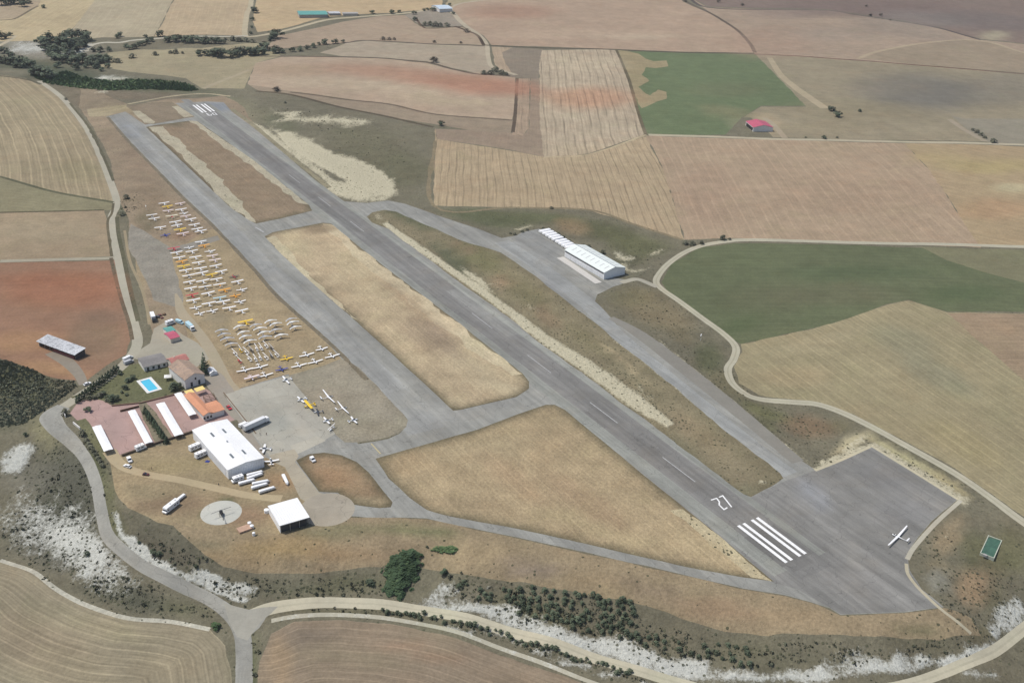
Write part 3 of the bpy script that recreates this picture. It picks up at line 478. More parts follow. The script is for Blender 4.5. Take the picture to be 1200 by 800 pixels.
# ------------------------------------------------------------------ soft cover variation, plus a cloud shadow painted at top right: (x, y, rx, ry, angle, colour, strength[, only zones starting with])
BR = [
 (800, 553, 90, 7, 37, (120, 116, 113), .7, 'runway'), (345, 208, 70, 5, 38, (122, 118, 116), .6, 'runway'), (250, 250, 60, 5, 43, (166, 165, 164), .6, 'taxiway'), (370, 365, 80, 6, 42, (166, 164, 160), .6, 'taxiway'), (420, 440, 40, 5, 42, (140, 138, 134), .6, 'taxiway'), (150, 150, 20, 8, 40, (138, 144, 156), .5, 'taxiway'), (960, 640, 60, 5, 36, (126, 123, 121), .6, 'turning'), (1010, 650, 60, 4, 36, (150, 146, 142), .5, 'turning'), (930, 600, 50, 4, 36, (125, 122, 120), .6, 'turning'), (700, 480, 60, 5, 37, (126, 123, 121), .5, 'runway'), (450, 300, 60, 4, 37, (142, 140, 139), .6, 'runway'), (600, 620, 60, 4, 12, (160, 158, 152), .4, 'taxiway'), (520, 480, 30, 14, 10, (162, 160, 156), .5, 'taxiway'),
 # far top
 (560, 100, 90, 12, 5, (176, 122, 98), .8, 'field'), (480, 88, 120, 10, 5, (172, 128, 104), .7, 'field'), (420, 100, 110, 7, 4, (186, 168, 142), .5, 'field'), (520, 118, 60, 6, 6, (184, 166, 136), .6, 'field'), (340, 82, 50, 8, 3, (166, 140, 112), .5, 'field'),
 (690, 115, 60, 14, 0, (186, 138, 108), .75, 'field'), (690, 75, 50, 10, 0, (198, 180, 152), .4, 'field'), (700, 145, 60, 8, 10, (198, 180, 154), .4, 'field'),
 (855, 132, 40, 8, 10, (140, 134, 100), .6, 'field'), (850, 105, 50, 10, 0, (112, 114, 84), .5, 'field'),
 (740, 43, 60, 4, 0, (196, 176, 150), .5, 'field'), (600, 14, 60, 10, 0, (168, 124, 102), .5, 'field'), (650, 40, 120, 6, 0, (186, 160, 136), .5, 'field'),
 (1080, 108, 85, 24, 3, (112, 108, 102), .85, 'field'), (1180, 105, 60, 22, 0, (128, 120, 108), .6, 'field'), (1040, 100, 60, 14, 0, (140, 128, 110), .4, 'field'), (1020, 10, 120, 12, 0, (118, 98, 92), .6, 'field'), (1160, 25, 90, 12, 5, (116, 104, 100), .7, 'field'), (1080, 22, 60, 10, 5, (128, 118, 112), .6, 'field'), (1060, 35, 70, 10, 10, (142, 128, 116), .5, 'field'), (1165, 42, 20, 7, 0, (170, 158, 132), .8, 'field'),  # dark tints paint a cloud shadow onto the far right fields
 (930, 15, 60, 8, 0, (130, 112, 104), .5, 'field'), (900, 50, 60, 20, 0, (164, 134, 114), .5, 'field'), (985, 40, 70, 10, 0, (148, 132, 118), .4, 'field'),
 (880, 148, 24, 10, 0, (170, 158, 130), .6, 'field'), (900, 145, 14, 16, -40, (172, 152, 122), .8, 'field'), (1000, 130, 100, 14, 0, (140, 128, 100), .4, 'field'), (970, 150, 60, 8, 0, (152, 136, 108), .5, 'field'),
 (600, 230, 100, 12, 0, (168, 146, 116), .4, 'field'), (700, 180, 70, 14, 0, (188, 166, 134), .4, 'field'), (830, 230, 40, 40, 0, (168, 138, 116), .4, 'field'), (1000, 225, 120, 30, 0, (166, 140, 116), .5, 'field'), (960, 175, 60, 10, 0, (180, 158, 128), .3, 'field'), (1165, 245, 50, 14, 0, (178, 138, 104), .5, 'field'), (1160, 195, 60, 10, 0, (176, 156, 108), .8, 'field'), (1190, 220, 30, 6, 0, (188, 176, 140), .7, 'field'), (1100, 185, 40, 8, 0, (184, 164, 116), .5, 'field'),
 (900, 350, 60, 20, 0, (104, 104, 78), .5, 'field'), (1000, 320, 100, 10, 0, (84, 98, 68), .5, 'field'), (870, 380, 30, 10, -20, (88, 102, 66), .4, 'field'), (1130, 345, 60, 12, 0, (84, 98, 66), .6, 'field'), (980, 345, 90, 14, 0, (108, 104, 80), .5, 'field'),
 (1060, 400, 50, 20, 20, (140, 134, 108), .7, 'field'), (1100, 440, 60, 16, 25, (138, 134, 110), .6, 'field'), (960, 400, 60, 8, -14, (170, 156, 124), .5, 'field'), (930, 440, 50, 14, 0, (164, 144, 110), .5, 'field'), (1130, 520, 60, 20, 25, (166, 150, 110), .6, 'field'), (1180, 470, 30, 40, 20, (150, 140, 108), .5, 'field'), (1160, 385, 50, 12, 0, (164, 140, 112), .5, 'field'), (1060, 500, 80, 14, 25, (148, 132, 102), .3, 'field'),
 # left
 (75, 340, 90, 22, 0, (166, 106, 78), .6, 'field'), (60, 325, 100, 9, 0, (150, 96, 70), .5, 'field'), (110, 400, 40, 30, 0, (136, 112, 90), .75, 'field'), (30, 400, 50, 14, 0, (172, 130, 94), .7, 'field'), (60, 432, 50, 10, 10, (176, 136, 98), .7, 'field'), (120, 372, 40, 8, 0, (134, 110, 92), .5, 'field'),
 (60, 270, 70, 14, 0, (160, 146, 120), .4, 'field'), (20, 130, 60, 20, 10, (164, 150, 120), .4, 'field'), (90, 200, 30, 16, 0, (148, 136, 104), .6, 'field'),
 # bottom fields
 (50, 760, 90, 40, 25, (150, 130, 106), .4, 'field'), (130, 735, 60, 14, 10, (166, 152, 122), .5, 'field'), (200, 780, 50, 20, 0, (160, 144, 116), .4, 'field'), (100, 790, 50, 20, 20, (138, 128, 104), .5, 'field'),
 (360, 748, 50, 10, 0, (126, 112, 98), .7, 'field'), (420, 770, 70, 12, 8, (140, 128, 104), .5, 'field'), (500, 765, 60, 8, 12, (156, 124, 100), .5, 'field'), (330, 780, 16, 40, 0, (166, 140, 110), .7, 'field'), (600, 800, 80, 16, 18, (136, 118, 98), .4, 'field'),
 # airfield islands
 (345, 285, 24, 14, 40, (200, 180, 140), .7, 'grass'), (420, 330, 40, 24, 40, (198, 176, 138), .5, 'grass'), (375, 268, 22, 6, 0, (150, 126, 98), .8, 'grass'), (400, 300, 20, 10, 40, (186, 164, 128), .3, 'grass'), (480, 360, 50, 12, 40, (160, 134, 104), .6, 'grass'), (515, 398, 52, 11, 38, (146, 124, 103), .75, 'grass'), (490, 395, 30, 10, 40, (150, 128, 104), .5, 'grass'), (470, 400, 40, 8, 42, (196, 174, 136), .5, 'grass'), (560, 440, 50, 20, 35, (190, 170, 136), .7, 'grass'), (530, 470, 20, 8, 0, (198, 178, 142), .5, 'grass'), (575, 405, 40, 6, 38, (204, 186, 148), .7, 'grass'), (440, 335, 60, 5, 40, (196, 176, 138), .6, 'grass'), (590, 455, 20, 8, 10, (198, 180, 144), .6, 'grass'),
 (560, 530, 70, 20, -10, (178, 158, 122), .5, 'grass'), (600, 560, 60, 16, 35, (176, 142, 108), .4, 'grass'), (690, 590, 70, 16, 35, (170, 138, 106), .5, 'grass'), (640, 490, 30, 10, 0, (168, 148, 112), .5, 'grass'), (720, 625, 90, 10, 15, (186, 164, 122), .5, 'grass'), (560, 590, 40, 10, 10, (150, 130, 100), .5, 'grass'), (820, 640, 60, 12, 30, (188, 164, 124), .6, 'grass'), (470, 545, 30, 10, 0, (176, 148, 110), .5, 'grass'),
 (385, 560, 30, 12, 10, (172, 130, 94), .6, 'grass'), (430, 588, 24, 6, 10, (178, 160, 124), .7, 'grass'), (365, 538, 16, 5, 0, (150, 124, 96), .5, 'grass'),
 # meadow
 (170, 180, 30, 40, 0, (146, 122, 100), .6, 'meadow'), (150, 128, 40, 5, 0, (166, 148, 112), .8, 'meadow'), (230, 113, 50, 4, 0, (140, 122, 100), .7, 'meadow'), (175, 235, 20, 20, 0, (148, 124, 98), .5, 'meadow'), (190, 245, 24, 16, 0, (150, 128, 102), .5, 'meadow'), (212, 277, 20, 5, 0, (170, 128, 100), .6, 'meadow'), (165, 320, 12, 30, 0, (166, 146, 108), .5, 'meadow'),
 (185, 335, 14, 20, 0, (140, 132, 120), .6, 'gravel'), (260, 385, 10, 6, 0, (138, 128, 104), .5, 'meadow'), (255, 372, 20, 8, 0, (136, 126, 104), .7, 'meadow'), (290, 370, 40, 20, 0, (176, 150, 112), .4, 'meadow'), (290, 440, 30, 10, 0, (166, 130, 102), .4, 'meadow'),
 (200, 545, 50, 12, 0, (172, 152, 108), .6, 'meadow'), (200, 590, 50, 14, 0, (146, 120, 94), .8, 'meadow'), (285, 605, 40, 12, 0, (160, 126, 98), .8, 'meadow'), (330, 565, 24, 12, 0, (170, 134, 98), .7, 'meadow'), (170, 575, 30, 8, 10, (150, 134, 102), .5, 'meadow'),
 (265, 590, 10, 5, 0, (96, 104, 66), .8, 'meadow'), (240, 602, 8, 6, 0, (110, 112, 76), .7, 'meadow'),
 (350, 645, 90, 12, 4, (176, 146, 96), .7, 'meadow'), (400, 622, 60, 8, 0, (134, 128, 92), .7, 'meadow'), (490, 622, 50, 9, 5, (122, 122, 84), .8, 'meadow'), (560, 650, 50, 20, 0, (182, 156, 118), .6, 'meadow'), (620, 665, 50, 12, 5, (140, 122, 108), .7, 'meadow'), (700, 680, 50, 12, 10, (168, 142, 106), .6, 'meadow'), (760, 690, 50, 10, 15, (148, 126, 104), .5, 'meadow'), (850, 715, 70, 14, 8, (172, 140, 108), .7, 'meadow'), (930, 720, 50, 14, 5, (176, 148, 112), .6, 'meadow'), (1020, 735, 50, 8, 0, (150, 128, 98), .6, 'meadow'), (1080, 738, 30, 9, 0, (120, 112, 82), .8, 'meadow'), (420, 650, 60, 12, 0, (156, 128, 98), .6, 'meadow'), (280, 655, 60, 8, 8, (166, 138, 98), .6, 'meadow'), (240, 640, 30, 8, 10, (140, 128, 98), .6, 'meadow'),
 (380, 470, 40, 20, 0, (150, 134, 112), .4, 'meadow'), (440, 500, 30, 10, 0, (146, 134, 110), .5, 'meadow'),
 # heath between runway and taxiway
 (480, 255, 40, 8, 25, (92, 100, 70), .8, 'heath'), (560, 300, 40, 16, 30, (118, 116, 74), .7, 'heath'), (545, 290, 24, 6, 30, (150, 124, 98), .6, 'heath'), (620, 345, 40, 14, 38, (124, 116, 78), .6, 'heath'), (530, 305, 40, 8, 38, (90, 98, 72), .7, 'heath'), (640, 370, 24, 10, 38, (148, 122, 94), .7, 'heath'), (590, 330, 10, 8, 0, (176, 138, 104), .6, 'heath'), (690, 400, 40, 10, 38, (128, 118, 82), .5, 'heath'), (740, 440, 60, 10, 38, (134, 124, 94), .5, 'heath'), (730, 425, 50, 3, 40, (176, 156, 120), .8, 'heath'), (820, 510, 50, 14, 38, (150, 128, 98), .6, 'heath'), (850, 545, 40, 14, 30, (146, 130, 104), .5, 'heath'), (800, 530, 40, 10, 38, (126, 120, 92), .6, 'heath'), (870, 575, 20, 8, 0, (128, 126, 100), .6, 'heath'), (870, 520, 30, 5, 40, (156, 140, 108), .6, 'heath'),
 # open ground
 (430, 175, 60, 30, 20, (116, 110, 84), .8, 'ground'), (330, 145, 30, 12, 20, (110, 110, 82), .7, 'ground'), (470, 200, 40, 24, 0, (108, 104, 78), .8, 'ground'), (570, 255, 60, 10, 8, (98, 102, 70), .9, 'ground'), (640, 256, 60, 8, 5, (96, 100, 66), .8, 'ground'), (720, 275, 50, 14, 15, (98, 98, 66), .9, 'ground'), (670, 265, 22, 10, 10, (146, 122, 90), .9, 'ground'), (750, 290, 40, 12, 0, (104, 104, 70), .8, 'ground'), (740, 305, 24, 8, 0, (92, 92, 64), .7, 'ground'),
 (770, 365, 50, 22, 25, (136, 120, 90), .8, 'ground'), (740, 350, 30, 12, 0, (126, 118, 84), .6, 'ground'), (830, 420, 20, 20, 0, (92, 98, 64), .7, 'ground'), (800, 395, 20, 10, 30, (120, 108, 80), .6, 'ground'), (850, 450, 30, 14, 30, (122, 112, 80), .6, 'ground'), (900, 482, 40, 8, 20, (110, 110, 68), .7, 'ground'), (950, 500, 36, 14, 10, (134, 110, 84), .9, 'ground'), (985, 500, 16, 10, 0, (122, 112, 80), .5, 'ground'), (900, 495, 20, 8, 30, (104, 102, 70), .7, 'ground'),
 (1000, 518, 30, 7, -25, (190, 176, 138), .9, 'ground'), (1060, 537, 60, 5, 30, (192, 180, 134), .9, 'ground'), (1110, 568, 30, 5, 32, (190, 172, 126), .8, 'ground'), (1070, 533, 60, 3, 30, (110, 106, 74), .5, 'ground'),
 (1110, 630, 30, 14, -50, (168, 146, 112), .8, 'ground'), (1150, 670, 30, 12, 0, (140, 118, 88), .6, 'ground'), (1100, 665, 20, 10, 20, (150, 134, 104), .7, 'ground'), (1140, 645, 20, 24, 0, (98, 98, 66), .7, 'ground'), (1180, 645, 30, 34, 0, (108, 104, 70), .7, 'ground'), (1140, 690, 22, 22, 40, (176, 140, 104), .7, 'ground'), (1165, 700, 16, 20, 0, (116, 108, 78), .6, 'ground'), (1090, 730, 30, 10, 0, (130, 116, 86), .6, 'ground'), (1100, 680, 14, 14, 0, (150, 146, 132), .8, 'ground'), (1080, 755, 60, 10, 0, (114, 106, 82), .5, 'ground'), (1150, 740, 30, 10, -20, (120, 110, 80), .6, 'ground'),
 (20, 450, 50, 30, 15, (84, 86, 58), .9, 'ground'), (20, 490, 50, 16, 0, (110, 108, 88), .6, 'ground'), (50, 510, 12, 30, -40, (150, 142, 100), .5, 'ground'), (80, 580, 50, 70, 0, (92, 92, 80), .85, 'ground'), (190, 640, 60, 30, 25, (100, 96, 80), .8, 'ground'), (30, 560, 40, 20, 0, (124, 120, 108), .5, 'ground'), (150, 700, 60, 14, 15, (94, 94, 78), .9, 'ground'), (220, 715, 40, 9, 15, (106, 104, 76), .7, 'ground'), (60, 640, 60, 30, 20, (104, 103, 93), .6, 'ground'),
 (200, 650, 40, 12, 20, (108, 100, 84), .7, 'ground'), (150, 610, 20, 16, 0, (104, 98, 80), .8, 'ground'), (300, 690, 60, 10, 5, (112, 106, 84), .7, 'ground'), (400, 685, 70, 10, 0, (98, 98, 72), .8, 'ground'), (330, 690, 30, 8, 0, (100, 98, 80), .6, 'ground'), (540, 700, 30, 10, 0, (124, 116, 100), .6, 'ground'), (400, 715, 110, 4, 3, (106, 100, 74), .8, 'ground'), (620, 755, 90, 7, 17, (104, 98, 78), .7, 'ground'), (290, 780, 12, 60, 0, (92, 98, 62), .8, 'ground'), (620, 720, 60, 14, 15, (104, 102, 74), .7, 'ground'), (860, 760, 60, 12, 10, (112, 106, 84), .7, 'ground'), (960, 775, 60, 10, 3, (110, 106, 84), .5, 'ground'),
 (130, 590, 12, 60, -15, (112, 112, 74), .7, 'ground'), (112, 540, 8, 20, -30, (96, 100, 66), .8, 'ground'),
 (170, 260, 12, 14, 0, (100, 96, 70), .6, 'meadow'), (150, 240, 18, 12, 0, (100, 100, 74), .9, 'ground'),
 (150, 110, 80, 8, 5, (128, 112, 92), .8, 'ground'), (100, 120, 40, 12, 30, (124, 108, 88), .8, 'ground'), (270, 120, 30, 6, 20, (98, 102, 76), .8, 'ground'), (285, 130, 24, 10, 30, (170, 158, 124), .4, 'ground'), (180, 105, 90, 5, 3, (104, 108, 80), .6, 'ground'),
 (60, 60, 60, 10, 0, (156, 150, 138), .6, 'ground'), (30, 55, 40, 8, 15, (170, 164, 152), .5, 'ground'), (60, 85, 80, 12, 8, (60, 78, 56), .7, 'ground'), (150, 98, 80, 6, 3, (70, 90, 64), .8, 'ground'), (20, 84, 30, 5, 0, (134, 126, 104), .8, 'ground'), (200, 52, 60, 4, 0, (120, 110, 88), .6, 'ground'),
 # pavements
 (470, 470, 40, 20, -40, (160, 158, 152), .5, 'taxiway'), (560, 480, 60, 10, -15, (146, 144, 142), .4, 'taxiway'), (640, 345, 40, 20, 38, (140, 140, 144), .5, 'taxiway'), (670, 310, 26, 8, 38, (168, 165, 160), .6, 'taxiway'), (255, 126, 22, 6, 0, (130, 136, 148), .8, 'taxiway'), (720, 345, 20, 5, 0, (176, 170, 160), .6, 'taxiway'), (950, 580, 30, 14, 40, (150, 152, 160), .6, 'turning'), (1040, 560, 40, 16, 20, (132, 130, 132), .4, 'turning'), (1000, 680, 60, 20, 20, (144, 140, 138), .4, 'turning'), (1050, 700, 50, 8, -5, (150, 147, 144), .6, 'turning'), (1060, 600, 40, 20, 0, (134, 132, 134), .4, 'turning'),
 (330, 490, 30, 20, -30, (164, 164, 156), .6, 'apron'), (300, 470, 24, 8, -20, (170, 168, 158), .5, 'apron'), (350, 490, 12, 30, -40, (186, 176, 162), .6, 'apron'), (130, 505, 20, 16, 0, (170, 142, 136), .5, 'car'), (220, 498, 30, 10, 0, (184, 150, 142), .5, 'car'), (170, 478, 60, 4, -12, (172, 140, 134), .5, 'car'),
]
# stone and marl exposure, heath density (same order, strength only)
MARL = [(60, 625, 90, 44, 28, .62), (120, 665, 60, 26, 30, .7), (90, 600, 40, 16, 20, .6), (30, 580, 30, 12, 20, .5), (180, 655, 60, 7, 30, .8), (640, 742, 110, 16, 17, .8), (800, 785, 120, 14, 8, .8), (1000, 785, 120, 12, -4, .75), (1180, 725, 24, 26, -40, .8), (680, 780, 100, 6, 17, .75), (270, 690, 50, 8, 10, .8),
(90, 640, 60, 24, 30, 1.0), (60, 610, 50, 20, 20, .75), (20, 610, 40, 30, 0, .55), (130, 690, 40, 18, 10, .6), (20, 530, 30, 14, -20, .95), (10, 545, 26, 12, 0, .9), (70, 580, 10, 6, 0, .7), (15, 487, 24, 4, 0, .6), (100, 670, 40, 12, 25, .8),
        (160, 640, 32, 6, 32, 1.1), (190, 662, 26, 6, 28, 1.1), (140, 612, 6, 20, -10, .9), (230, 668, 12, 5, 30, .8), (250, 680, 36, 9, 20, 1.1), (285, 690, 26, 8, 10, 1.0), (310, 695, 12, 6, 0, .7), (205, 671, 16, 4, 25, .9),
        (520, 690, 22, 10, -25, .75), (540, 710, 60, 9, 5, 1.1), (600, 722, 60, 9, 16, 1.15), (660, 745, 60, 9, 18, 1.15), (730, 760, 60, 12, 14, 1.15), (735, 745, 10, 14, 0, .9), (765, 752, 6, 12, 0, .8), (800, 780, 60, 12, 12, 1.15), (870, 790, 60, 9, 3, 1.0), (940, 795, 50, 12, 0, 1.0), (1010, 775, 40, 14, 10, 1.0), (1070, 780, 40, 10, -10, 1.0), (1120, 772, 50, 6, -20, 1.0), (1170, 742, 40, 8, -38, 1.1), (1190, 715, 14, 20, 0, 1.0), (1060, 772, 14, 12, 0, .8), (970, 772, 10, 10, 0, .8), (570, 685, 12, 6, 0, .6), (575, 712, 30, 8, 10, .9),
        (600, 748, 60, 4, 17, .7), (680, 778, 60, 5, 17, .8), (740, 797, 40, 5, 17, .9), (540, 738, 30, 3, 15, .8), (1150, 790, 40, 10, 0, .6),
        (40, 55, 30, 8, 10, .8), (85, 62, 26, 3, -10, 1.0), (20, 60, 20, 6, 0, .7), (125, 91, 18, 4, 5, 1.0), (140, 94, 14, 3, 0, .8), (100, 53, 12, 2.5, -10, .9), (150, 90, 16, 4, 0, .6),
        (345, 138, 28, 9, 10, 1.0), (400, 142, 44, 8, 5, .95), (320, 130, 14, 5, 10, .5), (392, 192, 66, 11, 34, 1.5), (350, 172, 50, 7, 36, 1.2), (428, 206, 48, 16, 30, 1.5), (318, 160, 30, 4, 38, .9), (410, 224, 40, 12, 15, 1.1), (440, 232, 30, 4, 0, .8), (295, 150, 10, 10, 40, .4), (318, 158, 14, 5, 38, .7), (410, 170, 10, 3, 20, .4),
        (615, 267, 22, 4, -8, .7), (730, 300, 18, 6, 20, .9), (735, 312, 10, 10, 40, .8), (770, 296, 12, 4, 0, .8), (755, 317, 16, 3, -25, .7), (590, 280, 10, 2, 0, .5), (475, 205, 30, 4, -5, .3), (556, 252, 12, 4, 10, .35),
        (443, 253, 14, 6, 10, .6), (510, 288, 40, 4, 28, .55), (560, 328, 30, 5, 38, .9), (590, 335, 24, 5, 38, .5), (620, 358, 30, 6, 38, .5), (760, 462, 30, 4, 37, .6), (890, 562, 14, 3, 28, .9), (830, 450, 80, 2.5, 40, .5), (760, 405, 40, 2.5, 38, .5),
        (1000, 520, 30, 5, -25, .8), (1050, 535, 50, 4, 30, .7), (1100, 565, 40, 4, 32, .7), (975, 536, 30, 4, -25, .8), (925, 530, 30, 3, 38, .6), (1130, 590, 10, 12, 0, .8), (1105, 625, 24, 8, -45, .5), (1140, 692, 20, 20, 40, .4),
        (75, 398, 10, 4, 0, .2), (120, 108, 10, 3, 0, .7), (160, 108, 12, 3, 0, .5), (850, 650, 50, 6, 36, .35), (890, 672, 20, 6, 36, .45), (140, 128, 30, 3, -5, .4), (275, 125, 14, 8, 30, .35), (285, 140, 8, 8, 30, .5)]
MARLL = [([(452, 262), (475, 280), (512, 305), (540, 324), (570, 345), (600, 368), (640, 398), (700, 438), (742, 468), (786, 498)], [3, 4.5, 4.5, 4.5, 5, 6, 7, 9, 10, 5], 1.0), ([(300, 146), (330, 168), (365, 194), (400, 222)], [3, 4, 5, 4], .85),
 ([(955, 549), (1020, 520)], [3, 3], .9), ([(1022, 522), (1124, 584)], [4, 4], .85), ([(718, 398), (738, 411), (770, 436), (830, 486)], [2, 2, 3, 2], .6), ([(775, 400), (830, 446), (905, 508), (952, 545)], [2, 2, 2, 3], .6), ([(136, 600), (142, 625), (160, 645), (200, 667), (232, 682), (262, 696), (290, 706)], [4, 5, 6, 5, 4, 5, 3], .95)]
SCR = [(80, 570, 50, 60, 0, .8), (60, 640, 80, 40, 20, .55), (150, 695, 60, 24, 15, .9), (230, 715, 40, 8, 20, .6), (20, 450, 60, 34, 15, 1.2), (200, 650, 50, 16, 25, .7), (300, 690, 80, 14, 0, .7), (400, 690, 80, 12, 0, .8), (400, 715, 110, 4, 3, .7), (560, 690, 40, 20, 10, .6), (620, 715, 60, 20, 15, .9), (690, 725, 70, 24, 15, 1.0), (780, 755, 60, 20, 15, .9), (860, 765, 70, 14, 8, .8), (970, 765, 80, 14, 3, .6), (620, 755, 100, 6, 17, .9), (720, 785, 60, 6, 17, 1.0), (560, 738, 60, 3, 15, .8),
       (1100, 760, 60, 14, -10, .5), (1150, 700, 60, 50, 0, .45), (1100, 640, 30, 20, -40, .4), (430, 170, 70, 30, 20, .45), (370, 140, 60, 12, 8, .5), (400, 215, 30, 12, 20, .5), (620, 262, 80, 8, 8, .3), (740, 300, 40, 20, 20, .35), (780, 370, 60, 30, 30, .3), (840, 440, 60, 20, 35, .4), (930, 500, 60, 20, 20, .35), (980, 530, 30, 8, -25, .6), (1060, 540, 70, 4, 30, .4),
       (600, 340, 60, 10, 38, .6), (680, 405, 60, 12, 38, .6), (740, 450, 70, 12, 38, .8), (790, 490, 50, 12, 38, .6), (500, 285, 40, 8, 32, .6), (60, 60, 80, 14, 5, .5), (150, 96, 80, 8, 3, .6), (100, 80, 100, 14, 5, .5), (290, 780, 12, 60, 0, .5), (110, 540, 12, 30, -30, .7), (130, 600, 12, 40, -10, .5), (300, 130, 24, 14, 30, .4), (850, 650, 60, 6, 36, .2), (150, 240, 20, 12, 0, .6), (390, 660, 60, 14, 0, .12)]
def ell(P, b):
    a = R(b[4]); dx = P[:, 0] - b[0]; dy = P[:, 1] - b[1]
    u = (dx * math.cos(a) + dy * math.sin(a)) / b[2]; v = (-dx * math.sin(a) + dy * math.cos(a)) / b[3]
    d = np.hypot(u, v); return 1 - smooth((d - .45) / .8)

# ------------------------------------------------------------------ triangulate terrain and zones together
def build_ground():
    pts = []; edges = []
    for zi, z in enumerate(Z):
        w = z['w']; n = len(w); out = []
        for i in range(n):
            a, b = w[i], w[(i + 1) % n]; L = math.hypot(*(b - a)); dist = math.hypot(a[0], a[1])
            step = max(3.0, dist / 130.0); k = max(1, int(L / step))
            tt = (np.arange(k) / k)[:, None]; seg = a + (b - a) * tt
            if z['jit'] and k > 1:
                nn = np.array([-(b - a)[1], (b - a)[0]]) / max(L, 1e-6); amp = z['jit'] * min(1.0, .35 + dist / 1400)
                j = fbm(seg[:, 0] / 14, seg[:, 1] / 14, 31) * 1.5 + fbm(seg[:, 0] / 4, seg[:, 1] / 4, 77) * .7
                j = j * np.minimum(1, np.minimum(np.arange(k), k - np.arange(k)) / 1.5)
                seg = seg + nn * (j * amp)[:, None]
            out.append(seg)
        o = np.vstack(out); z['p'] = o; base = len(pts); m = len(o)
        pts.extend(map(tuple, o)); edges.extend([(base + i, base + (i + 1) % m) for i in range(m)])
    ny = np.concatenate([np.arange(200, 640, 5.5), np.arange(640, 1000, 9), np.arange(1000, 2700, 20)])
    grid = []
    for r, y in enumerate(ny):
        half = 0.62 * y + 60; st = 5.5 if y < 640 else (9 if y < 1000 else 20)
        xs = np.arange(-half, half + st, st) + (r % 2) * st / 2
        grid.append(np.stack([xs, np.full(len(xs), y)], 1))
    grid = np.vstack(grid)
    ex = []
    for pl_, ws_, st_ in MARLL:
        W_ = Gn(pl_)
        for i_ in range(len(W_) - 1):
            d_ = W_[i_ + 1] - W_[i_]; L_ = math.hypot(*d_); n_ = np.array([-d_[1], d_[0]]) / L_
            for t_ in np.arange(0, 1, 3.5 / L_):
                for o_ in (-10, -7, -4.5, -2.2, 0, 2.2, 4.5, 7, 10): ex.append(W_[i_] + d_ * t_ + n_ * o_)
    grid = np.vstack([grid, np.array(ex)])
    # keep grid points away from outline points
    allp = np.array(pts); key = set(map(tuple, np.floor(allp / 1.6).astype(int)))
    gk = np.floor(grid / 1.6).astype(int)
    keep = np.array([tuple(k) not in key for k in gk]); grid = grid[keep]
    grid = grid + np.stack([vnoise(grid[:, 0] * .37, grid[:, 1] * .41, 3), vnoise(grid[:, 0] * .43, grid[:, 1] * .31, 9)], 1) * .8
    ring = [(x, y) for x in np.arange(-16000, 16001, 2000) for y in np.arange(-8000, 24001, 2000) if not (-2600 < x < 2600 and 0 < y < 3500)]
    ring += [(x, y) for x in np.arange(-2600, 2601, 260) for y in np.arange(-600, 3401, 200) if not (200 < y < 2700 and abs(x) < .62 * y + 100)]
    V = [Vector(p) for p in pts] + [Vector(tuple(p)) for p in grid] + [Vector((float(a), float(b))) for a, b in ring]
    res = delaunay_2d_cdt(V, edges, [], 0, 1e-3)
    v = np.array([(a.x, a.y) for a in res[0]]); f = np.array(res[2])
    c = v[f].mean(1); own = np.full(len(f), -1)
    nm_ = np.array(['ground'] + [z['name'] for z in Z])
    for i, z in enumerate(Z):
        m = pip(c, z['p'])
        if z['only']: m &= nm_[own + 1] == z['only']
        own[m] = i
    return v, f, own

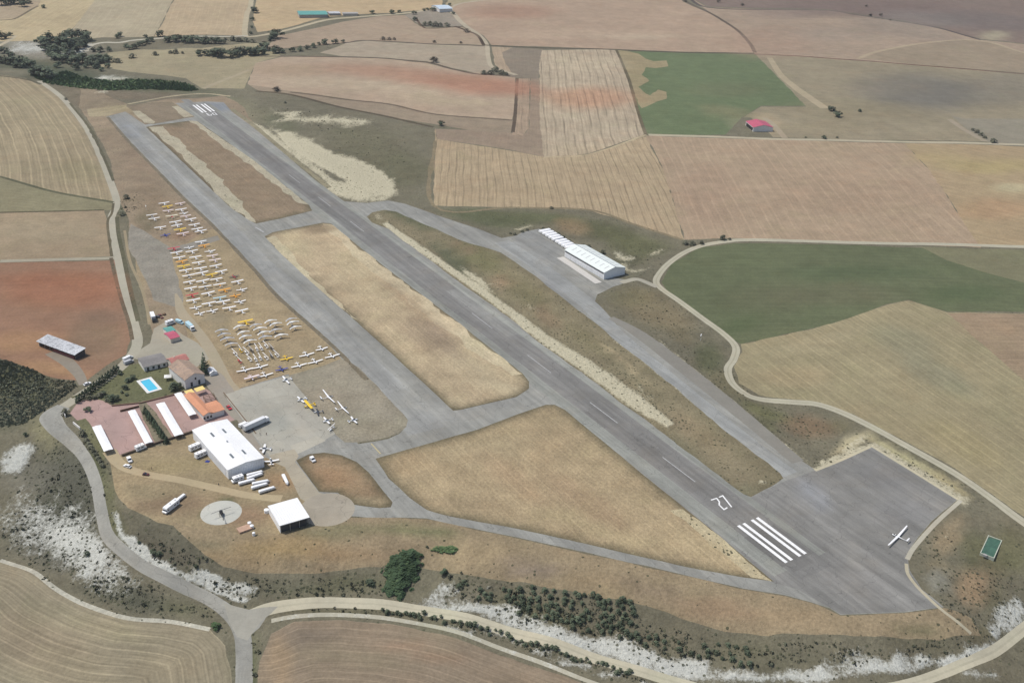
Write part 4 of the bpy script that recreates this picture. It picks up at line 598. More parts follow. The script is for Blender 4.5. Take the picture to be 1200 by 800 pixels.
def ground_mesh(name, v, f, z, kind='structure'):
    idx, inv = np.unique(f, return_inverse=True); P2 = v[idx]; F = inv.reshape(f.shape)
    zz = hh(P2[:, 0], P2[:, 1]); P3 = np.c_[P2, zz]; px = proj(P3)
    me = bpy.data.meshes.new(name); me.from_pydata(P3.tolist(), [], F.tolist())
    c = np.tile(np.array(z['col']), (len(P2), 1)); nm = name
    mar = np.full(len(P2), float(z['marl'])); scr = np.full(len(P2), float(z['scrub'])); fs = np.full(len(P2), float(z['fs']))
    wob = np.stack([fbm(P2[:, 0] / 25, P2[:, 1] / 25, 11) * 7, fbm(P2[:, 0] / 25, P2[:, 1] / 25, 21) * 5], 1) * np.clip(420 / np.maximum(P2[:, 1], 200), .2, 1)[:, None]
    pw = px + wob; pw2 = px + wob * .22
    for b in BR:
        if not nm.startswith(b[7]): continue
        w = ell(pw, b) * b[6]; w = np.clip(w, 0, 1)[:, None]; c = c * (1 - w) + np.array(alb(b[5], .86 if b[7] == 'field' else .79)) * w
    if nm in ('ground', 'heath', 'meadow', 'grass_island', 'field'):
        k = 1.0 if nm != 'field' else .0
        for b in MARL: mar = np.maximum(mar, ell(pw, b) * b[5] * k) if k else mar
        for pl_, ws_, st_ in MARLL:
            L_ = np.array(pl_, float); best = np.full(len(pw), 1e9)
            for i_ in range(len(L_) - 1):
                ab = L_[i_ + 1] - L_[i_]; t_ = np.clip(((pw2 - L_[i_]) @ ab) / (ab @ ab), 0, 1); d_ = np.hypot(*(pw2 - L_[i_] - t_[:, None] * ab).T) / (ws_[i_] * (1 - t_) + ws_[i_ + 1] * t_); best = np.minimum(best, d_)
            if k: mar = np.maximum(mar, (1 - smooth((best - .5) / 1.0)) * st_)
        for b in SCR: scr = np.maximum(scr, ell(pw, b) * b[5] * (k if nm != 'grass_island' else .3)) if k else scr
    if z['edge']:
        d = dist_poly(P2, z['p'], True); e = np.clip(1 - d / 5.5, 0, 1) * z['edge']
        c = c * (1 - e[:, None]) + np.array(alb((100, 94, 72))) * e[:, None]
    uv = np.zeros((len(P2), 2))
    if z['curve'] is not None:
        L = Gn(z['curve']); d = dist_poly(P2, L); uv[:, 0] = d / z['sp'] + .15 * fbm(P2[:, 0] / 60, P2[:, 1] / 60, 3); uv[:, 1] = (P2[:, 0] + P2[:, 1]) / z['sp']
    elif z['row'] is not None:
        a, b = Gn(z['row']); t = (b - a) / np.hypot(*(b - a)); n = np.array([-t[1], t[0]])
        uv[:, 0] = (P2 - a) @ n / z['sp']; uv[:, 1] = (P2 - a) @ t / z['sp']
        if z['mat'] in (M_FIELD,): uv[:, 0] += .2 * fbm(P2[:, 0] / 90, P2[:, 1] / 90, 8)
    elif 'line' in z:
        d = dist_poly(P2, z['line']); uv[:, 0] = d; uv[:, 1] = (P2[:, 0] + P2[:, 1])
    ul = me.uv_layers.new(name='furrow'); li = np.zeros(len(me.loops), np.int32); me.loops.foreach_get('vertex_index', li)
    ul.data.foreach_set('uv', uv[li].ravel())
    ca = me.color_attributes.new('col', 'FLOAT_COLOR', 'POINT'); ca.data.foreach_set('color', np.c_[c, np.ones(len(c))].ravel())
    for an, av in (('fs', fs), ('scrub', scr), ('marl', mar)):
        at = me.attributes.new(an, 'FLOAT', 'POINT'); at.data.foreach_set('value', av)
    me.materials.append(z['mat'])
    me.polygons.foreach_set('use_smooth', np.ones(len(me.polygons), bool))
    o = bpy.data.objects.new(name, me); COL.objects.link(o); o['kind'] = kind
    return o
gv, gf, gown = build_ground()
ZG = dict(name='ground', w=None, col=alb((121, 114, 94)), mat=M_EARTH, fs=0, row=None, sp=1, curve=None, scrub=.12, marl=0, jit=0, edge=0)
ground_mesh('ground', gv, gf[gown == -1], ZG)
for i, z in enumerate(Z):
    m = gown == i
    if m.any(): ground_mesh(z['name'], gv, gf[m], z)
# ------------------------------------------------------------------ building blocks for objects
class MB:
    def __init__(s): s.v = []; s.f = []; s.m = []
    def add(s, vs, fs, mi=0):
        b = len(s.v); s.v += [tuple(map(float, v)) for v in vs]; s.f += [[b + i for i in f] for f in fs]; s.m += [mi] * len(fs); return s
    def box(s, x0, x1, y0, y1, z0, z1, mi=0, taper=0.0):
        t = taper
        return s.add([(x0, y0, z0), (x1, y0, z0), (x1, y1, z0), (x0, y1, z0), (x0 + t, y0 + t, z1), (x1 - t, y0 + t, z1), (x1 - t, y1 - t, z1), (x0 + t, y1 - t, z1)],
                     [[0, 3, 2, 1], [4, 5, 6, 7], [0, 1, 5, 4], [1, 2, 6, 5], [2, 3, 7, 6], [3, 0, 4, 7]], mi)
    def prism_y(s, prof, y0, y1, mi=0):          # profile in x,z extruded along y
        n = len(prof); vs = [(x, y0, z) for x, z in prof] + [(x, y1, z) for x, z in prof]
        return s.add(vs, [list(range(n)), list(range(2 * n - 1, n - 1, -1))] + [[i, i + n, (i + 1) % n + n, (i + 1) % n] for i in range(n)], mi)
    def prism_x(s, prof, x0, x1, mi=0):          # profile in y,z extruded along x
        n = len(prof); vs = [(x0, y, z) for y, z in prof] + [(x1, y, z) for y, z in prof]
        return s.add(vs, [list(range(n))[::-1], list(range(n, 2 * n))] + [[i, (i + 1) % n, (i + 1) % n + n, i + n] for i in range(n)], mi)
    def prism_z(s, prof, z0, z1, mi=0):
        n = len(prof); vs = [(x, y, z0) for x, y in prof] + [(x, y, z1) for x, y in prof]
        return s.add(vs, [list(range(n))[::-1], list(range(n, 2 * n))] + [[i, (i + 1) % n, (i + 1) % n + n, i + n] for i in range(n)], mi)
    def tube(s, p, q, r, r2=None, n=6, mi=0):
        p = Vector(p); q = Vector(q); r2 = r if r2 is None else r2; d = (q - p).normalized()
        u = d.orthogonal().normalized(); w = d.cross(u); vs = []
        for c, rr in ((p, r), (q, r2)):
            vs += [tuple(c + (u * math.cos(a) + w * math.sin(a)) * rr) for a in [2 * PI * i / n for i in range(n)]]
        return s.add(vs, [[i, (i + 1) % n, (i + 1) % n + n, i + n] for i in range(n)] + [list(range(n))[::-1], list(range(n, 2 * n))], mi)
    def loft(s, st, n=8, mi=0, sq=1.0):          # stations (x, y centre, half width, z low, z high)
        vs = []
        for x, yc, hw, z0, z1 in st:
            for i in range(n):
                a = 2 * PI * (i + .5) / n; ca, sa = math.cos(a), math.sin(a)
                ca = math.copysign(abs(ca) ** sq, ca); sa = math.copysign(abs(sa) ** sq, sa)
                vs.append((x, yc + hw * ca, (z0 + z1) / 2 + (z1 - z0) / 2 * sa))
        k = len(st); fs = [[j * n + i, j * n + (i + 1) % n, (j + 1) * n + (i + 1) % n, (j + 1) * n + i] for j in range(k - 1) for i in range(n)]
        return s.add(vs, fs + [list(range(n))[::-1], list(range((k - 1) * n, k * n))], mi)
    def wing(s, x, z, span, cr, ct, sweep=0, dih=0, th=.14, ctr=0, mi=0):     # leading edge x at root
        for sg in (-1, 1):
            vs = []
            for y, c, xs, zz in ((0, cr, 0, 0), (span / 2 * .55, cr * .45 + ct * .55 if ct < cr else cr, sweep * .55, dih * .5), (span / 2 * .96, ct, sweep * .96, dih * .96), (span / 2, ct * .75, sweep + ct * .1, dih)):
                t = th * c / cr
                le = x - xs
                vs += [(le, sg * y, z + zz), (le - c * .3, sg * y, z + zz + t * .7), (le - c, sg * y, z + zz + t * .1), (le - c * .3, sg * y, z + zz - t * .35)]
            fs = [[j * 4 + i, j * 4 + (i + 1) % 4, (j + 1) * 4 + (i + 1) % 4, (j + 1) * 4 + i] for j in range(3) for i in range(4)] + [[12, 13, 14, 15]]
            if sg > 0: fs = [f[::-1] for f in fs]
            s.add(vs, fs, mi)
        return s
    def mesh(s, name, mats, smooth_=False):
        me = bpy.data.meshes.new(name); me.from_pydata(s.v, [], s.f)
        for m in (mats if isinstance(mats, (list, tuple)) else [mats]): me.materials.append(m)
        me.polygons.foreach_set('material_index', s.m)
        if smooth_: me.polygons.foreach_set('use_smooth', [True] * len(s.f))
        me.update(); return me
    def build(s, name, mats, parent=None, smooth_=False):
        me = s.mesh(name, mats, smooth_); bm = bmesh.new(); bm.from_mesh(me); bmesh.ops.recalc_face_normals(bm, faces=bm.faces); bm.to_mesh(me); bm.free()
        o = bpy.data.objects.new(name, me); COL.objects.link(o)
        if parent is not None: o.parent = parent
        return o
USED = {}
def tag(o, label, cat, group=None):
    o['label'] = label; o['category'] = cat
    if group: o['group'] = group
    return o
def thing(name, label, cat, loc=(0, 0, 0), rz=0.0, group=None):
    o = bpy.data.objects.new(name, None); COL.objects.link(o); o.location = loc; o.rotation_euler = (0, 0, rz); o.empty_display_size = .5
    return tag(o, label, cat, group)
def copy_thing(src, label, loc, rz, group=None, scale=None):
    c = src.copy(); COL.objects.link(c); c.location = loc; c.rotation_euler = (0, 0, rz); c['label'] = label
    if group: c['group'] = group
    if scale: c.scale = scale
    for ch in list(src.children):
        d = ch.copy(); COL.objects.link(d); d.parent = c
        for g in list(ch.children):
            e = g.copy(); COL.objects.link(e); e.parent = d
    return c
def rect(a, b, c):
    """a->b is the local x axis, c gives the depth side; returns centre, rotation, length, depth"""
    A, B, C_ = (G(*p) for p in (a, b, c)); x = Vector((B.x - A.x, B.y - A.y)); L = x.length; x /= L
    y = Vector((-x.y, x.x)); d = (Vector((C_.x - A.x, C_.y - A.y))).dot(y)
    if d < 0:      # flip so that the depth side is +y
        A, B = B, A; x = -x; y = -y; d = -d
    cen = Vector((A.x, A.y)) + x * L / 2 + y * d / 2
    return Vector((cen.x, cen.y, float(hh(cen.x, cen.y)))), math.atan2(x.y, x.x), L, d
def head(p, q):          # heading of the line photo point p -> q
    a, b = G(*p), G(*q); return math.atan2(b.y - a.y, b.x - a.x)

def paint(name, rgb, rough=.45, spec=.4, var=.06, metal=0.0, scale=.8):
    m, nt, b = newmat(name, rough, spec); b.inputs['Metallic'].default_value = metal
    g = N(nt, 'ShaderNodeTexCoord').outputs['Object']
    f = mth(nt, 'MULTIPLY', mrange(nt, noise(nt, g, scale, 4, .65), .3, .7, 1 - var, 1 + var, False), mrange(nt, noise(nt, g, scale * 6, 2, .6), .3, .7, 1 - var * .6, 1 + var * .6, False))
    fc = N(nt, 'ShaderNodeCombineXYZ')
    for i in range(3): nt.links.new(f, fc.inputs[i])
    nt.links.new(mixc(nt, 1.0, rgb, fc.outputs[0], 'MULTIPLY'), b.inputs['Base Color']); return m
def ribbed(name, rgb, period, depth=.12, axis=0, rough=.5, var=.08, dirt=.0, rgb2=None):
    m, nt, b = newmat(name, rough, .3); g = N(nt, 'ShaderNodeTexCoord').outputs['Object']
    sp = N(nt, 'ShaderNodeSeparateXYZ'); nt.links.new(g, sp.inputs[0])
    w = mth(nt, 'SINE', mth(nt, 'MULTIPLY', sp.outputs[axis], 2 * PI / period))
    n1 = noise(nt, g, .12, 4, .6); n2 = noise(nt, g, 1.2, 4, .7)
    f = mth(nt, 'ADD', 1.0, mth(nt, 'MULTIPLY', w, depth)); f = mth(nt, 'MULTIPLY', f, mrange(nt, n1, .3, .7, 1 - var, 1 + var, False)); f = mth(nt, 'MULTIPLY', f, mrange(nt, n2, .3, .7, 1 - var, 1 + var, False))
    fc = N(nt, 'ShaderNodeCombineXYZ')
    for i in range(3): nt.links.new(f, fc.inputs[i])
    base = rgb if rgb2 is None else mixc(nt, mrange(nt, noise(nt, g, .5, 5, .75), .45, .62), rgb, rgb2)
    nt.links.new(mixc(nt, 1.0, base, fc.outputs[0], 'MULTIPLY'), b.inputs['Base Color'])
    bp = N(nt, 'ShaderNodeBump'); bp.inputs['Strength'].default_value = .4; bp.inputs['Distance'].default_value = .08; nt.links.new(w, bp.inputs['Height']); nt.links.new(bp.outputs[0], b.inputs['Normal'])
    return m
WHITE = paint('white paint', (.80, .80, .79), .4, .4, .03); OFFW = paint('off white paint', (.66, .66, .63), .5, .3, .06)
RED = paint('red paint', (.50, .035, .05), .4); YEL = paint('yellow paint', (.78, .52, .03), .4); ORG = paint('orange paint', (.80, .36, .03), .4)
BLU = paint('dark blue paint', (.03, .05, .26), .4); CYAN = paint('pale blue paint', (.42, .60, .66), .4); PNK = paint('pale pink white paint', (.72, .62, .62), .4); CRM = paint('cream paint', (.70, .66, .50), .4)
GREYP = paint('light grey paint', (.42, .43, .44), .5); DKG = paint('dark grey paint', (.06, .06, .065), .5); BLK = paint('black rubber', (.02, .02, .02), .8)
GLASS = paint('dark glass', (.035, .045, .055), .12, .6, .02); METAL = paint('bare metal', (.45, .46, .47), .35, .5, .1, .6)
WOOD = paint('brown timber', (.14, .085, .05), .8, .2, .15); BRICKR = ribbed('red brick', (.16, .05, .05), .5, .1, 2); PLAST = paint('white plaster wall', (.68, .66, .62), .9, .2, .07, 0, .4); PLASTC = paint('cream plaster wall', (.60, .54, .45), .9, .2, .08, 0, .4)
CONCW = paint('grey concrete', (.34, .33, .31), .9, .2, .1, 0, .5); SHEETW = ribbed('white roof sheet', (.76, .76, .745), 1.1, .05, 0, .5, .06)
SHEETG = ribbed('pale grey wall sheet', (.80, .80, .79), .9, .05, 0, .5, .05); TILE_T = ribbed('tan clay tiles', (.36, .26, .19), .45, .14, 0, .85, .14, 0, (.26, .20, .16)); TILE_O = ribbed('orange clay tiles', (.55, .26, .15), .45, .10, 0, .85, .09)
TILE_R = ribbed('red clay tiles', (.42, .18, .15), .45, .14, 0, .85, .14); TILE_G = ribbed('grey weathered tiles', (.20, .19, .18), .45, .14, 0, .9, .15); SHEETR = ribbed('crimson roof sheet', (.42, .085, .13), 1.0, .06, 0, .5, .08); SHEETGR = ribbed('green roof sheet', (.10, .30, .26), 1.0, .06, 0, .5, .08)
SHEETOLD = ribbed('old fibre cement sheet', (.48, .49, .50), 1.0, .10, 0, .8, .18, 0, (.26, .27, .28)); SHEETB = ribbed('pale blue roof sheet', (.48, .56, .62), 1.0, .06, 0, .5, .08)
PAINTW = paint('white road paint', (.72, .72, .70), .8, .2, .10, 0, .6); PAINTWORN = paint('worn road paint', (.34, .34, .33), .85, .2, .3, 0, .9); PAINTY = paint('yellow road paint', (.42, .36, .20), .8, .2, .12)
ORD = ['zeroth', 'first', 'second', 'third', 'fourth', 'fifth', 'sixth', 'seventh', 'eighth', 'ninth', 'tenth', 'eleventh', 'twelfth', 'thirteenth', 'fourteenth', 'fifteenth', 'sixteenth', 'seventeenth', 'eighteenth', 'nineteenth', 'twentieth']

# ------------------------------------------------------------------ painted markings (flat on the asphalt)
def flat(name, quads, mat, dz=.03):
    b = MB()
    for q in quads: b.add([(x, y, float(hh(x, y)) + dz) for x, y in q], [list(range(len(q)))])
    o = b.build(name, mat); o['kind'] = 'structure'
    for p in o.data.polygons:
        if p.normal.z < 0: p.flip()
    return o
def rq(s0, s1, t0, t1): return [RW(s0, t0), RW(s1, t0), RW(s1, t1), RW(s0, t1)]
OFFS = [(-7.2, -5.4), (-3.7, -1.9), (1.9, 3.7), (5.4, 7.2)]
bn = Gn([(863.4, 615.8), (889.3, 605.7), (920.2, 659.6), (945.1, 647.8)]); tm = ((bn - RUN_A) @ RN); ss = (bn - RUN_A) @ RD; tc = tm.mean()
flat('threshold_marking', [rq(ss[:2].mean(), ss[2:].mean(), a + tc, b + tc) for a, b in OFFS], PAINTW)
fn = Gn([(225.9, 122.9), (241.2, 122), (236.2, 132.2), (251.7, 130.8)]); fs_ = (fn - RUN_A) @ RD; ft = ((fn - RUN_A) @ RN).mean()
flat('threshold_marking', [rq(fs_[:2].mean(), fs_[2:].mean(), a * 1.0 + ft, b * 1.0 + ft) for a, b in OFFS], PAINTW)
def stroke(pl, w):
    pl = [np.array(p, float) for p in pl]; q = []; n = len(pl); L = []; Rr = []
    for i in range(n):
        d = (pl[min(i + 1, n - 1)] - pl[max(i - 1, 0)]); d /= np.hypot(*d); nn = np.array([-d[1], d[0]])
        if 0 < i < n - 1:
            d1 = pl[i] - pl[i - 1]; d1 /= np.hypot(*d1); k = 1 / max(.45, abs(d1 @ d))
        else: k = 1
        L.append(pl[i] + nn * w / 2 * k); Rr.append(pl[i] - nn * w / 2 * k)
    return [[L[i], L[i + 1], Rr[i + 1], Rr[i]] for i in range(n - 1)]
two = Gn([(833.3, 585.6), (839.8, 583.5), (842.9, 587.6), (842.9, 591.4), (848.4, 596.7), (851.8, 594.7)]); sev = Gn([(842.6, 582.4), (846.9, 580.5), (857.0, 593.3)])
def segs(pl, w):
    out = []
    for i in range(len(pl) - 1):
        a = np.array(pl[i], float); b = np.array(pl[i + 1], float); d = (b - a) / np.hypot(*(b - a)); n = np.array([-d[1], d[0]]) * w / 2; s0 = d * (w / 2 if i else 0); out.append([a + n + s0, b + n + d * w / 2, b - n + d * w / 2, a - n + s0])
    return out
flat('runway_number', segs(two, .75), PAINTW); flat('runway_number', segs(sev, .75), PAINTW)
def glyph(pl, s, t, dir_): return [RW(s + dir_ * u, t - dir_ * v) for u, v in pl]
s9 = fs_[2:].mean() + 5
zero = [(0, 0), (9, 0), (9, 3), (0, 3), (0, 0)]; nine = [(0, 0), (0, 3), (9, 3), (9, 0), (4.5, 0), (4.5, 3)]
flat('runway_number', [q for g_, t0 in ((zero, 4.6), (nine, -1.2)) for i in range(len(g_) - 1) for q in stroke([RW(s9 + g_[i][0], ft + t0 - g_[i][1]), RW(s9 + g_[i + 1][0], ft + t0 - g_[i + 1][1])], .9)], PAINTW)
sm = {k: (Gn([p])[0] - RUN_A) @ RD for k, p in enumerate([(346.8, 209.4), (381.3, 236), (420.5, 264.8), (567.5, 375), (632.3, 426), (707.6, 483.1), (795.9, 549.4)])}
flat('centreline_marking', [rq(s - 13, s + 13, tc - .28, tc + .28) for s in sm.values()], PAINTWORN)
flat('holding_line', stroke(Gn([(435, 519.5), (446, 531.5)]), .7), PAINTY)
flat('edge_marking', stroke(Gn([(299, 266), (309, 272)]), 1.2), PAINTWORN)

# ------------------------------------------------------------------ aircraft
WEST = math.atan2(-RD[1], -RD[0]); EAST = WEST + PI; NORTH = math.atan2(RN[1], RN[0]); SOUTH = NORTH + PI
def prop_mb(x, z, r=.85):
    b = MB(); b.box(x, x + .06, -.07, .07, z - r, z + r); b.tube((x - .05, 0, z), (x + .25, 0, z), .13, .04, 6); return b
def wheels(par, pts, r=.2):
    for p in pts:
        b = MB(); b.tube((p[0], p[1] - .07, r), (p[0], p[1] + .07, r), r, n=8); b.tube((p[0], p[1], r), (p[0] + p[3], p[1] * .35, p[2]), .05, n=4); b.build('wheel', BLK, par)
def hw_plane(col, wcol, name='light_aircraft', span=10.2):
    t = thing(name, '', 'light aircraft')
    MB().loft([(2.9, 0, .22, .75, 1.15), (2.3, 0, .42, .6, 1.3), (1.3, 0, .55, .5, 1.6), (.2, 0, .55, .5, 1.85), (-.9, 0, .45, .65, 1.75), (-2.2, 0, .2, .95, 1.4), (-3.5, 0, .06, 1.1, 1.25)], 8).build('fuselage', col, t, True)
    MB().wing(1.1, 1.92, span, 1.6, 1.5, .05, .1, .2).build('wing', wcol, t)
    MB().wing(-2.8, 1.18, 2.8, .85, .6, .25, 0, .08).build('tailplane', wcol, t)
    MB().prism_y([(-2.6, 1.25), (-3.3, 2.15), (-3.75, 2.15), (-3.65, 1.15)], -.05, .05).build('fin', col, t)
    MB().loft([(1.62, 0, .42, 1.3, 1.55), (1.0, 0, .5, 1.3, 1.86), (.2, 0, .565, 1.25, 1.7)], 8).build('windscreen', GLASS, t)
    prop_mb(2.92, .95).build('propeller', DKG, t)
    wheels(t, [(2.2, 0, .8, -.1), (.1, .85, .7, .1), (.1, -.85, .7, .1)]); return t
def lw_plane(col, wcol, name='light_aircraft', span=8.8, big=1.0):
    t = thing(name, '', 'light aircraft')
    MB().loft([(2.9, 0, .25, .7, 1.15), (2.3, 0, .45, .55, 1.3), (1.2, 0, .55, .5, 1.4), (.0, 0, .55, .5, 1.4), (-1.2, 0, .4, .6, 1.35), (-2.6, 0, .18, .8, 1.2), (-3.6, 0, .06, .95, 1.1)], 8).build('fuselage', col, t, True)
    MB().wing(.9, .68, span, 1.5, 1.0, .1, .45, .18).build('wing', wcol, t)
    MB().wing(-2.9, 1.0, 2.9, .85, .6, .2, 0, .08).build('tailplane', wcol, t)
    MB().prism_y([(-2.7, 1.1), (-3.4, 2.0), (-3.85, 2.0), (-3.75, 1.0)], -.05, .05).build('fin', col, t)
    MB().loft([(1.35, 0, .15, 1.25, 1.42), (.8, 0, .42, 1.2, 1.85), (-.1, 0, .44, 1.2, 1.9), (-1.1, 0, .2, 1.2, 1.45)], 8).build('canopy', GLASS, t, True)
    prop_mb(2.92, .93).build('propeller', DKG, t)
    wheels(t, [(2.1, 0, .7, -.1), (.0, 1.1, .7, .0), (.0, -1.1, .7, .0)]); return t
def trike(col):
    t = thing('weight_shift_trike', '', 'trike')
    b = MB()      # billowed delta sail on a keel
    span = 5.0; k = 8
    for sg in (-1, 1):
        vs = []
        for i in range(k + 1):
            f = i / k; y = sg * span * f; le = 1.9 - 2.6 * f; te = -.75 - 1.35 * f * f + .35 * math.sin(PI * f); le2 = max(le, te + .12)
            dz = -.32 * f * f
            for c, bz in ((0, 0), (.35, .28 * math.sin(PI * min(f * 1.5, 1)) + .08), (.75, .18 * math.sin(PI * f)), (1, -.03)):
                vs.append((le2 + (te - le2) * c, y, 3.05 + dz + bz))
        n0 = len(vs); vs += [(x, y, z - .05) for x, y, z in vs]
        fs = [[i * 4 + j, i * 4 + j + 1, (i + 1) * 4 + j + 1, (i + 1) * 4 + j] for i in range(k) for j in range(3)]
        fs += [[a + n0 for a in f_[::-1]] for f_ in fs]
        b.add(vs, fs)
    b.build('sail', col, t)
    MB().loft([(1.7, 0, .05, .45, .6), (1.2, 0, .3, .3, .8), (.3, 0, .36, .3, 1.05), (-.6, 0, .3, .35, .8), (-1.1, 0, .1, .5, .7)], 8).build('pod', OFFW, t, True)
    m = MB(); m.tube((-.3, 0, .7), (-.1, 0, 3.0), .06); m.tube((.1, -.9, 2.0), (.1, .9, 2.0), .04); m.tube((.1, -.9, 2.0), (-.1, 0, 3.0), .03); m.tube((.1, .9, 2.0), (-.1, 0, 3.0), .03); m.tube((1.9, 0, 3.0), (-1.5, 0, 3.0), .05); m.build('frame', METAL, t)
    prop_mb(-1.3, 1.0, .8).build('propeller', DKG, t)
    wheels(t, [(1.3, 0, .5, -.1), (-.6, .9, .5, .1), (-.6, -.9, .5, .1)]); return t
def gyro(col, col2):
    t = thing('gyroplane', '', 'gyroplane')
    MB().loft([(2.1, 0, .08, .5, .75), (1.5, 0, .35, .35, 1.0), (.5, 0, .42, .3, 1.2), (-.4, 0, .4, .35, 1.3), (-1.0, 0, .2, .5, 1.0)], 8).build('fuselage', col, t, True)
    b = MB(); b.tube((-.3, 0, 1.0), (-.25, 0, 2.5), .08); b.tube((-.8, 0, .5), (-2.9, 0, .55), .07); b.build('mast', METAL, t)
    MB().box(-4.4, 3.9, -.16, .16, 2.52, 2.6).build('rotor', col2, t)
    b = MB(); b.box(-3.1, -2.4, -.7, .7, .6, .66)
    for y in (-.7, 0, .7): b.prism_y([(-2.4, .6), (-2.7, 1.5), (-3.2, 1.5), (-3.15, .5)], y - .03, y + .03)
    b.build('tail_fins', col, t)
    prop_mb(-1.25, 1.1, .8).build('propeller', DKG, t)
    wheels(t, [(1.5, 0, .5, -.1), (-.5, .8, .5, .1), (-.5, -.8, .5, .1)]); return t
def glider(span, name='motor_glider', L=7.6, chord=1.1, ttail=True):
    t = thing(name, '', 'glider')
    MB().loft([(L * .36, 0, .1, .55, .8), (L * .3, 0, .32, .4, 1.05), (L * .12, 0, .38, .38, 1.25), (-L * .08, 0, .26, .5, 1.1), (-L * .3, 0, .13, .65, .9), (-L * .62, 0, .1, .7, .9)], 8).build('fuselage', WHITE, t, True)
    MB().wing(.55, 1.02, span, chord, chord * .5, .12, .55, .14).build('wing', WHITE, t)
    MB().wing(-L * .56, 1.9 if ttail else .95, 3.0, .65, .45, .1, 0, .07).build('tailplane', WHITE, t)
    MB().prism_y([(-L * .48, .85), (-L * .57, 1.92), (-L * .66, 1.92), (-L * .65, .65)], -.05, .05).build('fin', WHITE, t)
    MB().loft([(L * .29, 0, .12, 1.0, 1.06), (L * .2, 0, .3, .95, 1.32), (L * .1, 0, .3, .95, 1.36), (L * .02, 0, .12, 1.0, 1.15)], 8).build('canopy', GLASS, t, True)
    prop_mb(L * .37, .68, .75).build('propeller', DKG, t)
    wheels(t, [(.3, 0, .6, .0), (-L * .6, 0, .7, .0)], .2); return t
PROTO = {}
def place(kind, px, py, ang, label, group, scale=1.0):
    if kind not in PROTO:
        W_ = WHITE
        mk = {'hw': lambda: hw_plane(W_, W_), 'hwk': lambda: hw_plane(DKG, W_), 'hwr': lambda: hw_plane(RED, W_), 'red': lambda: hw_plane(RED, RED), 'org': lambda: hw_plane(ORG, ORG), 'yel': lambda: hw_plane(YEL, YEL), 'cyan': lambda: hw_plane(CYAN, CYAN),
              'pnk': lambda: hw_plane(PNK, PNK), 'hwo': lambda: hw_plane(ORG, W_), 'lw': lambda: lw_plane(W_, W_), 'lwy': lambda: lw_plane(YEL, YEL), 'lwo': lambda: lw_plane(ORG, ORG), 'lwb': lambda: lw_plane(BLU, BLU), 'lwr': lambda: lw_plane(RED, DKG), 'lwk': lambda: lw_plane(GREYP, DKG), 'hwc': lambda: hw_plane(RED, CRM),
              'trike': lambda: trike(GREYP), 'trikew': lambda: trike(OFFW), 'gyw': lambda: gyro(WHITE, WHITE), 'gyr': lambda: gyro(RED, OFFW), 'gyk': lambda: gyro(DKG, GREYP), 'gyy': lambda: gyro(YEL, OFFW), 'mg': lambda: glider(16.5), 'lwg': lambda: lw_plane(W_, W_, span=11.0)}[kind]
        o = mk(); PROTO[kind] = o; p = G(px, py); o.location = p; o.rotation_euler = (0, 0, ang); o['label'] = label; o['group'] = group; o.scale = (scale,) * 3
        return o
    return copy_thing(PROTO[kind], label, G(px, py), ang, group, (scale,) * 3)
CN = {'hw': 'white high-wing light aircraft', 'hwk': 'white-winged dark light aircraft', 'hwr': 'white-winged red light aircraft', 'red': 'red light aircraft', 'org': 'orange light aircraft', 'yel': 'yellow light aircraft', 'cyan': 'pale blue light aircraft', 'pnk': 'pale pinkish white light aircraft',
      'hwo': 'white-winged orange light aircraft', 'lw': 'white low-wing light aircraft', 'lwy': 'yellow low-wing light aircraft', 'lwo': 'orange low-wing light aircraft', 'lwb': 'dark blue low-wing light aircraft', 'lwr': 'red light aircraft with dark wings', 'lwk': 'grey light aircraft with dark wings', 'hwc': 'cream-winged red light aircraft',
      'trike': 'grey delta-winged trike', 'trikew': 'off-white delta-winged trike', 'gyw': 'white gyroplane', 'gyr': 'red gyroplane', 'gyk': 'dark gyroplane', 'gyy': 'yellow gyroplane', 'mg': 'white motor glider', 'lwg': 'long-winged white light aircraft'}
def crop(ox, oy, sc): return lambda x, y: (ox + x / sc, oy + y / sc)
rj = random.Random(4)
def files(cr, fl, where, group, ang, dy=0):
    for fi, col in enumerate(fl):
        side = ['left', 'second', 'third', 'right'] if len(fl) == 4 else (['left', 'middle', 'right'] if len(fl) == 3 else ['only'])
        for i, (k, x, y) in enumerate(col):
            p = cr(x, y); e = ORD[i + 1]
            place(k, p[0], p[1] + dy, ang + rj.uniform(-.07, .07), f'{CN[k]}, {e} from far end, {side[fi]} file {where}', group, rj.uniform(.84, .95))
files(crop(160, 230, 8.571), [[('hwk', 155, 205), ('hw', 180, 240), ('hw', 240, 330), ('lwb', 290, 398)],
      [('hw', 278, 85), ('yel', 312, 118), ('pnk', 320, 160), ('hwc', 357, 215), ('hw', 392, 275), ('hw', 408, 308), ('yel', 440, 350), ('pnk', 468, 392)],
      [('pnk', 440, 88), ('hw', 450, 150), ('lw', 475, 178), ('pnk', 495, 215), ('hw', 545, 250), ('hw', 582, 302), ('hw', 612, 345), ('hw', 648, 368)]], 'of far parking block', 'light aircraft in the far parking block', WEST)
